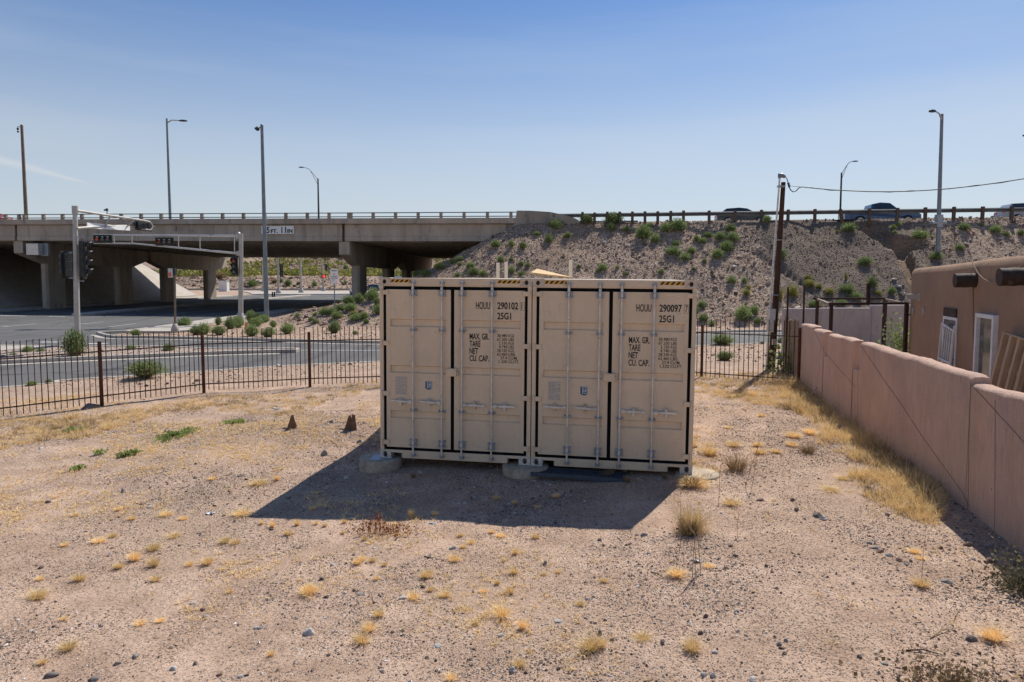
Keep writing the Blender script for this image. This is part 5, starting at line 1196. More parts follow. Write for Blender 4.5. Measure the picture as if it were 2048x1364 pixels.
# ================================================================== LAMPS
def luminaire(mb, p, d, L=0.75):
    d = Vector(d).normalized(); s_ = Vector((-d.y, d.x, 0))
    prof = [(0, 0.05, 0.04), (0.12, 0.11, 0.09), (0.35, 0.17, 0.12), (0.62, 0.16, 0.10), (0.75, 0.07, 0.05)]
    vs = []
    for t, w, h in prof:
        c = p + d * t * L / 0.75 + Vector((0, 0, -0.02))
        vs += [c - s_*w + Vector((0,0,-h*0.4)), c + s_*w + Vector((0,0,-h*0.4)), c + s_*w*0.7 + Vector((0,0,h*0.7)), c - s_*w*0.7 + Vector((0,0,h*0.7))]
    n = len(prof); mb.add(vs, [(i*4+j, i*4+(j+1)%4, (i+1)*4+(j+1)%4, (i+1)*4+j) for i in range(n-1) for j in range(4)] + [(3,2,1,0), (n*4-4, n*4-3, n*4-2, n*4-1)])
def lamp(bx, by, bz, H, ad, alen, rise, label, mat='steel_d', style='mast', r0=0.12, r1=0.075, base=None):
    t = empty('street_lamp', (bx, by, bz)); tag(t, label, 'street lamp', 'freeway street lamps')
    m = MB(); m.tube([(0, 0, 0), (0, 0, H)], [r0, r1], 12); m.build('pole', M[mat], t)
    ad = Vector(ad).normalized(); a = MB()
    if style == 'mast':
        P = [Vector((0, 0, H - 0.35)) + ad * 0.05, Vector((0, 0, H - 0.15 + rise * 0.5)) + ad * alen * 0.45, Vector((0, 0, H - 0.2 + rise)) + ad * alen]; a.tube(P, [0.06, 0.05, 0.04], 8)
    else:
        P = [Vector((0, 0, H - 0.15)), Vector((0, 0, H + rise * 0.42)) + ad * alen * 0.33, Vector((0, 0, H + rise * 0.85)) + ad * alen * 0.66, Vector((0, 0, H + rise)) + ad * alen]; a.tube(P, 0.035, 8)
        a.tube([Vector((0, 0, H - 0.9)), Vector((0, 0, H + rise * 0.28)) + ad * alen * 0.36, Vector((0, 0, H + rise * 0.7)) + ad * alen * 0.55], 0.03, 8)
    a.build('arm', M['steel_w'] if style == 'mast' else M[mat], t)
    h = MB(); luminaire(h, P[-1], ad); h.build('lamp_head', M['steel_d'], t)
    if base: b_ = MB(); b_.lathe([(0.22, 0), (0.22, 0.05), (0.14, 0.3), (0.13, 0.32)], 12); b_.build('base', M[base], t)
    return t
a = at(340.5, 440, 60.2); tp = at(338.2, 237, 60.2)
lamp(a.x, 60.2, a.z - 0.1, tp.z - a.z + 0.1, (1, 0.1, 0), 0.95, 0.05, 'tall dark street lamp on the bridge railing, with a short arm pointing right', 'steel_g')
a = at(637.5, 440, 96.5); tp = at(637.5, 357, 96.5)
lamp(a.x, 96.5, a.z - 0.5, tp.z - a.z + 0.5, (-1, 0.0, 0), 1.9, 1.55, 'distant curved arm street lamp above the bridge, arm pointing left', style='truss', r0=0.14, r1=0.1)
a = at(1680, 440, 88.0); tp = at(1683.3, 345.5, 88.0)
lamp(a.x, 88, a.z - 0.8, tp.z - a.z + 0.8, (1, 0.0, 0), 1.3, 1.45, 'distant curved arm street lamp behind the guardrail, arm pointing right', style='truss', r0=0.13, r1=0.1)
p = hit(1875.5, 512); tp = at(1884, 228, p.y)
t = lamp(p.x, p.y, p.z - 0.1, tp.z - p.z + 0.1, (-0.85, -0.5, 0), 0.75, 0.28, 'tall grey street lamp rising from the embankment slope, arm pointing left', 'steel_g', r0=0.15, r1=0.095)
t.rotation_euler = (0, math.atan2(tp.x - p.x, tp.z - p.z), 0)
q = at(1875, 436, p.y).z - p.z; m = MB(); m.box((-0.2, -0.2, q - 0.55), (0.2, 0.2, q + 0.35)); m.build('base_shroud', M['galv_d'], t, bevel=0.05)
m = MB(); m.box((-0.55, -0.22, q - 0.32), (0.45, 0.22, q - 0.12)); m.build('base_plate', M['galv_d'], t, bevel=0.04)
tp = at(2056, 272, 47); lamp(tp.x + 1.1, 47, 6.3, tp.z - 6.3 + 0.15, (-1, -0.2, 0), 0.95, 0.05, 'street lamp just outside the right edge with only its lamp head showing', 'steel_g')
# camera poles
def camera_pole(px, base_py, top_py, Y, zb, label, mat, cams, r0=0.13, r1=0.09, foot=False):
    a = at(px, base_py, Y); tp = at(px, top_py, Y); z0 = zb if zb is not None else a.z
    t = empty('camera_pole', (a.x, Y, z0)); tag(t, label, 'camera pole', 'tall poles carrying cameras'); H = tp.z - z0
    m = MB(); m.tube([(0, 0, 0), (0, 0, H)], [r0, r1], 12); m.lathe([(r1 + 0.01, 0), (r1, 0.06), (0, 0.1)], 12, (0, 0, H)); m.build('pole', M[mat], t)
    for (dx, dz, rr) in cams:
        m = MB(); m.tube([(0, 0, H - 0.15), (dx, 0, H - 0.1), (dx, 0, H + dz + rr)], 0.03, 6); m.build('bracket', M['steel_d'], t)
        m = MB(); m.lathe([(0.0, -rr), (rr*0.7, -rr*0.7), (rr, 0), (rr*0.85, rr*0.5), (rr*0.3, rr)], 14, (dx, 0, H + dz)); m.build('camera', M['sig'], t)
    if foot: m = MB(); m.lathe([(0.36, -0.3), (0.36, 0.12), (0.30, 0.16), (0.0, 0.16)], 16); m.build('foot', M['concrete_c'], t)
    return t
t = camera_pole(52.8, 442, 251, 62.6, None, 'tall brown pole on the bridge at the left edge, with two small cameras', 'pole_br', ((-0.36, -0.3, 0.11), (-0.36, -0.55, 0.09)), 0.16, 0.115)
t = camera_pole(533.6, 645, 251, 47.0, 0.0, 'tall grey steel pole with a dome camera, between the signals and the bridge sign', 'steel_g', ((-0.30, -0.22, 0.15),), 0.165, 0.10, True)
m = MB(); m.box((-0.48, -0.05, 13.05), (-0.28, 0.05, 13.18)); m.build('antenna', M['steel_d'], t)
# ================================================================== TRAFFIC SIGNALS
def head(parent, P, ax, face, n=3, lit=0, on='red_l', size=0.32, back=True, visor=0.24, off='off_l'):
    """row of lenses: ax = direction of the row (from red), face = direction the lenses look"""
    ax = Vector(ax).normalized(); face = Vector(face).normalized(); sd_ = ax.cross(face).normalized(); P = Vector(P)
    def bxx(mb, c, a, b, cc):
        vs = [c + ax*i*a + face*j*b + sd_*k_*cc for i in (-1, 1) for j in (-1, 1) for k_ in (-1, 1)]
        mb.add(vs, [(0,1,3,2),(4,6,7,5),(0,4,5,1),(2,3,7,6),(0,2,6,4),(1,5,7,3)])
    h = MB(); L = n * size
    if back: bxx(h, P, L/2 + 0.09, 0.012, size/2 + 0.09)
    for i in range(n): bxx(h, P + ax*(size*(i + 0.5) - L/2) - face*0.02, size/2 - 0.008, 0.10, size/2 - 0.01)
    ho = h.build('signal_head', M['sig'], parent, bevel=0.008)
    for i in range(n):
        c = P + ax*(size*(i + 0.5) - L/2) + face*0.085
        m = MB(); k_ = 14; vs = [c + (ax*math.cos(2*math.pi*q/k_) + sd_*math.sin(2*math.pi*q/k_))*size*0.37 for q in range(k_)]; vs.append(c + face*0.03)
        m.add(vs, [(q, (q+1)%k_, k_) for q in range(k_)], True); m.build('lens', M[on] if i == lit else M[off], ho)
        v = MB(); upv = Vector((0, 0, 1)); a0 = 0
        vs = []; K = 12
        for q in range(K + 1):
            th_ = math.pi * (-0.12 + 1.24 * q / K); rgt = face.cross(upv).normalized(); dr_ = rgt*math.cos(th_) + upv*math.sin(th_)
            vs += [c + dr_*size*0.41, c + dr_*size*0.41 + face*visor*(0.55 + 0.45*math.sin(max(0, min(math.pi, th_)))), c + dr_*size*0.43 + face*visor*(0.55 + 0.45*math.sin(max(0, min(math.pi, th_)))), c + dr_*size*0.43]
        v.add(vs, [(q*4+j, q*4+(j+1)%4, q*4+4+(j+1)%4, q*4+4+j) for q in range(K) for j in range(4)], True); v.build('visor', M['sig'], ho)
    return ho
# near mast on the gravel island
Yp = 27.5; pb1 = at(155.5, 705, Yp); top1 = at(149.8, 413, Yp)
sm = empty('traffic_signal', (pb1.x, Yp, 0.10)); tag(sm, 'cream traffic signal mast by the big bush, its arm reaching away to the bridge', 'traffic signal', 'traffic signals at the crossing'); SO = Vector((pb1.x, Yp, 0.10))
m = MB(); m.tube([(0, 0, 0), top1 - SO], [0.115, 0.085], 14); m.tube([top1 - SO - Vector((0, 0, 0.28)), top1 - SO + Vector((0, 0, 0.02))], 0.115, 14); m.build('pole', M['steel_w'], sm)
U0, U1 = at(154, 421.5, Yp), at(290, 441.5, 32.0); W0, W1 = at(154, 456.5, Yp), at(252, 451.5, 31.2)
e1, e2, e3, e4 = at(300, 444, 32.4), at(305.5, 452, 32.55), at(302, 460, 32.4), at(268, 456.5, 31.8)
m = MB(); m.tube([v - SO for v in (U0, U0.lerp(U1, 0.5), U1, e1, e2, e3, e4, W1, W0.lerp(W1, 0.5) + Vector((0, 0, 0.03)), W0)], [0.055, 0.048, 0.04, 0.036, 0.036, 0.036, 0.04, 0.045, 0.05, 0.055], 10)
for f in (0.45, 0.83): a, b = U0.lerp(U1, f), W0.lerp(e4, f); m.tube([a - SO, b - SO], 0.03, 8)
m.build('mast_arm', M['steel_w'], sm)
head(sm, at(287, 451, 32.2) - SO, (0.15, 1, 0), (-0.9, 0.4, 0), 3, -1)
a, b = at(173, 449, 28.2), at(258.5, 457, 31.4); m = MB(); h_ = Vector((0, 0, 0.17)); nn = Vector((0.03, 0.01, 0))
m.add([q - SO for q in (a - h_*0.9, b - h_*0.55, b + h_*0.5, a + h_*0.5, a - h_*0.9 + nn, b - h_*0.55 + nn, b + h_*0.5 + nn, a + h_*0.5 + nn)], [(0,1,2,3),(7,6,5,4),(0,4,5,1),(1,5,6,2),(2,6,7,3),(3,7,4,0)]); m.build('street_sign', M['signwhite'], sm)
a = at(213.8, 421, 29.9) - SO; m = MB(); m.tube([a - Vector((0, 0, 0.24)), a], 0.02, 6); m.tube([a + Vector((-0.12, 0, 0.02)), a + Vector((0.05, 0, 0.02))], 0.035, 8); m.tube([a + Vector((0.0, 0, -0.02)), a + Vector((0.0, 0, 0.09))], 0.045, 8); m.build('detector_camera', M['sig'], sm)
head(sm, at(168, 518, Yp) - SO, (0, 0, -1), (0.95, 0.35, 0), 4, -1, size=0.36, back=True)
head(sm, at(133, 530, Yp) - SO, (0, 0, -1), (-0.9, 0.3, 0), 3, 2, on='off_l', size=0.31)
for yy, x0, x1 in ((473, 156, 168), (562, 156, 168), (505, 137, 152), (556, 137, 152)):
    a, b = at(x0, yy, Yp) - SO, at(x1, yy, Yp) - SO; m = MB(); m.tube([a, b], 0.022, 6); m.build('bracket', M['galv_d'], sm)
# second mast further off, arm pointing left
Yq = 43.6; pb2 = at(481.5, 655, Yq); t2 = at(482, 467, Yq)
sm = empty('traffic_signal', (pb2.x, Yq, 0.0)); tag(sm, 'pale traffic signal mast with a long truss arm reaching left', 'traffic signal', 'traffic signals at the crossing'); SO = Vector((pb2.x, Yq, 0.0))
m = MB(); m.tube([(0, 0, 0), t2 - SO], [0.16, 0.13], 14); 
for z_ in (t2.z - 0.16, at(482, 506, Yq).z): m.tube([(0.01, 0, z_ - 0.16), (0.01, 0, z_ + 0.12)], 0.17, 14)
m.lathe([(0.14, 0), (0.10, 0.08), (0, 0.1)], 14, (0.015, 0, t2.z)); m.build('pole', M['steel_w'], sm)
m = MB(); m.lathe([(0.27, 0), (0.27, 0.08), (0.20, 0.75), (0.17, 0.8)], 12); m.box((-0.34, -0.2, 0.0), (-0.14, 0.2, 0.6)); m.build('base', M['steel_w'], sm)
m = MB(); A_, B_ = at(188, 470, Yq), at(477, 472, Yq); C_, D_, E_ = at(188, 486.5, Yq), at(268, 487, Yq), at(477, 507, Yq)
m.tube([A_ - SO, B_ - SO], [0.05, 0.075], 10); m.tube([C_ - SO, D_ - SO, E_ - SO], [0.045, 0.05, 0.075], 10)
for px in (188, 228, 264, 357, 400, 469):
    a = at(px, 470, Yq); f = (px - 268) / (477 - 268); yb = 487 + max(0, f) * 20; m.tube([a - SO, at(px, yb, Yq) - SO], 0.03, 8)
m.build('mast_arm', M['galv'], sm)
head(sm, at(205.5, 477.5, Yq - 0.12) - SO, (1, 0, 0), (0.05, -1, 0), 3, 0, size=0.33)
head(sm, at(329, 483, Yq - 0.12) - SO, (1, 0, 0), (0.05, -1, 0), 3, 0, on='red_dim', size=0.33) if 'red_dim' in M else head(sm, at(329, 483, Yq - 0.12) - SO, (1, 0, 0), (0.12, -1, 0), 3, 0, size=0.33)
head(sm, at(469.5, 531.5, Yq - 0.2) - SO, (0, 0, -1), (-0.35, -1, 0), 3, 0, size=0.33, back=True)
# pedestrian signal post
Yr = gp(350.5, 664, 0.13).y; pb3 = at(350.5, 664, Yr)
sm = empty('pedestrian_signal', (pb3.x, Yr, 0.125)); tag(sm, 'pedestrian crossing signal on a slim brown post with a concrete foot', 'pedestrian signal'); SO = Vector((pb3.x, Yr, 0.125))
t3 = at(349.5, 536, Yr); m = MB(); m.tube([(0, 0, 0.3), t3 - SO], 0.055, 10); m.build('post', M['pole_br'], sm)
m = MB(); m.lathe([(0.22, 0.0), (0.22, 0.16), (0.12, 0.42), (0.07, 0.46), (0, 0.46)], 8); m.build('foot', M['concrete_c'], sm)
a = at(341.5, 546, Yr - 0.05) - SO; m = MB(); m.box((a.x - 0.11, a.y - 0.1, a.z - 0.24), (a.x + 0.14, a.y + 0.1, a.z + 0.24)); hb = m.build('signal_box', M['galv'], sm, bevel=0.02)
m = MB(); m.box((a.x - 0.075, a.y - 0.125, a.z - 0.19), (a.x + 0.05, a.y - 0.102, a.z + 0.03)); m.build('lens', M['red_l'], hb)
m = MB(); m.box((-0.12, -0.1, t3.z - 0.5), (0.14, 0.1, t3.z - 0.1)); m.build('backplate', M['sig'], sm); m = MB(); m.tube([(-0.1, 0, t3.z - 0.13), (0.16, 0, t3.z - 0.13)], 0.025, 6); m.build('bracket', M['sig'], sm)
# far signals and poles beyond the bridge
for (px, by, Y, hh, heads, lab) in ((527, 583, 146, 7.2, (), 'farthest left of the pale signal poles beyond the bridge, half behind the grey camera pole'), (557, 588, 126, 6.6, ((4.2, 3), (3.1, 2)), 'pale signal pole beyond the bridge with a dark signal beside its middle'), (602.5, 586, 133, 7.0, (), 'bare pale pole beyond the bridge, right of the signal pole'), (646.5, 581.5, 152, 7.2, ((4.7, 3), ), 'pale signal pole beyond the bridge with a red light, nearest the white road sign')):
    a = at(px, by, Y); t = empty('distant_signal', (a.x, Y, 0)); tag(t, lab, 'signal pole', 'signal poles beyond the bridge')
    m = MB(); m.tube([(0, 0, 0), (0, 0, hh)], [0.24, 0.15], 10); m.build('pole', M['steel_w'], t)
    m = MB(); m.lathe([(0.55, 0), (0.55, 0.3), (0.3, 1.0)], 10); m.build('base', M['steel_w'], t)
    for z_, n_ in heads: head(t, (0.75, -0.3, z_ + 0.6), (0, 0, -1), (0.2 if by > 583 else -0.1, -1, 0), n_, -1, size=0.42, back=True)
    if px > 640: head(t, (0.35, -0.35, 3.3), (0, 0, -1), (0, -1, 0), 1, 0, on='red_on', size=0.8, back=False)
# road sign on the mound
p = hit(669.5, 626); st_ = empty('road_sign', (p.x, p.y, p.z)); tag(st_, 'white road sign on a thin post on the gravel mound by the bridge pier', 'road sign'); SO = p.copy()
tz = at(669, 540, p.y).z - p.z; m = MB(); m.tube([(0, 0, -0.2), (0, 0, tz)], 0.035, 8); m.build('post', M['steel_g'], st_)
a, b = at(661, 559.5, p.y) - SO, at(676.5, 538.5, p.y) - SO; m = MB(); m.box((a.x, -0.07, a.z), (b.x, -0.045, b.z)); bo = m.build('board', M['signwhite'], st_, bevel=0.01)
m = MB(); w_ = b.x - a.x
for z_, xx, hh in ((0.90, 0.8, 0.035), (0.82, 0.6, 0.03), (0.28, 0.78, 0.05), (0.12, 0.86, 0.03)): m.box((a.x + w_*(1-xx)/2, -0.074, a.z + (b.z-a.z)*z_ - hh/2), (a.x + w_*(1+xx)/2, -0.0705, a.z + (b.z-a.z)*z_ + hh/2))
m.build('print', M['print'], bo)
m = MB(); cx = (a.x+b.x)/2; cz = a.z + (b.z-a.z)*0.56; m.prism([(cx + 0.055*math.cos(q), cz + 0.055*math.sin(q)) for q in np.linspace(0, 2*math.pi, 12, endpoint=False)], 0.0705, 0.0745, Matrix(((1,0,0,0),(0,0,-1,0),(0,1,0,0),(0,0,0,1)))); m.build('emblem', M['yellow'], bo)
a, b = at(662.5, 567, p.y) - SO, at(675, 560.3, p.y) - SO; m = MB(); m.box((a.x, -0.07, a.z), (b.x, -0.045, b.z)); m.build('small_board', M['signwhite'], st_, bevel=0.005)
# cabinet, marker
a, b = at(441.5, 582.5, 150), at(457, 562.5, 150); m = MB(); m.box((a.x, 149, 0), (b.x, 150.4, b.z)); m.box((a.x - 0.1, 148.9, b.z), (b.x + 0.1, 150.5, b.z + 0.08)); o = m.build('utility_cabinet', M['white'], bevel=0.02); tag(o, 'white metal utility cabinet beside the road beyond the bridge', 'utility cabinet')
p = hit(493, 668); m = MB(); m.tube([(0, 0, -0.1), (0, 0, 0.5)], 0.012, 6); m.box((-0.07, -0.02, 0.25), (0.07, 0.02, 0.58)); o = m.build('marker_flag', M['orange']); o.location = p; tag(o, 'small orange marker among the shrubs by the signal mast foot', 'marker')
for px, py in ((545, 592.5), (549, 592)):
    p = hit(px, py + 2); m = MB(); m.tube([(0, 0, 0), (0, 0, 0.8)], 0.12, 8); m.lathe([(0.13, 0), (0.0, 0.1)], 8, (0, 0, 0.8)); o = m.build('bollard', M['steel_d']); o.location = p; tag(o, 'short dark bollard on the pale apron beyond the bridge', 'bollard', 'short bollards beyond the bridge')
# ================================================================== VEHICLES
def vehicle(kind, paint, loc, rotz, label, cat):
    t = empty(kind, loc, (0, 0, rotz)); tag(t, label, cat)
    spec = {  # side profile of body (x,z), cabin (x,z), half width, wheel x, radius
     'hatchback': ([(-2.1, .32), (-2.15, .6), (-2.08, .92), (-1.5, .98), (.75, .95), (1.75, .78), (2.12, .62), (2.15, .34)], [(-1.95, .95), (-1.35, 1.40), (-.3, 1.47), (.35, 1.38), (1.15, .93)], .88, (-1.3, 1.35), .33),
     'pickup': ([(-2.9, .5), (-2.92, .95), (-2.85, 1.12), (-.95, 1.12), (1.3, 1.12), (2.6, 1.02), (2.85, .85), (2.88, .5)], [(-1.0, 1.10), (-.85, 1.72), (-.2, 1.86), (.55, 1.80), (1.35, 1.10)], .97, (-1.75, 1.85), .40),
     'suv': ([(-2.3, .38), (-2.35, .75), (-2.28, 1.05), (-1.5, 1.08), (1.0, 1.05), (2.05, .95), (2.32, .72), (2.33, .4)], [(-2.2, 1.04), (-1.8, 1.62), (-.3, 1.70), (.55, 1.60), (1.3, 1.04)], .93, (-1.4, 1.42), .37),
     'sedan': ([(-2.35, .34), (-2.4, .62), (-2.3, .93), (-1.5, .97), (.9, .93), (2.0, .78), (2.35, .6), (2.36, .34)], [(-1.75, .95), (-1.1, 1.36), (-.2, 1.44), (.35, 1.38), (1.2, .92)], .90, (-1.4, 1.42), .33),
     'van': ([(-3.2, .5), (-3.25, 1.1), (-3.2, 1.5), (-1.5, 1.55), (1.5, 1.5), (2.6, 1.35), (3.0, 1.0), (3.05, .5)], [(-3.2, 1.5), (-3.15, 3.3), (-1, 3.4), (1.3, 3.25), (2.3, 1.5)], 1.05, (-2.0, 2.1), .42)}[kind]
    body, cab, hw, wx, wr = spec
    m = MB(); n = len(body)
    def hwz(x, z): return hw * (1 - 0.06 * max(0, abs(x) / 2.3 - 0.55) ** 1 * 2)
    vs = [(x, -hwz(x, z), z) for x, z in body] + [(x, hwz(x, z), z) for x, z in body]
    m.add(vs, [(i, i+n, (i+1)%n+n, (i+1)%n) for i in range(n)]); m.add(vs[:n], [tuple(range(n))]); m.add(vs[n:], [tuple(range(n))[::-1]])
    k = len(cab); zt = max(z for x, z in cab); zb = min(z for x, z in cab)
    def cw(z): return hw * (0.96 - 0.24 * (z - zb) / (zt - zb))
    vs = [(x, -cw(z), z) for x, z in cab] + [(x, cw(z), z) for x, z in cab]
    m.add(vs, [(i, i+k, i+1+k, i+1) for i in range(k-1)]); m.add(vs[:k], [tuple(range(k))]); m.add(vs[k:], [tuple(range(k))[::-1]])
    bo = m.build('body', paint, t, bevel=0.05, segs=3)
    cx = sum(x for x, z in cab) / k; cz = zb + (zt - zb) * 0.48
    if kind != 'van' or True:
        zlo, zhi = zb + 0.05, zt - 0.10 if kind != 'van' else zt - 0.9
        def xat(z, side):                              # cabin edge at height z
            pts = cab[:3] if side < 0 else cab[::-1][:3]
            for (x0, z0), (x1, z1) in zip(pts[:-1], pts[1:]):
                if min(z0, z1) <= z <= max(z0, z1): return x0 + (x1 - x0) * (z - z0) / (z1 - z0 + 1e-9)
            return pts[-1][0]
        xl0, xl1 = xat(zlo, -1) + 0.14, xat(zhi, -1) + 0.12; xr0, xr1 = xat(zlo, 1) - 0.12, xat(zhi, 1) - 0.12
        if kind == 'van': xl0 = xl1 = 1.0
        cuts = [0.48] if kind != 'van' else []
        for sgn in (-1, 1):
            fr = [0] + cuts + [1]
            for a, b in zip(fr[:-1], fr[1:]):
                a2 = a + (0.02 if a else 0); b2 = b - (0.02 if b < 1 else 0); q = MB()
                P = [(xl0 + (xr0 - xl0)*a2, zlo), (xl0 + (xr0 - xl0)*b2, zlo), (xl1 + (xr1 - xl1)*b2, zhi), (xl1 + (xr1 - xl1)*a2, zhi)]
                f = [(x, sgn*(cw(z) + 0.006), z) for x, z in P] + [(x, sgn*(cw(z) - 0.01), z) for x, z in P]
                q.add(f, [(0,1,2,3), (7,6,5,4), (0,4,5,1), (1,5,6,2), (2,6,7,3), (3,7,4,0)]); q.build('window', M['glass'], t)
    for x in wx:
        for sgn in (-1, 1):
            w = MB(); w.tube([(x, sgn*(hw - 0.19), wr), (x, sgn*(hw + 0.012), wr)], wr, 20); wo = w.build('wheel', M['tyre'], t)
            w = MB(); w.tube([(x, sgn*(hw - 0.0), wr), (x, sgn*(hw + 0.02), wr)], wr*0.62, 16); w.build('rim', M['rim'], wo)
    for sgn in (-1, 1):
        w = MB(); x0 = body[0][0]; w.box((x0 - 0.05, sgn*hw*0.62 - 0.16, body[1][1] + 0.06), (x0 + 0.14, sgn*hw*0.62 + 0.16, body[1][1] + 0.26)); w.build('taillight', M['red_l'], t)
        w = MB(); x0 = body[-1][0]; w.box((x0 - 0.16, sgn*hw*0.62 - 0.16, body[-1][1] + 0.22), (x0 + 0.03, sgn*hw*0.62 + 0.16, body[-1][1] + 0.36)); w.build('headlight', M['signwhite'], t)
    return t
FW = 7.48; ra = math.atan2(-0.15, 1)
a = at(1483, 430, 59); vehicle('hatchback', car_paint('dark_teal_paint', (0.03, 0.045, 0.05)), (a.x, 59, FW + 0.02), ra, 'dark grey hatchback on the freeway behind the guardrail', 'car')
a = at(1758, 430, 56.5); vehicle('pickup', car_paint('blue_paint', (0.025, 0.08, 0.19)), (a.x, 56.5, FW - 0.22), ra, 'blue pickup truck on the freeway behind the guardrail', 'pickup truck')
a = at(2060, 430, 57); vehicle('suv', car_paint('silver_paint', (0.42, 0.43, 0.44)), (a.x, 57, FW), ra, 'silver car on the freeway cut by the right edge of the picture', 'car')
a = at(-26, 430, 66); vehicle('sedan', car_paint('red_paint', (0.35, 0.05, 0.035)), (a.x, 66, 8.05), ra, 'reddish car on the bridge at the left edge', 'car')
vehicle('sedan', car_paint('white_paint', (0.62, 0.64, 0.66)), (-26.9, 119, 0.03), R(-62), 'white sedan on the road beyond the bridge pier', 'car')
vehicle('suv', car_paint('dark_blue_paint', (0.04, 0.06, 0.08)), (-27.6, 136, 0.03), R(150), 'dark sport utility vehicle beyond the bridge, behind the white sedan', 'car')
vehicle('van', car_paint('pale_blue_paint', (0.6, 0.68, 0.74)), (-24.5, 144, 0.03), R(3), 'white box van beyond the bridge, between two pier columns', 'van')
# ================================================================== VEGETATION
def blades(B, H, lean, W, r, curl=0.5, az=None):
    """B (N,3) bases, H heights, lean tan-like outward offset, W widths -> verts, faces"""
    N = len(B); az = r.uniform(0, 2*np.pi, N) if az is None else az
    d = np.stack([np.cos(az), np.sin(az), np.zeros(N)], -1); ta = r.uniform(0, 2*np.pi, N)
    t = np.stack([np.cos(ta), np.sin(ta), np.zeros(N)], -1) * (W / 2)[:, None]
    nrm = 1 / np.sqrt(1 + lean ** 2)
    up = np.array([0, 0, 1.0])
    mid = B + (d * (lean * 0.42)[:, None] + up * 0.55) * (H * nrm)[:, None]
    tip = B + (d * (lean * (1.0 + curl * 0.3))[:, None] + up * (1.0 - 0.18 * curl * np.clip(lean, 0, 1.5))[:, None]) * (H * nrm)[:, None]
    V = np.stack([B - t, B + t, mid + t * 0.8, mid - t * 0.8, tip], 1)
    F = np.array([(0, 1, 2), (0, 2, 3), (3, 2, 4)])[None] + (np.arange(N) * 5)[:, None, None]
    return V.reshape(-1, 3), F.reshape(-1, 3)
def join(parts):
    Vs, Fs, n = [], [], 0
    for V, F in parts: Vs.append(V); Fs.append(F + n); n += len(V)
    return np.concatenate(Vs), np.concatenate(Fs)
def leaves(P, size, r, aspect=0.35):
    N = len(P); d = r.normal(size=(N, 3)); d[:, 2] = np.abs(d[:, 2]) + 0.5; d /= np.linalg.norm(d, axis=1)[:, None]
    s = np.cross(d, r.normal(size=(N, 3))); s /= np.linalg.norm(s, axis=1)[:, None] + 1e-9
    d = d * size[:, None]; s = s * size[:, None] * aspect
    V = np.stack([P, P + d*0.5 + s, P + d, P + d*0.5 - s], 1); F = np.array([(0, 1, 2), (0, 2, 3)])[None] + (np.arange(N)*4)[:, None, None]
    return V.reshape(-1, 3), F.reshape(-1, 3)
def shrub_mesh(name, seed, mat, n=1100, upright=0.8, leafy=1500):
    r = np.random.default_rng(seed); parts = []
    lobes = [(r.uniform(-0.24, 0.24), r.uniform(-0.24, 0.24), r.uniform(0.55, 1.0)) for _ in range(5)] + [(0, 0, 1)]
    for lx, ly, lh in lobes:
        k = n // 6; az = r.uniform(0, 2*np.pi, k); rad = 0.06 * np.sqrt(r.random(k))
        B = np.stack([lx*0.5 + rad*np.cos(az), ly*0.5 + rad*np.sin(az), np.full(k, -0.02)], -1)
        lean = np.abs(r.normal(0.35, 0.35, k)); H = lh * r.uniform(0.6, 1.08, k) * (1.0 - 0.28 * np.clip(lean, 0, 1.2))
        V, F = blades(B, H, lean, r.uniform(0.014, 0.028, k), r, 0.2, az); parts.append((V, F))
        k2 = leafy // 6; th_ = r.uniform(0, 2*np.pi, k2); u = r.uniform(0, 1, k2) ** 0.6; ph = np.arccos(r.uniform(0.0, 1, k2))
        rr = lh * (0.42 + 0.10 * r.normal(size=k2)) * u
        P = np.stack([lx + rr*np.sin(ph)*np.cos(th_), ly + rr*np.sin(ph)*np.sin(th_), 0.10 + lh * 0.75 * u * np.cos(ph) + r.uniform(0, .16, k2)], -1)
        parts.append(leaves(P, r.uniform(0.05, 0.12, k2), r, 0.22))
    V, F = join(parts); w = 1.0; 
    me_o = mesh_np(name, V, F, mat); me = me_o.data; bpy.data.objects.remove(me_o); return me
SHRUB = [shrub_mesh('shrub', 100 + i, M['green']) for i in range(4)]
SHRUB_Y = [shrub_mesh('yellow_shrub', 200 + i, M['green_y'], 700, leafy=1000) for i in range(2)]
Z = {'2': (0, 380, 3.938), '3': (480, 380, 3.531), '4': (1020, 380, 3.793), '5': (1540, 380, 4.031), '8': (0, 600, 3.657), 'b': (1360, 600, 3.789), 'm': (380, 500, 5.12)}
S4 = [(205,355,60,40),(345,310,115,75),(298,408,70,65),(443,375,80,50),(95,450,60,55),(585,262,115,70),(795,268,145,85),(770,318,90,60),(695,245,50,28),(890,322,70,40),(1020,385,125,110),(1112,410,80,75),(1060,292,60,40),(1190,325,90,70),(1285,325,130,95),(1420,395,55,50),(1470,412,60,50),(1512,372,80,45),(1602,388,80,65),(1682,322,85,60),(1690,405,90,85),(1645,475,100,80),(1585,530,90,75),(1245,512,135,70),(1340,545,80,65),(1385,490,70,50),(1265,430,60,40),(1477,556,40,35),(1395,612,40,25),(1150,638,45,35),(705,622,75,55),(668,632,40,30),(820,600,35,25),(525,598,35,30),(880,652,40,30),(85,580,50,40),(130,592,50,40),(85,662,55,45),(15,440,50,55),(10,545,40,35),(15,640,60,60),(1695,722,70,60),(1785,710,45,40),(1405,950,75,80),(1450,900,70,60),(1470,1005,75,60),(1537,1035,55,40),(1785,1012,140,130),(1868,950,80,70),(1890,1020,55,50),(1630,1180,180,80),(1958,250,75,55)]
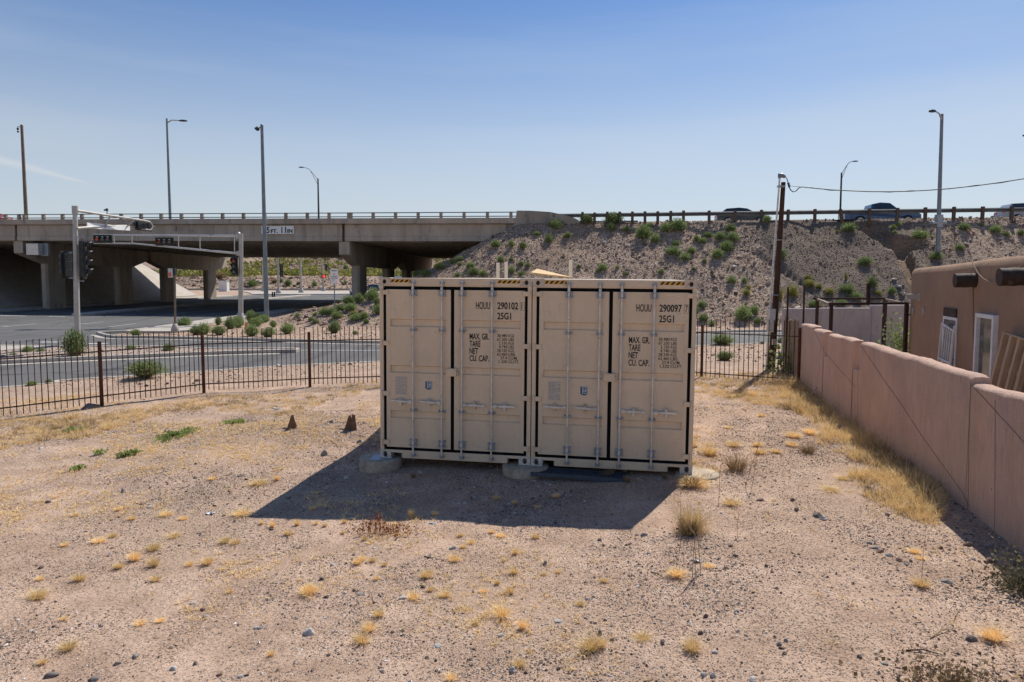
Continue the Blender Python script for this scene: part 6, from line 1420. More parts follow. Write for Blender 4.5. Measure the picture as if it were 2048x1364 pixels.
S5 = [(650,355,130,80),(1000,322,45,40),(1045,300,45,40),(1018,365,50,35),(1235,415,130,75),(1362,570,100,60),(1545,495,75,50),(1577,330,105,60),(1708,298,45,30),(1843,355,95,65),(1915,375,60,35),(2035,375,60,55),(105,560,80,90),(785,625,120,70),(840,800,80,95),(990,850,75,65),(640,850,120,85),(710,900,100,65),(590,945,85,55),(375,955,110,60)]
Y5 = [(310,735,70,50),(330,795,85,60),(400,800,70,45),(490,850,95,55),(195,880,110,110),(85,910,80,130),(620,730,30,70),(880,852,70,40),(545,345,35,25)]
Y4 = [(1800,800,60,50),(1810,755,50,35)]
S3 = [(1800,415,85,55),(1555,505,50,40),(1505,525,50,40),(1410,570,80,50),(1550,538,45,30),(1620,560,65,50),(1835,515,55,45),(1650,610,90,55),(1715,620,80,50),(1540,618,45,35),(1310,620,90,50),(1245,610,70,40),(930,790,110,90),(965,820,60,60),(970,880,80,70),(760,812,100,60),(830,800,80,70),(710,860,80,55),(780,860,90,55),(590,888,90,55),(650,885,80,55),(670,920,90,60),(810,930,90,50),(870,915,70,50),(890,945,45,35),(530,890,45,25),(500,925,40,25),(530,945,50,30),(660,1012,95,90),(315,1018,110,80),(185,1040,85,55),(75,1035,85,70),(810,1022,45,30),(408,905,40,40),(230,970,40,40),(100,965,90,50),(155,940,80,50)]
Y3 = [(800,890,80,35)]
S2 = [(1435,1085,90,65),(1055,1150,85,50),(1530,1142,90,60),(1600,1140,110,80),(1715,1145,90,60),(1800,1095,90,80),(1870,1085,80,80),(1705,1065,50,60),(1955,1045,60,80),(2015,1040,60,60),(1015,1255,90,45),(1320,1265,110,70),(565,1310,180,240),(200,1275,100,60),(300,1272,90,40),(80,1300,80,30)]
S8 = [(1005,558,260,115),(215,628,85,35),(345,610,55,35)]
Sb = [(350,460,125,75),(765,325,55,30),(735,370,60,35),(625,332,40,18)]
shr = []
for key, lst, yl in (('4', S4, 0), ('5', S5, 0), ('5', Y5, 1), ('4', Y4, 1), ('3', S3, 0), ('3', Y3, 1), ('2', S2, 0), ('8', S8, 0), ('b', Sb, 0)):
    ox, oy, k = Z[key]
    for (cx, by, w, h) in lst: shr.append((ox + cx/k, oy + by/k, w/k, h/k, yl))
# far shrubs under the bridge (zoom m)
for (cx, by, w, h, yl) in ((235,375,70,50,0),(620,380,115,75,0),(930,335,40,40,0),(1000,370,90,70,0),(1065,378,40,25,0),(1268,372,60,50,0),(1590,205,60,50,0),(1590,350,50,40,0),(280,300,140,80,2),(860,340,90,50,2)):
    ox, oy, k = Z['m']; shr.append((ox + cx/k, oy + by/k, w/k, h/k, yl))
LM = [((1157, 441), 'the concrete wing wall end'), ((1483, 425), 'the dark hatchback'), ((1556, 500), 'the middle of the utility pole'), ((1768, 475), 'the upper gully end'), ((1795, 560), 'the lower gully end'), ((1875, 505), 'the lamp pole on the slope'), ((1755, 432), 'the blue pickup'),
      ((1588, 632), 'the coyote fence'), ((1960, 450), 'the guardrail above the house'), ((1386, 562), 'the right container top corner'), ((1139, 519), 'the lone cream stake'), ((1002, 524), 'the twin cream stakes'), ((733, 560), 'the nearest pier column'), ((669, 560), 'the white road sign'), ((762, 620), 'the left container edge'),
      ((534, 640), 'the tall camera pole foot'), ((481, 650), 'the far signal mast foot'), ((350, 660), 'the pedestrian signal'), ((156, 690), 'the near signal mast foot'), ((620, 700), 'the fence post beside the containers'), ((408, 720), 'the middle left fence post'), ((204, 740), 'the leftmost fence post'), ((1720, 590), 'the top of the rusty pipe frame'),
      ((1403, 660), 'the fence post right of the containers'), ((449, 572), 'the white utility cabinet'), ((600, 560), 'the signal poles beyond the bridge'), ((1320, 470), 'the middle of the embankment'), ((1250, 425), 'the closely spaced guardrail posts')]
ORD = ['nearest'] + [w + ' nearest' for w in 'second third fourth fifth sixth seventh eighth ninth tenth eleventh twelfth thirteenth fourteenth fifteenth sixteenth seventeenth eighteenth'.split()]
def rank_labels(items, lms, fmt):
    near = [min(range(len(lms)), key=lambda j: math.hypot(lms[j][0][0] - it[0], lms[j][0][1] - it[1])) for it in items]; out = [None]*len(items)
    for j in range(len(lms)):
        idx_ = sorted([i for i in range(len(items)) if near[i] == j], key=lambda i: math.hypot(lms[j][0][0] - items[i][0], lms[j][0][1] - items[i][1]))
        for q, i in enumerate(idx_): out[i] = fmt(i, ORD[q] if q < len(ORD) else 'farthest', lms[j][1])
    return out
def sfmt(i, o_, l): 
    w = shr[i][2]; c = ('green', 'yellowish green', 'dry orange brown')[shr[i][4]]; s_ = 'large' if w > 32 else ('small' if w < 15 else 'rounded')
    return f'{s_} {c} shrub, {o_} to {l}'
labs = [None]*len(shr)
for yv in (0, 1, 2):
    ids = [i for i in range(len(shr)) if shr[i][4] == yv]; L_ = rank_labels([shr[i] for i in ids], LM, lambda q, o_, l: sfmt(ids[q], o_, l))
    for q, i in enumerate(ids): labs[i] = L_[q]
SHRUB_O = [shrub_mesh('dry_shrub', 300, M['straw_b'], 420, leafy=700)]
for i, (px, py, w, h, yl) in enumerate(shr):
    p = hit(px, py)
    if 115 < px < 350 and py > 690 or (px < 120 and py > 690 and py < 730): p = gp(px, py, 0.115)
    elif 19 < p.y < 34 and py > 700 and False: pass
    me = (SHRUB, SHRUB_Y, SHRUB_O)[yl]; o = bpy.data.objects.new('shrub', me[i % len(me)]); COL.objects.link(o)
    big_ = 1.2 if 360 < px < 560 and 600 < py < 690 else (0.9 if px < 200 else 1.0); sw = w / FPX * p.y * 1.12 * big_; sh_ = h / FPX * p.y * 1.22 * big_
    o.location = (p.x, p.y + sw * 0.28, p.z - 0.02 * sh_ + (th(p.x, p.y + sw*0.28) - p.z) * 0.5 * (p.z != 0.115)); o.scale = (sw, sw, sh_ / 1.02); o.rotation_euler = (((i*37)%11-5)*0.02, ((i*53)%13-6)*0.02, (i * 2.39996) % 6.28)
    tag(o, labs[i], 'shrub', 'shrubs on the verges and embankment')
# scrub carpet on the far side
r = np.random.default_rng(77); n = 2600; x = r.uniform(-115, 5, n); y = r.uniform(190, 226, n); k = fbm(x, y, 14, 91) > r.normal(0.02, 0.05, n); x, y = x[k], y[k]
x = np.concatenate([x, r.uniform(-115, 5, 500)]); y = np.concatenate([y, r.uniform(228, 300, 500)])
parts = []
for i in range(len(x)):
    s_ = r.uniform(0.6, 1.7); kk = 26; P = r.normal(size=(kk, 3)) * (0.75*s_, 0.75*s_, 0.32*s_); P[:, 2] = np.abs(P[:, 2]); P += (x[i], y[i], th(x[i], y[i])); parts.append(leaves(P, r.uniform(0.35, 0.8, kk) * s_, r, 0.4))
V, F = join(parts); o = mesh_np('desert_scrub', V, F, M['green_y']); tag(o, 'band of yellow green desert scrub far beyond the bridge', 'scrub', kind='stuff')
# ---- dry grass: carpets
def gpv(px, py, z=0.0):
    c, s = math.cos(PITCH), math.sin(PITCH); dx = (px - PPX)/FPX; dy = -(py - PPY)/FPX; dz = -s + dy*c; t = (z - CAMZ)/dz; return dx*t, (c + dy*s)*t
def poly_pts(poly, n, r):
    P = np.array(poly, float); x = r.uniform(P[:, 0].min(), P[:, 0].max(), n*4); y = r.uniform(P[:, 1].min(), P[:, 1].max(), n*4); k = in_poly(x, y, poly); return x[k][:n], y[k][:n]
def tufts(x, y, R_, H_, nb, r, W=0.004, lean=0.6):
    """many tufts -> one vertex/face block"""
    N = len(x); z = terrain(x, y); T = np.repeat(np.arange(N), nb); k = len(T); az = r.uniform(0, 2*np.pi, k); rad = np.sqrt(r.random(k)) * np.repeat(R_, nb)
    B = np.stack([np.repeat(x, nb) + rad*np.cos(az)*0.6, np.repeat(y, nb) + rad*np.sin(az)*0.6, np.repeat(z, nb) - 0.005], -1)
    le = np.abs(r.normal(lean, 0.35, k)); H = np.repeat(H_, nb) * r.uniform(0.45, 1.1, k)
    return blades(B, H, le, W * r.uniform(0.7, 1.6, k), r, 0.8, az + r.normal(0, 0.5, k))
r = np.random.default_rng(31)
carp = [([(-40, 835), (-40, 900), (60, 880), (160, 872), (330, 820), (430, 812), (420, 790), (200, 826)], 800, 0.12, 0.13), ([(420, 788), (430, 812), (560, 830), (650, 800), (758, 775), (758, 755), (620, 778)], 420, 0.11, 0.12),
        ([(1388, 752), (1600, 752), (1640, 800), (1600, 830), (1500, 812), (1388, 790)], 900, 0.12, 0.14), ([(1560, 760), (1615, 768), (1760, 860), (1800, 905), (1760, 920), (1620, 860), (1560, 800)], 760, 0.13, 0.25),
        ([(1640, 860), (1760, 870), (1860, 930), (1900, 985), (1850, 1020), (1750, 975), (1700, 920), (1640, 905)], 560, 0.12, 0.22), ([(1700, 960), (1800, 940), (1890, 1020), (1865, 1062), (1800, 1040), (1735, 1005)], 260, 0.11, 0.17), ([(1385, 870), (1420, 860), (1440, 960), (1400, 1000), (1382, 950)], 60, 0.07, 0.11)]
parts = []; parts_b = []
for poly, n, R0, H0 in carp:
    px, py = poly_pts(poly, n, r); x, y = gpv(px, py)
    k = fbm(x, y, 0.55, 66) > r.normal(-0.09, 0.06, len(x)); x, y = x[k], y[k]; bb = r.random(len(x)) < 0.10 + 0.25 * (fbm(x, y, 0.7, 69) > 0.08)
    for sel, dst in ((~bb, parts), (bb, parts_b)):
        m_ = len(x[sel]); 
        if m_: dst.append(tufts(x[sel], y[sel], R0 * r.uniform(0.6, 1.8, m_), H0 * r.uniform(0.3, 1.0, m_) * (1 + 0.9 * (r.random(m_) < 0.2)), 36, r, 0.0045, 0.75))
V, F = join(parts); o = mesh_np('dry_grass', V, F, M['straw']); tag(o, 'straw coloured dry grass along the fences and the foot of the pink wall', 'dry grass', kind='stuff')
V, F = join(parts_b); o = mesh_np('dead_brush', V, F, M['straw_b']); tag(o, 'brown dead brush mixed into the dry grass by the fences and wall', 'dead brush', kind='stuff')
# thin straw wisps over the lot
dn2 = lambda x, y: view(x, y, 0.3) * np.clip(0.1 + 3.2 * fbm(x, y, 2.3, 120) + 2.2 * fbm(x, y, 0.6, 125), 0, 1) * (~BOX_X(x, y)) * (y < 22 - np.where(x < -5, (-5 - x) * 0.62, 0)) * np.where(x < 0.5, 1.0, 0.30)
x, y = scatter(70000, -14, 8, 4.2, 18, dn2, 21); parts = [tufts(x, y, r.uniform(0.01, 0.05, len(x)), r.uniform(0.02, 0.085, len(x)), 11, r, 0.0055, 1.0)]
V, F = join(parts); o = mesh_np('straw_wisps', V, F, M['straw']); tag(o, 'thin wisps of straw scattered over the sandy lot', 'straw', kind='stuff')
# green weed mats
def weed_mat(px, py, w, h, lab, n):
    p = hit(px, py); a = gp(px - w/2, py, p.z); b = gp(px + w/2, py, p.z); c = gp(px, py - h/2, p.z); d = gp(px, py + h/2, p.z); rx, ry = (b.x - a.x)/2, (c.y - d.y)/2
    r = np.random.default_rng(int(px)); n = int(n*0.42); q = r.normal(size=(n, 2)) * 0.30; az = 0.5; X = q[:, 0]*rx; Y_ = q[:, 1]*ry + q[:, 0]*ry*0.3*np.sign(rx)
    k = fbm(X + px, Y_, 0.25, 33) > -0.12; X, Y_ = X[k], Y_[k]; P = np.stack([X, Y_, terrain(X + p.x, Y_ + p.y) - p.z + r.uniform(0.005, 0.05, len(X))], -1)
    V, F = leaves(P, r.uniform(0.03, 0.065, len(X)), r, 0.4); o = mesh_np('green_weed', V, F, M['weed']); o.location = p; tag(o, lab, 'weed patch', 'low green weed patches in the lot')
weed_mat(352, 872, 74, 34, 'largest bright green weed mat, left of the rusty brackets', 2600); weed_mat(472, 847, 70, 10, 'thin green weed mat nearest to the rusty brackets', 900); weed_mat(258, 911, 46, 12, 'small bright green weed mat below the largest one', 800)
weed_mat(147, 863, 48, 10, 'small yellowish green weed mat left of the largest one', 500); weed_mat(156, 940, 30, 10, 'smallest dull green weed mat toward the left edge', 300); weed_mat(200, 908, 26, 8, 'faint weed mat between the small bright one and the left edge', 200)
# ---- single tufts
def tuft_mesh(name, seed, mat, nb=320, spread=0.30, lean=0.55, W=0.016):
    r = np.random.default_rng(seed); az = r.uniform(0, 2*np.pi, nb); rad = spread * np.sqrt(r.random(nb))
    B = np.stack([rad*np.cos(az)*0.7, rad*np.sin(az)*0.7, np.full(nb, -0.03)], -1); le = np.abs(r.normal(lean, 0.3, nb)) * (0.4 + rad/spread*0.9); H = r.uniform(0.5, 1.15, nb)
    V, F = blades(B, H, le, W * r.uniform(0.7, 1.5, nb), r, 0.7, az + r.normal(0, 0.35, nb)); o = mesh_np(name, V, F, mat); me = o.data; bpy.data.objects.remove(o); return me
TM = [tuft_mesh('grass_tuft', 400 + i, M['straw'], 300 + 50*i) for i in range(4)]; TB = [tuft_mesh('brown_tuft', 450 + i, M['straw_b'], 260, W=0.012) for i in range(2)]
TF = []
for key, lst in (((0, 820, 2.508), [(762,708,70,50),(670,757,60,65),(765,788,58,62),(592,797,45,42),(393,858,62,48),(180,950,90,60),(335,1203,75,45),(1035,778,58,50),(948,785,40,34),(775,860,45,35),(1295,378,85,32),(1388,355,28,45),(560,640,45,32),(490,668,60,32),(1205,530,88,32),(1125,668,55,38),(1180,673,50,32),(1442,630,40,38),(1358,1235,35,32),(1545,920,60,55),(372,532,40,22),(915,552,40,26),(658,552,42,26),(825,532,60,26),(870,640,65,24),(1490,580,30,45),(1365,590,30,48),(1310,575,22,32),(1060,350,45,22),(1150,920,30,26),(318,685,36,26),(195,855,34,24),(700,1080,50,28),(800,1065,40,26),(208,1275,40,30),(315,1055,34,20),(585,505,36,24)]),
                 ((600, 880, 2.818), [(48,875,90,62),(320,702,50,45),(350,680,36,36),(640,900,68,48),(712,778,72,62),(735,855,38,34),(815,885,58,36),(865,685,75,45),(965,585,48,30),(1080,525,36,26),(1130,548,48,26),(1330,555,48,38),(1213,645,40,50),(1205,757,50,50),(1110,815,34,40),(1180,868,58,50),(1135,1000,100,75),(1255,1070,52,75),(990,1045,38,34),(345,1150,90,70),(385,1080,80,60),(440,995,60,44),(1638,1190,105,90),(1235,1280,70,45),(850,1352,60,34),(1580,935,50,30),(630,445,34,80),(760,425,36,36),(1105,340,44,40),(1210,360,36,24),(1445,325,44,30),(1340,385,34,22),(365,565,34,34),(90,478,26,30),(138,490,28,30),(250,470,30,36),(240,530,24,26),(405,685,44,24),(475,712,34,32),(430,790,36,28),(1035,860,36,28),(920,610,36,26),(905,545,36,30),(70,395,40,34),(1372,765,34,24),(1455,750,30,20)]),
                 ((1200, 900, 2.94), [(548,1190,95,90),(255,1120,95,34),(25,778,42,32),(10,1165,60,80),(455,748,100,60),(775,325,110,45),(550,218,150,70),(1000,90,10,10),(640,690,60,20),(1440,175,80,24),(1370,245,110,26)]),
                 ((1600, 880, 2.819), [(1100,1135,120,100),(690,830,85,60),(650,640,60,34),(680,672,50,20)]),
                 ((1360, 600, 3.789), [(620,885,60,40),(865,1045,110,60),(990,1020,90,70),(860,1110,90,50),(590,1110,80,50),(610,1170,90,60),(730,1160,80,40),(405,1110,120,50),(90,1120,90,80),(230,1180,110,100),(370,975,50,24),(560,730,70,70)]),
                 ((980, 870, 6.0), [])):
    ox, oy, k = key
    for (cx, by, w, h) in lst:
        if w > 12: TF.append((ox + cx/k, oy + by/k, w/k, h/k, 0))
for (cx, by, w, h) in ((1475, 942, 58, 46), (1618, 908, 34, 30), (1380, 975, 48, 34), (1383, 1062, 60, 60), (1378, 1072, 46, 50), (1210, 958, 16, 24), (1255, 965, 16, 20), (1330, 958, 18, 18), (1220, 954, 20, 26), (826, 956, 12, 18)): TF.append((cx, by, w, h, 1))
LT = [((759, 935), 'the left concrete ring'), ((1030, 940), 'the middle concrete ring'), ((485, 1045), 'the left shadow tip'), ((760, 1050), 'the red brown weed'), ((640, 850), 'the rusty brackets'), ((1250, 1050), 'the right corner of the shadow'), ((1395, 1110), 'the tall dry stalks'), ((1210, 940), 'the plastic grate'), ((1400, 955), 'the outer right concrete ring'),
      ((0, 1364), 'the bottom left corner'), ((512, 1364), 'the bottom edge left of centre'), ((1024, 1364), 'the middle of the bottom edge'), ((1536, 1364), 'the bottom edge right of centre'), ((2048, 1364), 'the bottom right corner'), ((0, 1000), 'the left edge of the lot'), ((1860, 1000), 'the crack in the pink wall foot'), ((1598, 790), 'the iron fence end at the wall'), ((290, 1090), 'the three upright golden tufts'), ((640, 1180), 'the sand left below the containers'), ((1030, 1180), 'the sand right below the containers')]
def tfmt(i, o_, l):
    w = TF[i][2]; c = 'golden' if TF[i][4] == 0 else 'brown'; s_ = 'broad' if w > 30 else ('tiny' if w < 14 else 'small'); return f'{s_} {c} grass tuft, {o_} to {l}'
labs = [None]*len(TF)
for c in (0, 1):
    ids = [i for i in range(len(TF)) if TF[i][4] == c]; L_ = rank_labels([TF[i] for i in ids], LT, lambda q, o_, l: tfmt(ids[q], o_, l))
    for q, i in enumerate(ids): labs[i] = L_[q]
for i, (px, py, w, h, br) in enumerate(TF):
    p = hit(px, py); dist_ = math.hypot(p.y, CAMZ); sw = w / FPX * dist_; sh_ = h / FPX * dist_
    o = bpy.data.objects.new('grass_tuft', (TB if br else TM)[i % (2 if br else 4)]); COL.objects.link(o)
    o.location = (p.x, p.y + 0.15*sw, p.z); o.scale = (sw*1.15, sw*1.05, sh_*0.85); o.rotation_euler = (0, 0, i*2.4); tag(o, labs[i], 'grass tuft', 'dry grass tufts in the lot')
# ---- special plants
def special(name, px, py, V, F, mat, lab, cat, grp=None, dy=0.0):
    p = hit(px, py); o = mesh_np(name, V, F, mat); o.location = p; tag(o, lab, cat, grp); return o
r = np.random.default_rng(55)
n = 170; B = np.stack([r.normal(0, 0.19, n), r.normal(0, 0.08, n), np.full(n, -0.01)], -1); Hh = r.uniform(0.06, 0.16, n) + 0.14 * np.exp(-((B[:, 0] + 0.06) / 0.07) ** 2)
a = blades(B, Hh, np.abs(r.normal(0.3, 0.3, n)), np.full(n, 0.005), r, 0.3); st = r.integers(0, n, 420); P = B[st] + np.stack([r.normal(0, .012, 420), r.normal(0, .012, 420), Hh[st] * r.uniform(0.3, 1.0, 420)], -1)
V, F = join([a, leaves(P, r.uniform(0.014, 0.032, 420), r, 0.45)]); special('dry_weed', 762, 1066, V, F, M['straw_r'], 'red brown dried weed at the front edge of the containers shadow', 'dry weed')
n = 520; B = np.stack([r.normal(0, 0.075, n), r.normal(0, 0.06, n), np.full(n, -0.01)], -1); a = blades(B, r.uniform(0.12, 0.40, n), np.abs(r.normal(0.4, 0.3, n)), np.full(n, 0.0045), r, 0.5)
special('dry_bush', 1384, 1064, a[0], a[1], M['straw'], 'tall tangled straw bush right of the shadow front corner', 'dry bush', 'dry bushes')
def bush(px, py, rx, rz, nb, nl, mat, mat_l, lab, seed):
    r = np.random.default_rng(seed); n = nb; B = np.stack([r.normal(0, rx*0.3, n), r.normal(0, rx*0.25, n), np.full(n, -0.02)], -1); a = blades(B, r.uniform(0.4, 1.0, n)*rz, np.abs(r.normal(0.8, 0.5, n)), np.full(n, 0.006), r, 0.3)
    P = r.normal(size=(nl, 3)) * (rx*0.5, rx*0.42, rz*0.36); P[:, 2] = np.abs(P[:, 2]); V, F = join([a, leaves(P, r.uniform(0.02, 0.045, nl), r, 0.4)]); return special('dry_bush', px, py, V, F, mat, lab, 'dry bush', 'dry bushes')
M['greyleaf'] = island('grey_green_bush', [(0.0, (0.10, 0.085, 0.05)), (0.5, (0.22, 0.19, 0.11)), (1.0, (0.40, 0.35, 0.23))], trans=0.2)
bush(2050, 1178, 0.36, 0.42, 260, 900, M['greyleaf'], None, 'grey green leafy bush at the right edge by the pink wall shadow', 5)
bush(1905, 1372, 0.5, 0.11, 520, 500, M['straw_b'], None, 'low spreading brown brush cut by the bottom edge on the right', 6)
bush(1870, 905, 0.3, 0.3, 260, 300, M['straw_b'], None, 'brown brush in the shade at the foot of the pink wall', 7)
bush(1655, 800, 0.5, 0.35, 500, 500, M['straw_b'], None, 'brown brush at the pink wall foot just past the second notch', 8)
bush(1560, 770, 0.6, 0.25, 400, 500, M['straw_b'], None, 'brown brush at the foot of the iron fence before the pink wall', 9)
n = 230; P = r.normal(size=(n, 3)) * (0.2, 0.16, 0.42); P[:, 2] = np.abs(P[:, 2]) + 0.1; V, F = leaves(P, r.uniform(0.05, 0.13, n), r, 0.45); p = at(1563, 742, 20.6)
o = mesh_np('leafy_plant', V, F, M['green']); o.location = (p.x, 20.7, 0.0); tag(o, 'leafy green plant growing behind the iron fence by the coyote fence', 'plant')
n = 1500; P = r.normal(size=(n, 3)) * (0.30, 0.3, 0.5); P[:, 2] = np.abs(P[:, 2] + 0.6); V, F = leaves(P, r.uniform(0.05, 0.12, n), r, 0.4); p = at(1800, 700, 22.0)
o = mesh_np('green_shrub', V, F, M['green']); o.location = (p.x + 0.05, 22.0, 0.0); tag(o, 'dark green shrub in the yard between the pipe frame and the house corner', 'shrub')
# tall thin stalks
def stalk(px, py, htop, lean, nbr, lab, seed, th_k=0.004):
    p = hit(px, py); rd = random.Random(seed); d_ = math.hypot(p.y, 2); H = (py - htop) / FPX * d_ * 1.06; m = MB()
    pts = [Vector((lean*H*t + rd.uniform(-.006, .006), rd.uniform(-.006, .006), H*t - 0.01)) for t in (0, .25, .5, .75, 1)]; m.tube(pts, [th_k, th_k*0.9, th_k*0.8, th_k*0.6, th_k*0.35], 5)
    for i in range(nbr):
        t = rd.uniform(0.3, 0.97); q = Vector((lean*H*t, 0, H*t)); a = rd.uniform(0, 6.28); l = rd.uniform(0.04, 0.16) * H * 1.4
        m.tube([q, q + Vector((math.cos(a)*l*0.5, math.sin(a)*l*0.4, l*0.5)), q + Vector((math.cos(a)*l*0.7, math.sin(a)*l*0.6, l*1.0))], [th_k*0.5, th_k*0.35, th_k*0.2], 4)
    o = m.build('dry_stalk', M['stalk']); o.location = p; tag(o, lab, 'dry stalk', 'tall dry stalks in the lot')
stalk(1360, 1106, 1004, 0.0, 7, 'thin dry stalk left of the tall straw bush', 1); stalk(1385, 1156, 1062, 0.02, 6, 'leftmost of the three close stalks below the straw bush', 2); stalk(1391, 1154, 1070, -0.02, 5, 'middle one of the three close stalks below the straw bush', 3); stalk(1402, 1146, 1060, -0.1, 6, 'rightmost of the three close stalks below the straw bush', 4)
stalk(1437, 1012, 930, 0.02, 6, 'single dry stalk right of the outer right concrete ring', 5); stalk(1489, 975, 868, 0.30, 8, 'leaning dry stalk left of its upright twin near the brown tuft', 6); stalk(1503, 978, 862, 0.12, 9, 'tallest dry stalk, between the right container and the wall grass', 7); stalk(1845, 1158, 1050, 0.0, 4, 'very thin dry stalk on the open ground near the wall shadow', 8, 0.003); stalk(1475, 1075, 1020, 0.0, 3, 'short faint stalk right of the straw bush', 9, 0.003)
stalk(2045, 1364, 1250, 0.05, 5, 'dry stalk at the bottom right corner', 10, 0.004)
def twig(px0, py0, px1, py1, lab, mat='stalk', th_k=0.005):
    a, b = hit(px0, py0), hit(px1, py1); m = MB(); c = (a + b)/2 + Vector((0.0, 0.02, 0.015)); m.tube([Vector((0,0,0.006)), c - a + Vector((0, 0, 0.006)), b - a + Vector((0, 0, 0.006))], [th_k, th_k*0.8, th_k*0.4], 5); o = m.build('twig', M[mat]); o.location = a; tag(o, lab, 'twig', 'twigs on the ground')
twig(1860, 1278, 1912, 1258, 'long pale twig lying right of the low centre, toward the bottom right'); twig(1905, 1252, 1920, 1218, 'short straight pale stick above the long pale twig'); twig(1812, 1302, 1888, 1312, 'dark crooked twig near the bottom right', 'wood_d', 0.007); twig(1302, 1145, 1330, 1160, 'dark thin twig left of the three close stalks', 'wood_d'); twig(1432, 1147, 1442, 1166, 'small pale curved twig right of the three close stalks', th_k=0.004)
# ---- stones that stand out
def rock(px, py, w, h, mat, lab, seed):
    p = hit(px, py); d_ = math.hypot(p.y, CAMZ); s_ = w / FPX * d_ / 2 * 0.85; hz = h / FPX * d_ / 2 * 0.95; r = np.random.default_rng(seed)
    bm = bmesh.new(); bmesh.ops.create_icosphere(bm, subdivisions=3, radius=1)
    ph = r.uniform(0, 6, 6)
    for v in bm.verts:
        c = v.co; f = 1 + 0.13*math.sin(3*c.x + ph[0]) + 0.11*math.sin(4*c.y + ph[1] + c.z) + 0.09*math.sin(5*c.z + ph[2] + 2*c.x) + 0.04*math.sin(11*c.x + ph[3])*math.sin(9*c.y + ph[4])
        c = c * f; q = 0.9
        for ax in (Vector((0.6, 0.3, 0.75)), Vector((-0.7, 0.5, 0.4)), Vector((0.1, -0.9, 0.3))):
            ax.normalize(); dd = c.dot(ax)
            if dd > 0.72: c = c - ax*(dd - 0.72)*0.85
        v.co = c
    me = bpy.data.meshes.new('rock'); bm.to_mesh(me); bm.free(); me.polygons.foreach_set('use_smooth', [False]*len(me.polygons)); me.materials.append(mat)
    o = bpy.data.objects.new('rock', me); COL.objects.link(o); o.scale = (s_, s_*0.8, hz); o.location = (p.x, p.y + s_*0.4, p.z + hz*0.35); o.rotation_euler = (0, 0, r.uniform(0, 3)); tag(o, lab, 'rock', 'loose rocks in the lot'); return o
RK = [(178,818,42,16,'d'),(648,911,15,17,'g'),(663,846,13,9,'g'),(718,886,14,9,'g'),(617,1270,26,16,'p'),(805,1198,18,7,'p'),(875,1294,18,6,'p'),(1025,1344,18,12,'p'),(1118,1245,18,6,'p'),(1091,1129,11,11,'g'),(1002,1273,14,7,'p'),(905,1098,16,8,'p'),(918,1009,10,5,'p'),(1289,1072,18,8,'g'),(1384,1122,9,6,'p'),(1522,1002,16,7,'r'),(1585,1002,11,9,'r'),(1594,1022,13,12,'d'),(1637,1034,24,12,'d'),(1648,1040,20,10,'p'),(1474,1225,13,7,'g'),(1412,1235,10,10,'r'),(1431,1307,13,8,'p'),(1570,1309,12,7,'d'),(1559,1291,12,10,'g'),(1573,1283,12,9,'g'),(1427,1354,15,11,'p'),(1408,1352,13,9,'p'),(1507,1362,20,9,'p'),(1326,1289,12,10,'d'),(1200,1270,14,14,'d'),
      (1896,1166,22,9,'g'),(1946,1282,26,13,'d'),(1940,1043,14,8,'g'),(1937,1092,18,12,'r'),(1979,1095,20,9,'g'),(1985,1125,24,13,'r'),(1948,1119,11,6,'p'),(1882,1098,12,8,'r'),(1776,1031,10,7,'r'),(1823,1124,9,6,'d'),(1740,1088,14,8,'g'),(1752,1098,16,8,'g'),(1762,1105,18,8,'r'),(1780,1112,18,7,'g'),(1800,1122,16,7,'r'),(1814,1130,12,6,'g'),(1772,1330,14,6,'g'),(1980,1290,14,6,'d'),(1721,1316,12,9,'d'),
      (95,1006,16,8,'d'),(166,1028,10,6,'p'),(246,985,14,10,'g'),(283,1010,14,6,'r'),(405,1221,14,8,'r'),(410,1235,14,8,'p'),(385,1208,14,6,'p'),(270,1315,18,10,'g'),(233,1330,14,8,'d'),(346,1340,16,10,'p'),(390,1330,12,9,'d'),(438,1352,12,7,'r'),(512,1258,14,6,'p'),(520,1258,14,5,'g'),(613,1268,16,12,'d'),(535,1200,10,6,'p'),(480,953,18,6,'d'),(300,1015,14,6,'p'),(390,957,12,5,'d'),(80,898,12,5,'p'),(555,819,14,5,'p'),(480,1364-8,12,7,'p'),(100,1355,26,12,'d'),(185,1362,24,9,'d'),(720,1190,16,5,'g'),(700,1030,12,5,'p'),(1029,1028,10,6,'p'),(865,1048,16,5,'p'),(665,1130,14,5,'p'),(690,1188,10,5,'p'),(806,1262,10,6,'d'),
      (693,957,18,8,'p'),(1098,955,13,10,'p'),(930,1008,14,6,'p'),(840,946,12,6,'p'),(1262,1068+20,8,5,'p'),(1392,835+60,9,5,'r'),(1250,943,12,5,'p'),(1320,961,20,7,'g')]
mats = {'g': 'stone_g', 'p': 'stone_p', 'd': 'stone_d', 'r': 'stone_r'}; nm_ = {'g': 'grey', 'p': 'pale', 'd': 'dark', 'r': 'reddish brown'}
labs = [None]*len(RK)
for c in 'gpdr':
    ids = [i for i in range(len(RK)) if RK[i][4] == c]; L_ = rank_labels([RK[i] for i in ids], LT, lambda q, o_, l: f'{nm_[c]} stone, {o_} {nm_[c]} one to {l}')
    for q, i in enumerate(ids): labs[i] = L_[q]
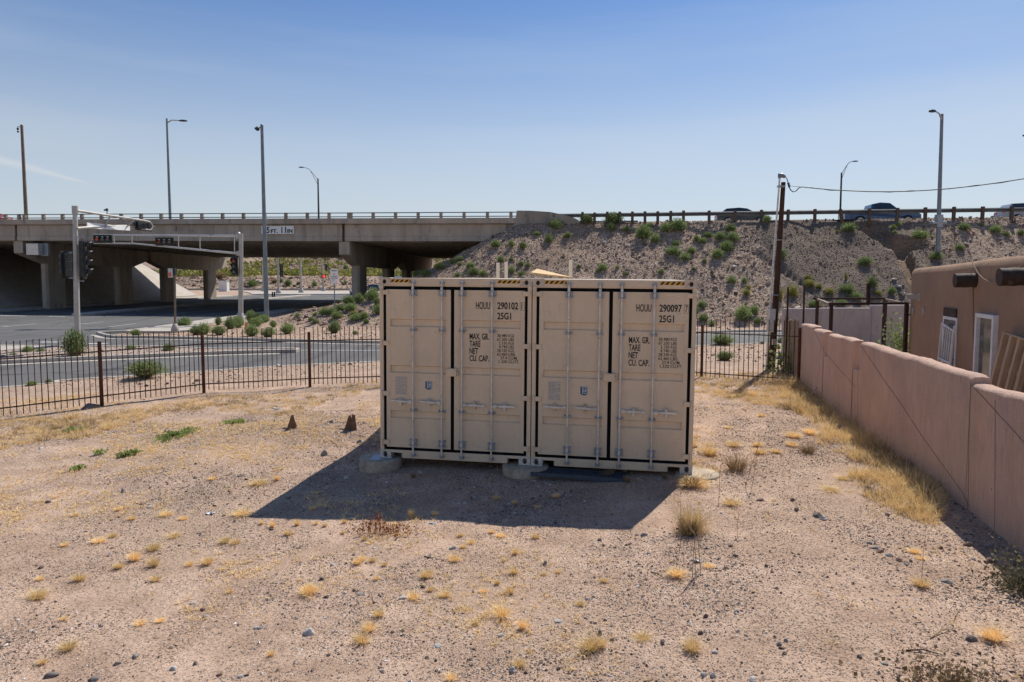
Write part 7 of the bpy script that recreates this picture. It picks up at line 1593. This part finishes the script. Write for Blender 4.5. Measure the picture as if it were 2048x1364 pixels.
labs[0] = 'large flat dark rock at the foot of the leftmost fence post'
for i, (px, py, w, h, c) in enumerate(RK): rock(px, py, w, h, M[mats[c]], labs[i], 500 + i)
# litter
for px, py, s_, lab in ((421, 1028, 0.05, 'small crumpled white paper scrap left of the shadow tip'), (551, 817, 0.06, 'small white paper scrap near the fence, left of the rusty brackets'), (1395, 1124, 0.035, 'tiny white scrap by the close stalks'), (1738, 978, 0.05, 'small blue scrap in the dry grass at the wall foot')):
    p = hit(px, py); r2 = np.random.default_rng(int(px)); g_ = 5; X, Y_ = np.meshgrid(np.linspace(-1, 1, g_), np.linspace(-0.6, 0.6, g_)); V = np.stack([X*s_ + r2.normal(0, s_*0.1, X.shape), Y_*s_, np.abs(r2.normal(0.012, s_*0.25, X.shape)) + 0.004], -1).reshape(-1, 3)
    id_ = np.arange(g_*g_).reshape(g_, g_); F = np.stack([id_[:-1, :-1], id_[:-1, 1:], id_[1:, 1:], id_[1:, :-1]], -1).reshape(-1, 4); o = mesh_np('litter', V, F, M['blue'] if 'blue' in lab else M['white']); o.location = p; tag(o, lab, 'litter')
# pale block and debris in the gully
for px, py, w, h, lab in ((1985, 452, 10, 6, 'pale concrete chunk near the top of the embankment on the right'), (1795, 575, 12, 10, 'pale debris in the lower gully'), (1803, 590, 12, 12, 'white broken debris at the gully foot by the house corner'), (1788, 560, 9, 7, 'pale debris higher in the gully')):
    p = hit(px, py); s_ = w/FPX*p.y/2; m = MB(); rd = random.Random(int(px))
    for q in range(4):
        b_ = MB(); b_.box((-s_*0.6, -s_*0.4, -s_*0.2), (s_*0.6, s_*0.4, s_*0.25)); b_.xf(TR(rd.uniform(-s_, s_)*0.5, rd.uniform(-s_, s_)*0.4, rd.uniform(0, h/w*s_)) @ Matrix.Rotation(rd.uniform(0, 3), 4, 'Z') @ Matrix.Rotation(rd.uniform(-.6, .6), 4, 'X')); m.add(b_.v, b_.f)
    o = m.build('debris', M['stone_p']); o.location = p; tag(o, lab, 'debris', 'broken debris on the embankment')
